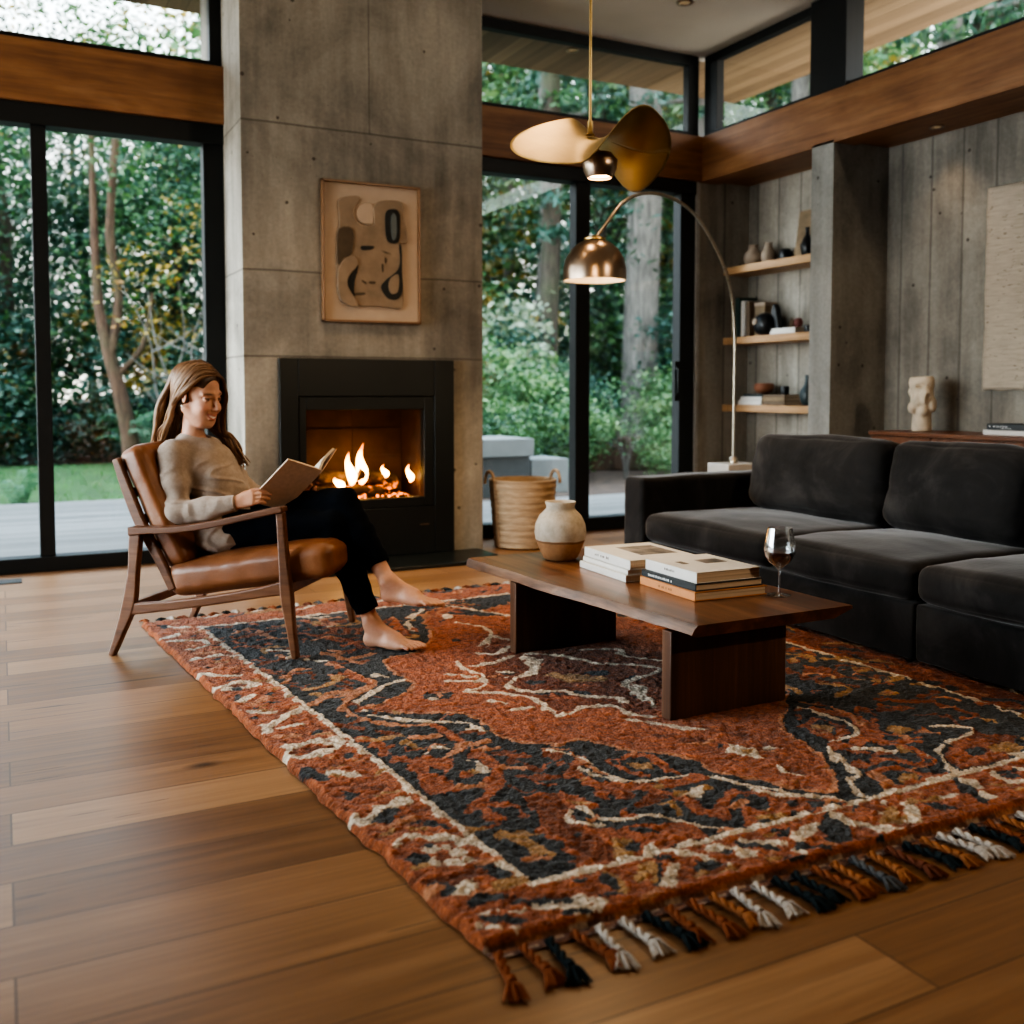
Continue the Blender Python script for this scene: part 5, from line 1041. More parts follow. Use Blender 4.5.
colr = colr * (tone * rowtone * (.75 + .25 * edgef))[..., None]
z = .0035 + .0185 * np.sqrt(np.clip(np.minimum(du / .014, np.minimum((dv0 - .030) / .014, (dv1 - .026) / .014)), 0, 1))
z = z + (.0013 * n2 + .0016 * (n1 - .5) + .0006 * n3) * np.where(z > .015, 1, .25)
z = z + np.where((k == 3) | (k == 4), .0012, 0) * (z > .015)
wob = .004 * n3 * np.clip(1 - du / .05, 0, 1)
px = px + wob; 
me = bpy.data.meshes.new('patterned_rug')
nv_ = (NU + 1) * (NV + 1)
me.vertices.add(nv_); me.vertices.foreach_set('co', np.stack([px, py, z], -1).astype(np.float32).ravel())
idx = np.arange(nv_).reshape(NV + 1, NU + 1)
q = np.stack([idx[:-1, :-1], idx[:-1, 1:], idx[1:, 1:], idx[1:, :-1]], -1).reshape(-1, 4)
me.loops.add(q.size); me.loops.foreach_set('vertex_index', q.ravel().astype(np.int32))
me.polygons.add(len(q)); me.polygons.foreach_set('loop_start', (np.arange(len(q)) * 4).astype(np.int32))
me.update(calc_edges=True)
a = me.color_attributes.new('Col', 'FLOAT_COLOR', 'POINT')
a.data.foreach_set('color', np.concatenate([np.clip(colr, 0, 1), np.ones(colr.shape[:2] + (1,))], -1).astype(np.float32).ravel())
me.materials.append(M['rug'])
me.polygons.foreach_set('use_smooth', np.ones(len(q), bool))
rug = bpy.data.objects.new('patterned_rug', me); COL.objects.link(rug)
tag(rug, 'thick tufted rust and charcoal patterned wool rug with tassels on the oak floor', 'rug')
TC = {'rust': (.24, .078, .034), 'orange': (.32, .125, .05), 'white': (.48, .42, .36), 'teal': (.020, .028, .030), 'slate': (.10, .10, .10), 'brown': (.16, .055, .03)}
def yarn(name, colr_):
    g = G(name); f = g.noise(g.co(), 220, 3, .7)
    return g.out(g.pbr(color=g.ramp(f, [(.3, tuple(q * .55 for q in colr_)), (.7, tuple(min(1, q * 1.25) for q in colr_))]), rough=.95, spec=.1, normal=g.bump(f, .6, .003)))
TM = {k_: yarn('yarn_' + k_, c_) for k_, c_ in TC.items()}
def tassel_mesh(seed, short=False):
    r = random.Random(seed); mb = MB()
    Lr = (.075 if not short else .03) * r.uniform(.9, 1.1); bend = r.uniform(-.012, .012)
    for s_ in (0, PI):
        pts = []
        for i in range(15):
            t = i / 14; an = s_ + t * 11
            pts.append((bend * t * t + .0048 * math.cos(an), .012 - (Lr + .012) * t, .0105 + .0045 * math.sin(an)))
        mb.tube(pts, .0058, 6)
    mb.tube([(bend, -Lr + .006, .0105), (bend, -Lr - .008, .0105)], [.0105, .0105], 8)
    for i in range(13 if not short else 7):
        w = (i / 12 - .5) * 2 if not short else (i / 6 - .5) * 2
        l = r.uniform(.042, .056) * (1 if not short else .7)
        z0 = .006 + r.random() * .009
        mb.tube([(bend, -Lr, .0105), (bend + w * .012, -Lr - l * .45, z0 + .002), (bend + w * .024 + r.uniform(-.003, .003), -Lr - l, max(.004, z0 - .006))], [.004, .0042, .0024], 5)
    me_ = mb.build('tassel', TM['rust'], rug, smooth=60); d = me_.data; bpy.data.objects.remove(me_); return d
protos = {}
SEQ = 'rust rust teal rust white white teal rust rust orange white white teal teal rust orange slate orange brown teal orange white white teal rust orange white white teal brown orange rust teal white rust rust teal orange white rust teal rust brown white'.split()
def put_tassel(kind, seed, loc, rz, short):
    key = (kind, seed % 2, short)
    if key not in protos:
        d = tassel_mesh(seed % 2 + (10 if short else 0), short).copy(); d.materials.clear(); d.materials.append(TM[kind]); protos[key] = d
    o = bpy.data.objects.new('tassel', protos[key]); COL.objects.link(o); o.parent = rug; o.location = loc; o.rotation_euler = (0, 0, rz); return o
r = random.Random(9)
for i in range(44):
    t = (i + .35) / 44
    x = RC[1][0] + (RC[2][0] - RC[1][0]) * t; y = RC[1][1] + (RC[2][1] - RC[1][1]) * t
    put_tassel(SEQ[i % len(SEQ)], i, (x, y - .002, .0), r.uniform(-.22, .22) + (-.25 if i == 0 else 0), False)
for i in range(44):
    t = (i + .5) / 44
    x = RC[0][0] + (RC[3][0] - RC[0][0]) * t; y = RC[0][1] + (RC[3][1] - RC[0][1]) * t
    put_tassel(['rust', 'teal', 'white', 'brown', 'slate'][i % 5], i, (x, y + .002, .0), PI + r.uniform(-.3, .3), True)

# ---------------------------------------------------------------- distance-field sculpting (one continuous skin per figure)
class Field:
    def __init__(s, lo, hi, h):
        s.lo = np.array(lo, float); s.h = h
        s.n = np.ceil((np.array(hi) - s.lo) / h).astype(int) + 1
        s.d = np.full(s.n, .05, np.float32)
    def _win(s, lo, hi):
        a = np.maximum(0, np.floor((np.array(lo) - s.lo) / s.h).astype(int)); b = np.minimum(s.n, np.ceil((np.array(hi) - s.lo) / s.h).astype(int) + 1)
        if np.any(b <= a): return None, None
        g = np.meshgrid(*[s.lo[i] + s.h * np.arange(a[i], b[i]) for i in range(3)], indexing='ij')
        return tuple(slice(a[i], b[i]) for i in range(3)), np.stack(g, -1)
    def _merge(s, sl, d, k, sub):
        o = s.d[sl]; d = d.astype(np.float32)
        if sub:
            if k > 0:
                h = np.clip(.5 - .5 * (o + d) / k, 0, 1); s.d[sl] = o * (1 - h) - d * h + k * h * (1 - h)
            else: s.d[sl] = np.maximum(o, -d)
        elif k > 0:
            h = np.clip(.5 + .5 * (o - d) / k, 0, 1); s.d[sl] = o * (1 - h) + d * h - k * h * (1 - h)
        else: s.d[sl] = np.minimum(o, d)
    def cap(s, p0, p1, r0, r1, k=.012, sub=False):
        p0 = np.array(p0, float); p1 = np.array(p1, float); m = max(r0, r1) + .045
        sl, P = s._win(np.minimum(p0, p1) - m, np.maximum(p0, p1) + m)
        if sl is None: return
        v = p1 - p0; t = np.clip(((P - p0) @ v) / (v @ v + 1e-12), 0, 1)
        s._merge(sl, np.linalg.norm(P - p0 - t[..., None] * v, axis=-1) - (r0 + (r1 - r0) * t), k, sub)
    def chain(s, pts, rad, k=.012):
        for i in range(len(pts) - 1): s.cap(pts[i], pts[i + 1], rad[i], rad[i + 1], k)
    def ell(s, c, r, k=.012, R=None, sub=False):
        c = np.array(c, float); r = np.array(r, float); m = r.max() + .045
        sl, P = s._win(c - m, c + m)
        if sl is None: return
        q = P - c
        if R is not None: q = q @ np.array(R)          # world -> local
        k0 = np.linalg.norm(q / r, axis=-1); k1 = np.linalg.norm(q / (r * r), axis=-1)
        s._merge(sl, k0 * (k0 - 1) / (k1 + 1e-9), k, sub)
    def cut(s, p, n, k=.0):
        """keep the side the normal points away from"""
        n = np.array(n, float); n /= np.linalg.norm(n)
        g = [s.lo[i] + s.h * np.arange(s.n[i]) - p[i] for i in range(3)]
        d = g[0][:, None, None] * n[0] + g[1][None, :, None] * n[1] + g[2][None, None, :] * n[2]
        s.d = np.maximum(s.d, d.astype(np.float32))
    def mesh(s):
        d = s.d; ins = d < 0
        nx, ny, nz_ = d.shape
        c = np.zeros((nx - 1, ny - 1, nz_ - 1), np.int8)
        offs = [(i, j, k) for i in (0, 1) for j in (0, 1) for k in (0, 1)]
        for i, j, k in offs: c += ins[i:nx - 1 + i, j:ny - 1 + j, k:nz_ - 1 + k]
        act = np.argwhere((c > 0) & (c < 8))
        vid = np.full(c.shape, -1, np.int64); vid[tuple(act.T)] = np.arange(len(act))
        acc = np.zeros((len(act), 3)); cnt = np.zeros(len(act))
        for a in offs:
            for ax in range(3):
                if a[ax]: continue
                b = list(a); b[ax] = 1
                da = d[act[:, 0] + a[0], act[:, 1] + a[1], act[:, 2] + a[2]].astype(float); db = d[act[:, 0] + b[0], act[:, 1] + b[1], act[:, 2] + b[2]].astype(float)
                m = (da < 0) != (db < 0)
                t = np.where(m, da / np.where(m, da - db, 1), 0)
                p = np.tile(np.array(a, float), (len(act), 1)); p[:, ax] += t
                acc[m] += p[m]; cnt[m] += 1
        V = s.lo + s.h * (act + acc / cnt[:, None])
        F = []
        for ax in range(3):
            a1, a2 = (ax + 1) % 3, (ax + 2) % 3
            sa = [slice(None)] * 3; sb = [slice(None)] * 3; sa[ax] = slice(0, -1); sb[ax] = slice(1, None)
            A_, B_ = ins[tuple(sa)], ins[tuple(sb)]
            e = np.argwhere(A_ != B_)
            e = e[(e[:, a1] > 0) & (e[:, a2] > 0) & (e[:, a1] < d.shape[a1] - 1) & (e[:, a2] < d.shape[a2] - 1)]
            fl = A_[tuple(e.T)]
            qd = []
            for o1, o2 in ((-1, -1), (0, -1), (0, 0), (-1, 0)):
                w = e.copy(); w[:, a1] += o1; w[:, a2] += o2; qd.append(vid[tuple(w.T)])
            qd = np.stack(qd, -1)
            qd[~fl] = qd[~fl][:, ::-1]
            F.append(qd)
        return V, np.concatenate(F)
def smooth_mesh(V, F, n=2, f=.5):
    e = np.concatenate([F[:, [0, 1]], F[:, [1, 2]], F[:, [2, 3]], F[:, [3, 0]]])
    for _ in range(n):
        acc = np.zeros_like(V); c = np.zeros(len(V))
        for a in range(3):
            acc[:, a] = np.bincount(e[:, 0], V[e[:, 1], a], len(V)) + np.bincount(e[:, 1], V[e[:, 0], a], len(V))
        c = np.bincount(e[:, 0], None, len(V)) + np.bincount(e[:, 1], None, len(V))
        V = V * (1 - f) + f * acc / np.maximum(c, 1)[:, None]
    return V
def mesh_np(name, V, F, mat, parent=None, cols=None):
    me = bpy.data.meshes.new(name)
    me.vertices.add(len(V)); me.vertices.foreach_set('co', V.astype(np.float32).ravel())
    me.loops.add(F.size); me.loops.foreach_set('vertex_index', F.ravel().astype(np.int32))
    me.polygons.add(len(F)); me.polygons.foreach_set('loop_start', (np.arange(len(F)) * F.shape[1]).astype(np.int32))
    me.update(calc_edges=True); me.validate()
    me.polygons.foreach_set('use_smooth', np.ones(len(me.polygons), bool))
    if cols is not None:
        a = me.color_attributes.new('Col', 'FLOAT_COLOR', 'POINT')
        a.data.foreach_set('color', np.concatenate([cols, np.ones((len(cols), 1))], 1).astype(np.float32).ravel())
    me.materials.append(mat)
    o = bpy.data.objects.new(name, me); COL.objects.link(o)
    if parent is not None: o.parent = parent
    return o

# ---------------------------------------------------------------- the reading woman (chair space)
wm = empty('person', CH_LOC, CH_RZ, 'barefoot person in an oatmeal sweater and dark trousers reading in the leather armchair', 'person')
HC = np.array((.238, .312, 1.040))                                    # head centre
HR = np.array((Euler((math.radians(2), math.radians(15), math.radians(-15))).to_matrix()))   # local -> chair; pitch down
def hp(x, y, z): return HC + HR @ np.array((x, y, z)) * 1.03
# joints
PEL = (.355, .315, .475); WAI = (.325, .315, .60); CHE = (.262, .315, .725); NEK = (.205, .315, .845)
SHR, ELR, WRR = (.195, .160, .790), (.250, .095, .560), (.488, .118, .606)
SHL, ELL, WRL = (.200, .470, .790), (.375, .520, .590), (.615, .430, .585)
HIR, KNR, ANR = (.375, .235, .470), (.855, .235, .505), (1.015, .236, .125)
HIL, KNL, ANL = (.375, .400, .485), (.875, .300, .595), (1.098, .195, .300)

bd = Field((.03, -.02, .0), (1.40, .62, 1.22), .0032)
# torso, arms and legs under the clothes
bd.chain([PEL, WAI, CHE], [.105, .095, .10], .03)
bd.ell(CHE, (.085, .14, .12), .03)
bd.chain([CHE, NEK], [.085, .05], .03)
bd.cap(SHR, SHL, .045, .045, .03)
for a, b, c_ in ((SHR, ELR, WRR), (SHL, ELL, WRL)):
    bd.chain([a, b], [.042, .034], .012); bd.chain([b, c_], [.034, .0225], .01)
for a, b, c_ in ((HIR, KNR, ANR), (HIL, KNL, ANL)):
    bd.chain([a, b], [.078, .05], .01); m = tuple(np.array(b) * .62 + np.array(c_) * .38)
    bd.chain([b, m, c_], [.047, .046, .030], .012)
# neck and head
bd.cap(NEK, hp(-.020, 0, -.06), .047, .041, .015)
bd.ell(hp(-.014, 0, .036), (.094, .074, .084), .0, HR)
bd.ell(hp(.036, 0, -.040), (.054, .055, .078), .03, HR)
bd.ell(hp(.045, 0, -.085), (.036, .038, .032), .025, HR)
bd.ell(hp(.070, 0, -.108), (.019, .021, .017), .018, HR)
for sg in (-1, 1):
    bd.cap(hp(-.01, sg * .052, -.06), hp(.055, sg * .026, -.1), .02, .018, .025)
    bd.ell(hp(.062, sg * .034, -.040), (.026, .026, .022), .022, HR)           # smiling cheek
    bd.cap(hp(.078, sg * .012, .021), hp(.064, sg * .047, .020), .010, .009, .014)
    bd.ell(hp(.083, sg * .032, .001), (.014, .017, .010), .010, HR, sub=True)  # socket
    bd.ell(hp(.070, sg * .032, -.001), (.0125, .0135, .0125), .003, HR)
    bd.cap(hp(.081, sg * .021, .008), hp(.072, sg * .046, .004), .0035, .003, .004)
    bd.ell(hp(.094, sg * .0095, -.040), (.009, .007, .0065), .007, HR)
    E_ = HR @ np.array(Euler((0, math.radians(-12), math.radians(sg * 18))).to_matrix())
    bd.ell(hp(-.008, sg * .074, -.008), (.017, .006, .029), .005, E_)
    bd.ell(hp(-.006, sg * .080, -.004), (.009, .004, .016), .003, E_, sub=True)
bd.cap(hp(.083, 0, .014), hp(.108, 0, -.030), .0075, .0085, .012)
bd.ell(hp(.108, 0, -.034), (.0095, .0088, .0085), .008, HR)
# smiling lips with the teeth between
up = [(.076, -.029, -.059), (.091, -.014, -.0645), (.0965, 0, -.0645), (.091, .014, -.0645), (.076, .029, -.059)]
lw = [(.076, -.029, -.060), (.088, -.014, -.0775), (.093, 0, -.0805), (.088, .014, -.0775), (.076, .029, -.060)]
for L_, r_ in ((up, .0042), (lw, .0052)):
    for a, b in zip(L_[:-1], L_[1:]): bd.cap(hp(*a), hp(*b), r_, r_, .004)
bd.ell(hp(.084, 0, -.070), (.009, .020, .008), .003, HR)

# hands: palm, five fingers with knuckles, thumb from the side of the palm
def hand(W, fwd, nrm, sgn, curls, spread=.0, thumb=None):
    """W wrist, fwd along the palm, nrm out of the back of the hand, sgn +1 when the thumb is on the +side"""
    W = np.array(W); f_ = np.array(fwd, float); f_ /= np.linalg.norm(f_)
    n_ = np.array(nrm, float); n_ -= f_ * (n_ @ f_); n_ /= np.linalg.norm(n_); s_ = np.cross(f_, n_) * sgn
    def at(x, y, z): return W + f_ * x + s_ * y + n_ * z
    bd.cap(at(-.01, 0, 0), at(.02, 0, 0), .0215, .021, .01)
    for y in (-.024, -.008, .008, .024):
        bd.cap(at(.014, y * .6, 0), at(.078 - abs(y - .004) * .25, y, .002), .0145, .0115, .012)
    for i, (y, ln) in enumerate(((.026, .066), (.0088, .074), (-.0088, .068), (-.025, .054))):
        p = at(.080 - abs(y - .006) * .3, y, .002); ang = 0.0
        for seg, (fr, r0, r1) in enumerate(((.45, .0095, .0086), (.31, .0086, .0078), (.24, .0078, .0066))):
            ang += curls[i][seg] if isinstance(curls[i], (list, tuple)) else curls[i]
            d_ = f_ * math.cos(ang) - n_ * math.sin(ang) + s_ * (y * spread)
            q_ = p + d_ * ln * fr; bd.cap(p, q_, r0, r1, .0025); p = q_
    t0 = at(.018, .022, -.004)
    for (x, y, z, r0, r1) in thumb or ((.048, .046, -.018, .0135, .0105), (.074, .050, -.026, .0105, .0092), (.094, .046, -.030, .0092, .0075)):
        t1 = at(x, y, z); bd.cap(t0, t1, r0, r1, .005); t0 = t1
# right hand: fingers wrap under the cover, thumb on the page side
hand(WRR, (.93, .18, .30), (-.15, -.85, .40), -1, [(.25, .5, .3)] * 4, thumb=((.040, .040, -.020, .0135, .011), (.066, .050, -.034, .011, .0095), (.086, .050, -.040, .0095, .008)))
hand(WRL, (.80, -.50, .25), (.35, .35, -.75), 1, [(.15, .3, .2)] * 4, spread=1.5)
# feet
def foot(AN, HEEL, TOE, up_):
    A_, H_, T_ = np.array(AN), np.array(HEEL), np.array(TOE); up_ = np.array(up_, float); up_ /= np.linalg.norm(up_)
    f_ = (T_ - H_); L_ = np.linalg.norm(f_); f_ /= L_; s_ = np.cross(up_, f_); s_ /= np.linalg.norm(s_); up_ = np.cross(f_, s_)
    def at(x, y, z): return H_ + f_ * x * L_ + s_ * y + up_ * z
    bd.cap(A_, at(.16, 0, .055), .030, .030, .02)
    bd.ell(at(.07, 0, .028), (.030, .029, .030), .015)
    bd.cap(A_ * .55 + at(.16, 0, .055) * .45, at(.52, .004, .040), .031, .024, .03)
    bd.cap(at(.10, -.004, .026), at(.62, -.022, .018), .026, .017, .02)
    bd.cap(at(.40, .012, .034), at(.72, .020, .018), .024, .0165, .02)
    bd.cap(at(.45, -.012, .028), at(.68, -.012, .018), .022, .016, .02)
    for sg in (-1, 1): bd.ell(A_ + s_ * sg * .028 - f_ * .005, (.014, .012, .016), .012)
    for i, (y, x0, x1, r) in enumerate(((.030, .72, .985, .0125), (.011, .73, .955, .0092), (-.005, .71, .92, .0085), (-.019, .68, .875, .008), (-.032, .64, .82, .0078))):
        bd.cap(at(x0, y * .9, .020), at((x0 + x1) / 2, y, .020), r, r * .95, .006); bd.cap(at((x0 + x1) / 2, y, .020), at(x1 - .03, y, .0125), r * .95, r, .004)
foot(ANR, (.992, .243, .027), (1.245, .185, .027), (0, 0, 1))
foot(ANL, (1.075, .205, .222), (1.325, .165, .205), (.10, .08, 1))
V, F = bd.mesh(); V = smooth_mesh(V, F, 1, .35)
HL = ((V - HC) @ HR) / 1.03                                        # head-local coordinates for painting
x_, y_, z_ = HL.T
base = np.array((.60, .325, .215)); col = np.tile(base, (len(V), 1))
def paint(mask, c, a=1.0):
    m = (np.clip(mask, 0, 1) * a)[:, None]; col[:] = col * (1 - m) + np.array(c) * m
ish = ((x_ > -.12) & (z_ > -.14) & (np.abs(y_) < .1) & (z_ < .14)).astype(float)
g2 = lambda cx, cy, cz, rx, ry, rz: np.exp(-(((x_ - cx) / rx) ** 2 + ((y_ - cy) / ry) ** 2 + ((z_ - cz) / rz) ** 2)) * ish
for sg in (-1, 1):
    paint(g2(.07, sg * .040, -.038, .03, .020, .018), (.66, .27, .19), .55)
    paint(1.5 * g2(.075, sg * .032, .0225, .03, .019, .0042), (.10, .052, .03), .85)        # brow
    paint(1.4 * g2(.080, sg * .033, .0035, .03, .0165, .0030), (.03, .016, .012), .95)       # upper lid and lashes
    paint(1.2 * g2(.084, sg * .031, -.0025, .012, .009, .0030), (.07, .045, .03), .9)        # lowered eye
    paint(g2(.08, sg * .032, .011, .03, .018, .006), (.42, .20, .13), .5)
    paint(g2(.10, sg * .007, -.045, .012, .004, .003), (.16, .06, .04), .8)
    paint(1.2 * g2(.08, sg * .034, -.054, .02, .003, .012), (.36, .15, .10), .5)             # smile fold
lipm = ((np.abs(y_) < .030) & (x_ > .06)).astype(float) * ish
cu = -.0645 + .0055 * (y_ / .029) ** 2; cl = -.0795 + .0195 * (y_ / .029) ** 2
paint(np.exp(-((z_ - cu) / .0042) ** 2) * lipm, (.46, .12, .10), .9)
paint(np.exp(-((z_ - cl) / .0050) ** 2) * lipm, (.48, .13, .11), .9)
paint(((z_ < cu - .0022) & (z_ > cl + .0035)).astype(float) * lipm, (.82, .76, .70), 1.0)
paint(np.exp(-((z_ + .052) / .02) ** 2) * g2(0, 0, -.05, .2, .2, .1) * 0, base)
body = mesh_np('body', V, F, M['skin'], wm, col)
del bd

# sweater
sw = Field((.0, -.04, .36), (.74, .66, .95), .0042)
sw.ell((.345, .315, .50), (.135, .185, .10), .0)
sw.chain([(.345, .315, .50), (.315, .315, .61), (.262, .315, .72)], [.118, .108, .112], .05)
sw.ell((.330, .315, .60), (.105, .158, .12), .05)
sw.ell((.268, .315, .725), (.102, .160, .112), .05)
for sg in (-1, 1): sw.ell((.335, .315 + sg * .068, .690), (.054, .056, .056), .05)
sw.cap((.205, .315, .79), (.212, .315, .838), .10, .066, .05)
sw.cap((.195, .175, .800), (.195, .455, .800), .056, .056, .05)
for a, b, c_ in ((SHR, ELR, WRR), (SHL, ELL, WRL)):
    a, b, c_ = map(np.array, (a, b, c_))
    sw.chain([a, a * .5 + b * .5, b], [.058, .052, .048], .025)
    e = b * .08 + c_ * .92; sw.chain([b, b * .5 + c_ * .5, e], [.048, .046, .036], .02)
sw.ell((.42, .315, .455), (.11, .185, .07), .05)
sw.ell((.36, .315, .43), (.14, .19, .06), .04)
# neckline opening
sw.cap((.212, .315, .825), (.232, .315, .92), .056, .062, .012, sub=True)
V, F = sw.mesh(); V = smooth_mesh(V, F, 2, .5)
# knitted folds: bend the surface along the elbow, waist and underarm
nr = np.zeros(len(V)); 
for i, (fx, fy, fz, ph, am) in enumerate(((18, 6, 46, .3, .0050), (-26, 14, 38, 1.7, .0040), (40, 9, -30, .9, .0028), (9, 30, 70, 2.2, .0016))):
    nr += am * np.sin(V[:, 0] * fx + V[:, 1] * fy + V[:, 2] * fz + ph + 2.2 * np.sin(V[:, 2] * 9 + V[:, 0] * 7 + i))
ctr = np.stack([np.full(len(V), .3), np.full(len(V), .315), V[:, 2]], -1); dr = V - ctr; dr /= np.linalg.norm(dr, axis=1)[:, None] + 1e-6
fold = np.array([max(0, .22 - abs(mnoise.noise(Vector((p[0] * 7 + p[2] * 5, p[1] * 6, p[2] * 13 - p[0] * 6))))) for p in V])
V = V + dr * ((nr * .6 + .034 * (fold - .10)) * np.clip((.80 - V[:, 2]) / .1, .15, 1))[:, None]
swo = mesh_np('sweater', V, F, M['knit'], wm)
def ring(name, c, ax, r, t, mat, n=40, sq=(1, 1)):
    c = np.array(c); ax = np.array(ax, float); ax /= np.linalg.norm(ax); e1 = np.cross(ax, (0, 1, 0)); e1 /= np.linalg.norm(e1); e2 = np.cross(ax, e1)
    pts = [tuple(c + e1 * math.cos(2 * PI * i / n) * r * sq[0] + e2 * math.sin(2 * PI * i / n) * r * sq[1]) for i in range(n)]
    return MB().tube(pts, t, 8, closed=True).build(name, mat, swo, smooth=80)
ring('neckband', (.219, .315, .852), (.20, 0, 1), .0615, .0075, M['knit'])
for b, c_ in ((ELR, WRR), (ELL, WRL)):
    d_ = np.array(c_) - np.array(b); e = np.array(b) + d_ * .965
    d_ /= np.linalg.norm(d_); pts = [tuple(e - d_ * .045), tuple(e - d_ * .02), tuple(e + d_ * .012)]
    MB().tube(pts, [.0385, .0365, .033], 20).build('cuff', M['knit'], swo, smooth=50)

# trousers
tr = Field((.20, .05, .08), (1.24, .60, .74), .0045)
tr.ell((.36, .315, .465), (.125, .165, .095), .0)
for (a, b, c_), end in (((HIR, KNR, ANR), .93), ((HIL, KNL, ANL), .84)):
    a, b, c_ = map(np.array, (a, b, c_)); m = b * .6 + c_ * .4; e = b * (1 - end) + c_ * end
    tr.chain([a, a * .5 + b * .5, b], [.098, .084, .066], .02); tr.chain([b, m, e], [.064, .059, .047], .015)
dR = np.array(ANR) - np.array(KNR); dL = np.array(ANL) - np.array(KNL)
def cutleg(fl, p, d_, rad):
    d_ = d_ / np.linalg.norm(d_); q = p + d_ * .07
    sl, P = fl._win(np.minimum(p, q) - rad, np.maximum(p, q) + rad)
    dd = (P - p) @ d_; rr = np.linalg.norm(P - p - dd[..., None] * d_, axis=-1)
    reg = np.maximum(-dd, rr - rad * .9)        # inside the stub beyond the hem
    fl.d[sl] = np.maximum(fl.d[sl], -reg.astype(np.float32))
cutleg(tr, np.array(KNR) + dR * .885, dR, .07); cutleg(tr, np.array(KNL) + dL * .80, dL, .07)
V, F = tr.mesh(); V = smooth_mesh(V, F, 2, .5)
nr = .0026 * np.sin(V[:, 0] * 40 + V[:, 2] * 50 + 2 * np.sin(V[:, 1] * 30)) + .002 * np.sin(V[:, 0] * -60 + V[:, 1] * 35 + V[:, 2] * 80)
V = V + np.stack([nr * .2, nr * .5, nr], -1)
mesh_np('trousers', V, F, M['trouser'], wm)

# hair: a fitted cap and long locks
hf = Field(HC - .22, HC + .22, .004)
hf.ell(hp(-.022, 0, .042), (.101, .084, .091), .0, HR)
hf.ell(hp(-.052, 0, -.02), (.066, .076, .10), .03, HR)
hf.ell(hp(.094, 0, -.026), (.064, .070, .112), .012, HR, sub=True)     # face opening
hf.ell(hp(.058, -.075, -.025), (.062, .042, .082), .01, HR, sub=True)
hf.ell(hp(.052, .07, -.045), (.050, .030, .062), .01, HR, sub=True)
V, F = hf.mesh(); V = smooth_mesh(V, F, 2, .5)
rndh = np.random.RandomState(6)
c0, c1, c2 = np.array((.070, .034, .017)), np.array((.19, .10, .052)), np.array((.40, .25, .14))
HLc = ((V - HC) @ HR) / 1.03
tcap = np.clip((.12 - HLc[:, 2]) / .2, 0, 1) * .5 + .18 * np.sin(np.arctan2(HLc[:, 1], HLc[:, 0] + .02) * 42 + HLc[:, 2] * 30)
tcap = np.clip(tcap, 0, 1)[:, None]
capcol = (c0 * (1 - tcap) + c1 * tcap) * .8
HV, HF, HCc = [V], [F], [capcol]; base_i = len(V)
def lock(keys, r0, seed, tone, flat=.55, world=False):
    """a tapering strand through head-space keys"""
    global base_i
    rr = np.random.RandomState(seed)
    ce, re_ = np.array((-.022, 0, .042)), np.array((.101, .084, .091)); K2 = []
    for k in keys:      # a key with a fourth entry is already in chair space
        if len(k) == 4: K2.append(k); continue
        q = (np.array(k) - ce) / re_; l = np.linalg.norm(q)
        if k[2] > -.01 and l < 1.05: k = ce + re_ * q / l * (1.0 + .05 * rr.rand())
        K2.append(k)
    P = [hp(*k) if len(k) == 3 else np.array(k[:3]) for k in K2]
    sp = spline(P, 7); n = len(sp); mb = MB()
    rad = [r0 * (.35 + .65 * math.sin(min(1, (i + 1) / (n * .35)) * PI / 2)) * (1 - .75 * max(0, (i / (n - 1) - .72) / .28)) for i in range(n)]
    mb.tube(sp, rad, 6, flat=flat, up=tuple(HR[:, 1]))
    f4 = [f for f in mb.f if len(f) == 4]
    v = np.array([tuple(q) for q in mb.v]); HV.append(v); HF.append(np.array(f4) + base_i); base_i += len(v)
    t = np.repeat(np.linspace(0, 1, n), 6)[:, None]
    tt = np.clip(tone + .55 * t + .12 * rr.randn(n).repeat(6)[:, None] * .4, 0, 1.0)
    cc = np.where(tt < .5, c0 * (1 - tt * 2) + c1 * tt * 2, c1 * (2 - tt * 2) + c2 * (tt * 2 - 1)); HCc.append(cc)
N1 = 84
for i in range(N1):     # near (right) side: from the parting back over the ear, down behind the shoulder
    t = i / (N1 - 1); j = rndh.uniform(-1, 1, 9) * .007
    sx = .058 - .135 * t
    side = [(sx, .018 + j[0], .118 - .55 * max(0, sx - .01) - .9 * max(0, -.05 - sx) + j[1] * .4),
            (sx * .80 - .012, -.040 + j[2], .098 - .25 * abs(sx) + j[3]),
            (-.022 - .055 * t + .042 * (1 - t) ** 2, -.083 + j[4] + .012 * t, .034 + j[5]),
            (-.040 - .055 * t, -.086 + .040 * t + j[6], -.040),
            (-.072 - .052 * t + .010 * (t < .3), -.080 + .062 * t + j[7], -.120 + j[8]),
            (-.098 - .044 * t + j[0] * 2, -.072 + .070 * t + j[1] * 2, -.190),
            (-.104 - .046 * t + j[2] * 3, -.062 + .070 * t + j[3] * 3, -.262 - .02 * rndh.rand())]
    lock(side, .0065 + .004 * rndh.rand(), i, .15 + .42 * rndh.rand())
N2 = 60
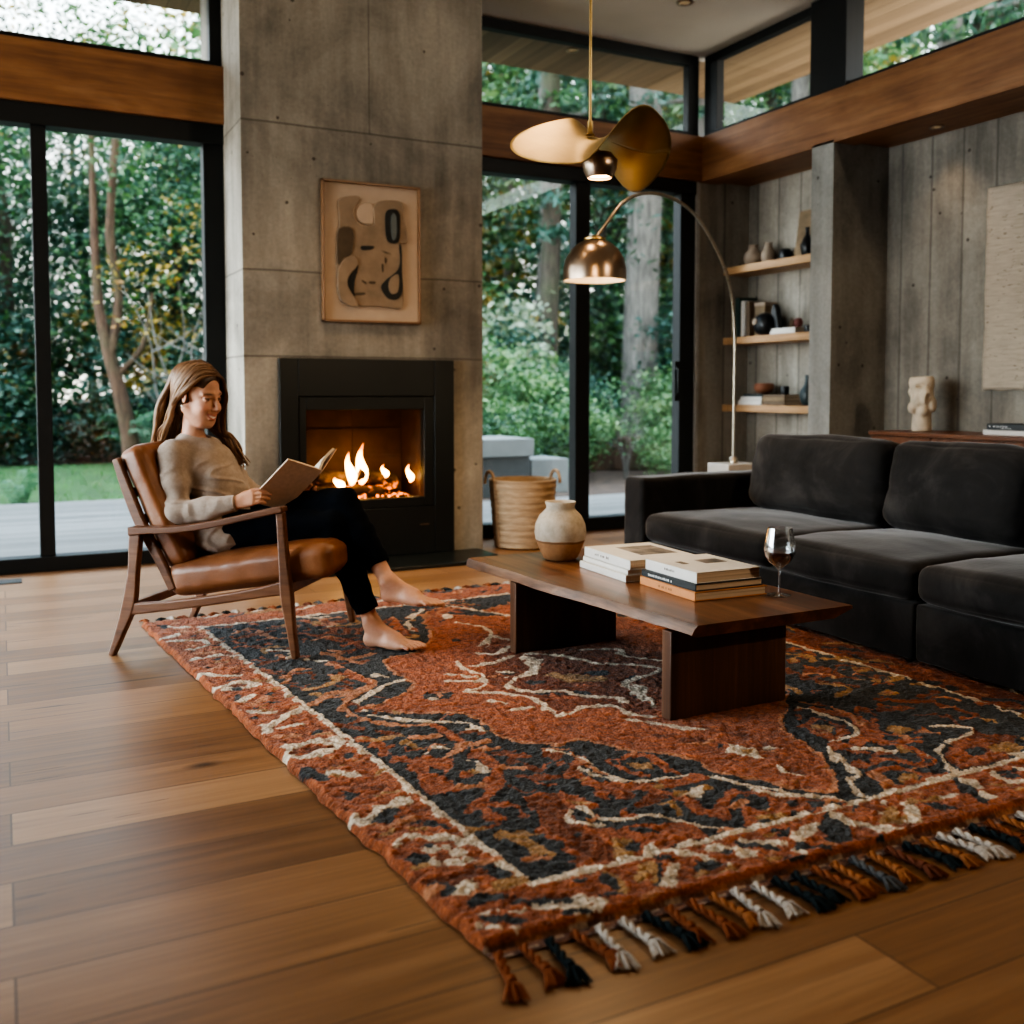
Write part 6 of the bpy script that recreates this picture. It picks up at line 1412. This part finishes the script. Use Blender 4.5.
for i in range(N2):     # far (left) side: over the crown, beside the cheek and down onto the chest
    t = i / (N2 - 1); j = rndh.uniform(-1, 1, 9) * .007
    sx = .060 - .115 * t
    side = [(sx, .012 + j[0], .118 - .55 * max(0, sx - .01) - .9 * max(0, -.05 - sx)),
            (sx * .9 + .004, .060 + j[1], .086 - .2 * abs(sx)),
            (.062 - .10 * t + j[2], .084 + j[3] * .6, .010),
            (.066 - .10 * t + j[4], .090 + j[5], -.070),
            (.082 - .085 * t + j[6] * 1.5, .086 + j[7], -.140),
            (.335 - .06 * t + j[8], .400 + .02 * t + j[0] * 2, .862 + j[1], 1),
            (.372 - .06 * t + j[1] * 2, .395 + .03 * t + j[2] * 3, .808 + j[4], 1),
            (.408 - .07 * t + j[3] * 3, .372 + .05 * t + j[4] * 3, .752 - .03 * rndh.rand(), 1)]
    lock(side, .0075 + .004 * rndh.rand(), 100 + i, .02 + .28 * rndh.rand())
for i in range(26):     # back of the head
    t = i / 25; an = -1.25 + 2.5 * t; j = rndh.uniform(-1, 1, 6) * .006
    lock([(-.03, .015, .124), (-.09 * math.cos(an * .8) - .02, .06 * math.sin(an), .09), (-.122 * math.cos(an * .5), .078 * math.sin(an), .01), (-.120 + j[0], .085 * math.sin(an) + j[1], -.08), (-.128 + j[2], .088 * math.sin(an) + j[3], -.17), (-.132 + j[4], .085 * math.sin(an) + j[5], -.245)], .013, 200 + i, .15 + .25 * rndh.rand())
Vh = np.concatenate(HV); Fh = np.concatenate(HF); Ch = np.concatenate(HCc)
mesh_np('hair', Vh, Fh, M['hair'], wm, Ch)
MB().lathe([(.001, -.005), (.0045, -.002), (.0045, .002), (.001, .005)], 12, tuple(hp(-.004, -.083, -.046))).build('earring', M['pearl'], wm, smooth=60)

# the open book she holds (chair space, built on its own root)
ob = empty('open_book', CH_LOC, CH_RZ, 'open linen-covered book held in the hands of the reading person', 'book')
def leafpage(p, q, e, th, curve, name, mat, par, n=10):
    """p,q spine ends; e across vector; a slab of thickness th bulging by curve"""
    p, q, e = map(np.array, (p, q, e)); ax = (q - p); nn = np.cross(e, ax); nn /= np.linalg.norm(nn)
    mb = MB(); vs = []; fs = []
    for i in range(n + 1):
        t = i / n; b_ = nn * curve * math.sin(t * PI) * (1 - t * .4)
        for base_ in (p, q):
            c_ = base_ + e * t + b_; vs += [tuple(c_), tuple(c_ + nn * th)]
    for i in range(n):
        a = i * 4; b2 = a + 4
        fs += [(a, a + 2, b2 + 2, b2), (a + 1, b2 + 1, b2 + 3, a + 3), (a, b2, b2 + 1, a + 1), (a + 2, a + 3, b2 + 3, b2 + 2)]
    fs += [(0, 1, 3, 2), (n * 4, n * 4 + 2, n * 4 + 3, n * 4 + 1)]
    mb._add(vs, fs); return mb.build(name, mat, par, smooth=40)
SB0, SB1 = np.array((.622, .285, .560)), np.array((.791, .285, .729))        # spine bottom, top
FE = np.array((-.088, -.135, .053))                                                          # spine -> fore edge of the near half
FL = np.array((.010, .140, .083))                                            # spine -> fore edge of the far half
cv1 = leafpage(SB0, SB1, FE, .003, .0, 'cover', M['book_linen'], ob)
cv2 = leafpage(SB0, SB1, FL, .003, .0, 'cover', M['book_linen'], ob)
nn = np.cross(FE, SB1 - SB0); nn /= np.linalg.norm(nn); n2_ = np.cross(FL, SB1 - SB0); n2_ /= np.linalg.norm(n2_)
sp0, sp1 = SB0 * .985 + SB1 * .015, SB0 * .015 + SB1 * .985
sgn1 = 1 if nn[2] > 0 else -1; sgn2 = 1 if n2_[2] > 0 else -1
leafpage(sp0 + nn * .0032 * sgn1, sp1 + nn * .0032 * sgn1, FE * .965, .011 * sgn1, .006 * sgn1, 'pages', M['paper'], ob)
leafpage(sp0 + n2_ * .0032 * sgn2, sp1 + n2_ * .0032 * sgn2, FL * .965, .011 * sgn2, .012 * sgn2, 'pages', M['paper'], ob)

# carved limestone head on the sideboard
bf = Field((-.12, -.12, -.005), (.12, .12, .36), .005)
bf.cap((0, 0, .02), (0, 0, .10), .060, .055, .0)
bf.ell((0, 0, .21), (.075, .068, .12), .03)
bf.cap((.0, -.02, .31), (.0, .03, .31), .055, .055, .03)
for c_, r_ in (((-.05, -.045, .23), (.030, .035, .055)), ((-.055, .035, .15), (.030, .028, .04)), ((-.045, -.03, .13), (.028, .03, .032)), ((-.06, .0, .20), (.02, .018, .06)), ((.0, .065, .25), (.04, .02, .03)), ((.01, -.065, .17), (.035, .02, .05))):
    bf.ell(c_, r_, .010)
for c_, r_ in (((-.075, .028, .235), (.022, .016, .03)), ((-.08, -.01, .155), (.02, .012, .014)), ((-.06, -.068, .19), (.025, .014, .05)), ((-.055, .055, .105), (.03, .02, .016)), ((-.06, -.012, .285), (.03, .03, .012))):
    bf.ell(c_, r_, .008, sub=True)
bf.cut((0, 0, .345), (0, .05, 1)); bf.cut((0, 0, .0), (0, 0, -1))
V, F = bf.mesh(); V = smooth_mesh(V, F, 1, .4)
sto = mesh_np('stone_bust', V, F, M['stone_bust'])
sto.location = (5.20, 4.43, .8008); sto.rotation_euler = (0, 0, .25)
tag(sto, 'rough carved cream stone head standing on the walnut sideboard', 'sculpture')

# ---------------------------------------------------------------- outdoors
def terrain(x, y):
    t = max(0, y - 11.5) * .055 * max(0, min(1, (x - 3.5) / 3))
    return -.14 + min(.75, t) + .05 * mnoise.noise(Vector((x * .35, y * .35, 0)))
def ground(name, x0, x1, y0, y1, mat, n, dz=0.0):
    mb = MB().grid(lambda u, v: (x0 + (x1 - x0) * u, y0 + (y1 - y0) * v, terrain(x0 + (x1 - x0) * u, y0 + (y1 - y0) * v) + dz), n, n)
    return structure(mb.build(name, mat, smooth=80))
ground('ground_garden', -40, 60, 6.6, 80, M['soil'], 60, -.03)
structure(MB().box(-12, 4.2, 6.62, 11.0, -.13, -.06).box(4.2, 8.5, 6.62, 9.1, -.13, -.06).build('floor_terrace', M['deck']))
lw = ground('lawn', -14, 4.0, 11.0, 18.0, M['lawn'], 24, .02)
# grass blades
g = MB(); rg = random.Random(12)
for i in range(9000):
    x, y = rg.uniform(-6, 3.6), rg.uniform(11.0, 17.5)
    if rg.random() < (y - 11) / 12: continue
    h = rg.uniform(.03, .075); a = rg.uniform(0, 6.28); z = terrain(x, y) + .01
    g.col = (rg.uniform(.03, .07), rg.uniform(.10, .19), rg.uniform(.015, .035), 1)
    g._add([(x - .006 * math.cos(a), y - .006 * math.sin(a), z), (x + .006 * math.cos(a), y + .006 * math.sin(a), z), (x + .03 * math.sin(a), y + .03 * math.cos(a), z + h)], [(0, 1, 2)])
tag(g.build('grass', M['leaf'], cols=True), 'short green grass growing on the lawn beyond the deck', 'grass', None, 'stuff')
# concrete steps and planter by the right-hand glass door
st = empty('garden_step', (4.72, 9.55, -.06), 0, 'pale concrete garden block with a dark lower step outside the right glass door', 'step')
MB().box(-.55, .30, -.3, .5, .43, .62).build('slab', M['planter'], st, bev=.01)
MB().box(-.50, .28, -.25, .48, .0, .43).build('block', M['planter_dark'], st, bev=.01)
pl = MB().box(-.22, .25, -.28, .25, 0, .38).build('planter_box', M['planter'], loc=(5.32, 9.75, -.06), bev=.01)
tag(pl, 'low grey concrete box on the deck beside the garden block', 'planter')

LEAFC = {'fir': ((.010, .034, .024), (.030, .075, .048)), 'dark': ((.010, .038, .022), (.035, .085, .042)), 'mid': ((.025, .08, .030), (.095, .19, .065)),
         'teal': ((.014, .055, .044), (.05, .12, .092)), 'pale': ((.08, .17, .07), (.25, .36, .17)), 'gold': ((.16, .13, .03), (.42, .28, .06)), 'rust': ((.15, .07, .02), (.36, .18, .05)), 'frost': ((.12, .16, .11), (.34, .38, .28))}
def leaf_quad(mb, c, s, r, kind, asp=.5, droop=0.0):
    a = r.uniform(0, 2 * PI); e = r.uniform(-.9, .5) - droop
    d = Vector((math.cos(a) * math.cos(e), math.sin(a) * math.cos(e), math.sin(e)))
    w = d.cross(Vector((r.uniform(-1, 1), r.uniform(-1, 1), r.uniform(.2, 1)))); w.normalize()
    lo, hi = LEAFC[kind]; t = r.random()
    mb.col = tuple(lo[i] + (hi[i] - lo[i]) * t for i in range(3)) + (1,)
    c = Vector(c)
    mb._add([c - d * s * .5, c + w * s * asp * .5, c + d * s * .5, c - w * s * asp * .5], [(0, 1, 2, 3)])
def clumps(mb, centres, rad, n, s, r, kinds, asp=.55, flat=.7, droop=0.0):
    for c in centres:
        kd = r.choices(kinds[0], kinds[1])[0]
        for i in range(n):
            p = Vector(c) + Vector((r.gauss(0, rad), r.gauss(0, rad), r.gauss(0, rad * flat)))
            leaf_quad(mb, p, s * r.uniform(.6, 1.3), r, kd, asp, droop)
def broad_crown(seed, R, H, z0, nclump, n, s, kinds):
    r = random.Random(seed); mb = MB(); cs = []
    while len(cs) < nclump:
        p = (r.uniform(-1, 1), r.uniform(-1, 1), r.uniform(-1, 1))
        l = math.sqrt(p[0] ** 2 + p[1] ** 2 + p[2] ** 2)
        if l > 1 or (l < .35): continue
        cs.append((p[0] * R, p[1] * R, z0 + H / 2 + p[2] * H / 2))
    clumps(mb, cs, R * .13, n, s, r, kinds)
    return mb
def fir_crown(seed, R, H, z0, layers, per, n, s, kinds):
    r = random.Random(seed); mb = MB()
    for L_ in range(layers):
        t = L_ / (layers - 1); z = z0 + H * t; rr = R * (1 - t) ** .8 + .25
        for k_ in range(per):
            a = r.uniform(0, 2 * PI); ln = rr * r.uniform(.65, 1.05); kd = r.choices(kinds[0], kinds[1])[0]
            for i in range(n):
                f = (i + r.random()) / n
                p = (math.cos(a) * ln * f + r.gauss(0, .10), math.sin(a) * ln * f + r.gauss(0, .10), z - .45 * f * f * ln * .5 + r.gauss(0, .08))
                leaf_quad(mb, p, s * r.uniform(.6, 1.2), r, kd, .34, .35)
    return mb
def trunk_mesh(seed, h, r0, bend=.02, branches=0, z0=2.0, blen=1.5, up=.5, taper=.55):
    r = random.Random(seed); mb = MB(); n = 14
    dx, dy = r.uniform(-1, 1) * bend, r.uniform(-1, 1) * bend
    pts = [(dx * (h * i / n) + .04 * math.sin(i * 1.1 + seed), dy * (h * i / n) + .04 * math.cos(i * .9 + seed), h * i / n - .3) for i in range(n + 1)]
    rad = [r0 * (1 - (1 - taper) * i / n) * (1.35 if i == 0 else 1.08 if i == 1 else 1) for i in range(n + 1)]
    mb.tube(pts, rad, 14)
    for b in range(branches):
        i = r.randint(max(1, int(z0 / h * n)), n - 1); p = Vector(pts[i]); a = r.uniform(0, 2 * PI); ln = blen * r.uniform(.5, 1.2)
        q = [p]
        for k_ in range(1, 6): q.append(p + Vector((math.cos(a + .15 * k_ * r.uniform(-1, 1)), math.sin(a), up * r.uniform(.5, 1.3))) * ln * k_ / 5)
        mb.tube(q, [r0 * .30, r0 * .24, r0 * .19, r0 * .14, r0 * .1, r0 * .04], 6)
    return mb
CACHE = {}
def plant(name, x, y, label, cat, group, parts, rz=0.0, sc=1.0):
    """parts: list of (part name, cache key, maker, material)"""
    t = empty(name, (x, y, terrain(x, y)), rz, label, cat, group); t.scale = (sc, sc, sc)
    for pn, key, mk, mt in parts:
        if key not in CACHE:
            o = mk().build(pn, M[mt], t, cols=(mt == 'leaf'), smooth=None if mt == 'leaf' else 60); CACHE[key] = o.data
        else:
            o = bpy.data.objects.new(pn, CACHE[key]); COL.objects.link(o); o.parent = t
    return t
rp = random.Random(21)
GT = 'trees of the wood beyond the garden'
# --- broadleaf trees behind the lawn, seen through the left door
def broad(v): return ('crown', 'broad%d' % v, lambda: broad_crown(40 + v, [3.0, 2.6, 3.4][v], [6.5, 7.5, 6.0][v], [1.6, 2.2, 1.2][v], 130, 150, .115, (['dark', 'mid', 'teal', 'gold'], [[5, 3, 2, .12], [3, 4, 2, .35], [5, 2, 4, .06]][v])), 'leaf')
def btrunk(v): return ('trunk', 'btrunk%d' % v, lambda: trunk_mesh(60 + v, 8, [.16, .10, .13][v], [.08, .03, .12][v], 14, 1.6, 1.6, .8), ['bark_red', 'bark_grey', 'bark_dark'][v])
LT = [(-6.2, 22, 0, 'first'), (-3.6, 21.5, 2, 's'), (-1.6, 24, 1, 's'), (.4, 21.2, 2, 's'), (3.4, 23.0, 0, 's'), (5.2, 21.6, 2, 's'), (6.6, 25, 1, 's'), (2.2, 27, 2, 's'), (-4.5, 27, 1, 's'), (7.8, 29, 0, 's'), (-8.8, 26, 2, 's'), (-.5, 30, 0, 's')]
for i, (x, y, v, q) in enumerate(LT):
    plant('garden_tree', x, y, 'dense green broadleaf tree of the wood behind the lawn', 'tree', 'broadleaf trees behind the lawn', [broad(v), btrunk(v)], rp.uniform(0, 6), rp.uniform(.9, 1.15))
# leaning reddish trunk and the bare pale one in front of it
def leaning():
    mb = MB(); mb.tube(spline([(.20, 0, -.3), (.13, .02, .5), (.0, .05, 1.2), (-.16, .1, 1.9), (-.27, .2, 2.8), (-.30, .3, 5.2)], 6), [q[0] for q in spline([(.17,), (.130,), (.11,), (.09,), (.07,), (.04,)], 6)], 14)
    mb.tube(spline([(-.12, .06, 1.7), (.02, .1, 2.6), (-.08, .1, 3.6), (.05, .1, 5.2)], 5), [.07] * 11 + [.06] * 5, 8)
    mb.tube(spline([(-.05, .05, 1.4), (.35, 0, 1.9), (.5, 0, 2.7)], 5), [.055, .05, .05, .045, .045, .04, .04, .035, .03, .025, .02], 8)
    return mb
plant('leaning_tree', 1.62, 16.2, 'tree with a leaning reddish trunk at the far edge of the lawn', 'tree', None,
      [('trunk', 'lean', leaning, 'bark_red'), ('crown', 'leancr', lambda: broad_crown(77, 2.4, 4.6, 3.0, 60, 90, .10, (['mid', 'dark', 'gold'], [4, 3, 1])), 'leaf')])
def bare():
    r = random.Random(8); mb = MB()
    for k_ in range(5):
        a = k_ * 1.3 + .4; q = [(.04 * math.cos(a), .04 * math.sin(a), -.2), (.10 * math.cos(a), .1 * math.sin(a), .5), (.30 * math.cos(a), .3 * math.sin(a), 1.2), (.42 * math.cos(a + .5), .42 * math.sin(a + .5), 1.9), (.75 * math.cos(a + .3), .75 * math.sin(a + .3), 2.7)]
        sp = spline(q, 5); mb.tube(sp, [.030 - .024 * i / (len(sp) - 1) for i in range(len(sp))], 7)
        for b in range(3):
            p = Vector(sp[8 + b * 3]); d = Vector((math.cos(a + b * 2 - 1), math.sin(a + b), .5)); mb.tube([p, p + d * .3, p + d * .65 + Vector((0, 0, .1))], [.016, .011, .004], 5)
    return mb
plant('bare_tree', 2.32, 15.2, 'bare pale many-stemmed small tree at the right end of the lawn', 'tree', None, [('stems', 'bare', bare, 'bark_grey'), ('leaves', 'barelv', lambda: broad_crown(78, 1.1, 1.6, 1.7, 22, 9, .10, (['gold', 'rust', 'mid'], [3, 2, 1])), 'leaf')])
# shrubs and ferns behind the lawn
def shrub(v):
    kinds = [(['dark', 'teal'], [3, 2]), (['mid', 'dark'], [3, 2]), (['teal', 'mid'], [4, 1]), (['gold', 'mid', 'rust'], [2, 2, 1]), (['pale', 'mid'], [3, 2]), (['frost', 'pale', 'rust'], [3, 2, .6])][v]
    return ('foliage', 'shrub%d' % v, lambda: broad_crown(90 + v, 1.0, 1.5, -.1, 64, 75, .075, kinds), 'leaf')
for i, (x, y, v, s_) in enumerate([(-5.2, 18.6, 0, 1.2), (-3.7, 18.9, 2, 1.5), (-2.3, 18.5, 1, 1.1), (-1.1, 19.0, 3, 1.5), (.2, 18.6, 2, 1.1), (.75, 19.3, 0, 1.7), (2.6, 18.4, 2, 1.0), (3.4, 18.8, 0, 1.4), (4.5, 18.2, 1, 1.3), (5.6, 19.2, 2, 1.6), (1.9, 20.4, 3, 2.0), (-.4, 20.6, 1, 2.0), (3.9, 20.6, 0, 2.0)]):
    plant('garden_shrub', x, y, 'leafy shrub along the far edge of the lawn', 'shrub', 'shrubs along the far edge of the lawn', [shrub(v)], rp.uniform(0, 6), s_)
def fern():
    r = random.Random(15); mb = MB()
    for k_ in range(22):
        a = r.uniform(0, 2 * PI); ln = r.uniform(.6, .95); h = r.uniform(.35, .7)
        for i in range(16):
            t = (i + 1) / 17; p = Vector((math.cos(a) * ln * t, math.sin(a) * ln * t, h * math.sin(t * 2.2) * 1.1))
            w = .17 * (1 - t) + .015
            sd = Vector((-math.sin(a), math.cos(a), 0))
            q = r.random(); mb.col = (.055 + .07 * q, .13 + .12 * q, .075 + .07 * q, 1)
            for sg in (-1, 1):
                mb._add([p, p + sd * sg * w * .5 + Vector((0, 0, .012)), p + sd * sg * w + Vector((math.cos(a), math.sin(a), -.3)) * .03, p + sd * sg * w * .5 + Vector((math.cos(a) * .03, math.sin(a) * .03, 0))], [(0, 1, 2, 3)])
    return mb
for x, y, s_, lab in ((2.05, 16.6, 1.15, 'large grey-green fern below the bare tree'), (-.55, 17.2, 1.1, 'grey-green fern at the left end of the lawn edge'), (.15, 11.5, .55, 'small clump of fronds at the near edge of the lawn'), (3.3, 16.9, .9, 'grey-green fern beyond the armchair at the lawn edge')):
    plant('fern', x, y, lab, 'fern', None, [('fronds', 'fern', fern, 'leaf')], rp.uniform(0, 6), s_)
for x, y, sc_ in ((14.5, 28.5, 1.9), (18.5, 33, 2.2), (11.5, 34, 2.0), (22.5, 30, 2.2), (8.8, 36, 2.0), (26, 24, 2.0), (17.5, 24.5, 1.6)):
    plant('bright_tree', x, y, 'yellow-green tree glimpsed behind the conifers', 'tree', 'yellow-green trees behind the conifers', [('crown', 'bright', lambda: broad_crown(47, 3.0, 7.0, .6, 120, 90, .17, (['gold', 'pale', 'mid'], [1.2, 3, 2])), 'leaf'), btrunk(1)], rp.uniform(0, 6), sc_)
# --- conifers to the right: straight grey trunks, foliage high up and behind
def ftrunk(v): return ('trunk', 'ftrunk%d' % v, lambda: trunk_mesh(30 + v, 17, [.40, .27, .21][v], [.006, .01, .015][v], [0, 8, 10][v], 7, 1.6, -.05, .7), ['bark_grey', 'bark_grey', 'bark_dark'][v])
def fcrown(v): return ('crown', 'fcrown%d' % v, lambda: fir_crown(50 + v, [3.2, 2.6, 3.0][v], [11, 9, 12][v], [6.2, 4.0, 1.0][v], [16, 15, 22][v], 9, 42, .20, (['fir', 'dark', 'teal', 'mid'], [4, 3, 2, [1, 1.5, .6][v]])), 'leaf')
plant('conifer', 12.35, 17.9, 'large conifer with the thickest pale grey trunk behind the right glass door', 'tree', None, [ftrunk(0), fcrown(0)], 1.0, 1.0)
plant('conifer', 11.4, 20.5, 'conifer with a slimmer grey trunk just left of the thickest one', 'tree', None, [ftrunk(1), fcrown(1)], 2.0, 1.0)
plant('conifer', 9.75, 17.4, 'slim grey conifer trunk seen through the left pane of the right door', 'tree', None, [ftrunk(2), fcrown(1)], 3.0, 1.0)
for x, y, v in ((8.2, 22, 2), (14.6, 23, 2), (15.2, 19.5, 1), (16.8, 26, 2), (18.5, 21, 2), (19.6, 27, 2), (22, 23, 1), (16, 32, 2), (22, 30, 2), (7.2, 33, 2), (25, 27, 2), (17, 14, 1), (16.6, 17.8, 1), (18.6, 14.6, 2), (21, 16, 2), (19, 9.5, 1), (17.5, 5.5, 2), (21, 1, 2), (18, -1.5, 1), (23, 8, 2), (15.5, 11, 1)):
    plant('conifer', x, y, 'conifer standing in the dark wood behind the right-hand garden', 'tree', 'conifers behind the right-hand garden', [ftrunk(2 if v == 2 else 1), fcrown(v)], rp.uniform(0, 6), rp.uniform(.85, 1.15))
for x, y, v, s_, lab in ((5.25, 12.4, 4, .85, 'light green'), (5.95, 11.6, 1, .75, 'light'), (6.75, 12.2, 4, 1.0, 'l'), (6.25, 13.4, 4, 1.25, 'l'), (7.6, 13.2, 1, 1.1, 'l'), (8.5, 13.6, 4, .7, 'l'), (8.7, 14.8, 2, .9, 'l'), (9.6, 17.0, 2, 1.1, 'l'), (5.6, 15.0, 5, 1.6, 'l'), (7.0, 16.0, 5, 1.9, 'l'), (7.9, 17.2, 2, 1.7, 'l'), (6.3, 19.0, 5, 2.2, 'l'), (9.0, 20.0, 3, 2.2, 'l'), (10.2, 18.8, 2, 1.2, 'l'), (11.6, 15.2, 4, 1.2, 'l'), (13.6, 17.0, 2, 1.9, 'l'), (14.6, 20.0, 1, 2.4, 'l'), (12.4, 22.0, 2, 2.4, 'l'), (16.5, 22.0, 0, 2.6, 'l'), (8.6, 11.6, 4, .6, 'l')):
    plant('garden_shrub', x, y, 'leafy shrub in the bed outside the right glass door', 'shrub', 'shrubs outside the right glass door', [shrub(v)], rp.uniform(0, 6), s_)
plant('bare_shrub', 7.75, 11.6, 'small pale bare twiggy shrub outside the right pane of the right door', 'shrub', None, [('stems', 'bare', bare, 'bark_grey')], 1.2, .42)
bw = MB().box(-1.6, 1.6, -.12, .12, 0, .5).build('timber_edging', M['bark_red'], loc=(8.6, 12.6, terrain(8.6, 12.6) - .02), rot=(0, 0, -.5), bev=.02)
tag(bw, 'low brown timber retaining wall in the bed outside the right glass door', 'edging')

# ---------------------------------------------------------------- sky, lamps, camera
w = bpy.data.worlds.new('overcast_sky'); bpy.context.scene.world = w; w.use_nodes = True
nt = w.node_tree; nt.nodes.clear()
tc = nt.nodes.new('ShaderNodeTexCoord'); sp_ = nt.nodes.new('ShaderNodeSeparateXYZ'); nt.links.new(tc.outputs['Generated'], sp_.inputs[0])
rmp = nt.nodes.new('ShaderNodeValToRGB'); nt.links.new(sp_.outputs[2], rmp.inputs[0])
e = rmp.color_ramp.elements
e[0].position = .0; e[0].color = (.95, .88, .80, 1); e[1].position = .55; e[1].color = (.62, .76, .92, 1)
bg = nt.nodes.new('ShaderNodeBackground'); nt.links.new(rmp.outputs[0], bg.inputs[0]); bg.inputs[1].default_value = 3.6
ow = nt.nodes.new('ShaderNodeOutputWorld'); nt.links.new(bg.outputs[0], ow.inputs[0])
SUN = bpy.data.lights.new('soft_daylight', 'SUN'); SUN.energy = 6.0; SUN.angle = math.radians(65); SUN.color = (.80, .90, 1.0)
so = bpy.data.objects.new('soft_daylight', SUN); COL.objects.link(so)
so.rotation_euler = Vector((.95, -.10, -.24)).to_track_quat('-Z', 'Y').to_euler()
# warm fill spots added under the ceiling, without fixtures, to wash chimney and room
for x, y, en in ((1.3, 4.6, 40), (2.5, 4.7, 40), (3.6, 4.9, 18), (1.8, 2.4, 10), (3.6, 1.6, 6)):
    lamp('ceiling_fill', (x, y, 3.66), en, (1, .70, .42), .06, 'SPOT', spot_size=math.radians(95), spot_blend=.8)
lamp('recess_light', (5.29, 4.44, 2.70), 3, (1, .7, .42), .04, 'SPOT', spot_size=math.radians(90), spot_blend=.8)
rl = lamp('front_fill', (4.5, -1.8, 3.55), 210, (1, .78, .55), .10, 'SPOT', spot_size=math.radians(80), spot_blend=1.0)  # added fill behind the viewpoint, no fixture; brightens the faces turned to the camera
rl.rotation_euler = (Vector((2.2, 3.6, .6)) - rl.location).to_track_quat('-Z', 'Y').to_euler()
cam = bpy.data.cameras.new('camera'); co = bpy.data.objects.new('camera', cam); COL.objects.link(co)
cam.lens = 35; cam.sensor_width = 36; cam.sensor_fit = 'HORIZONTAL'
cam.clip_start = .05; cam.clip_end = 300
co.location = (0, 0, 1.05)
co.rotation_euler = (math.radians(90 - 3.0), 0, math.radians(-27.2))
cam.shift_y = -67.825 / 1024
cam.dof.use_dof = True; cam.dof.focus_distance = 3.35; cam.dof.aperture_fstop = 2.2
bpy.context.scene.camera = co
vs_ = bpy.context.scene.view_settings
vs_.view_transform = 'AgX'; vs_.look = 'AgX - High Contrast'; vs_.exposure = 0.82
cy = bpy.context.scene.cycles
cy.max_bounces = 8; cy.transparent_max_bounces = 16; cy.diffuse_bounces = 4; cy.glossy_bounces = 4; cy.transmission_bounces = 8
cy.caustics_reflective = False; cy.caustics_refractive = False; cy.sample_clamp_indirect = 6
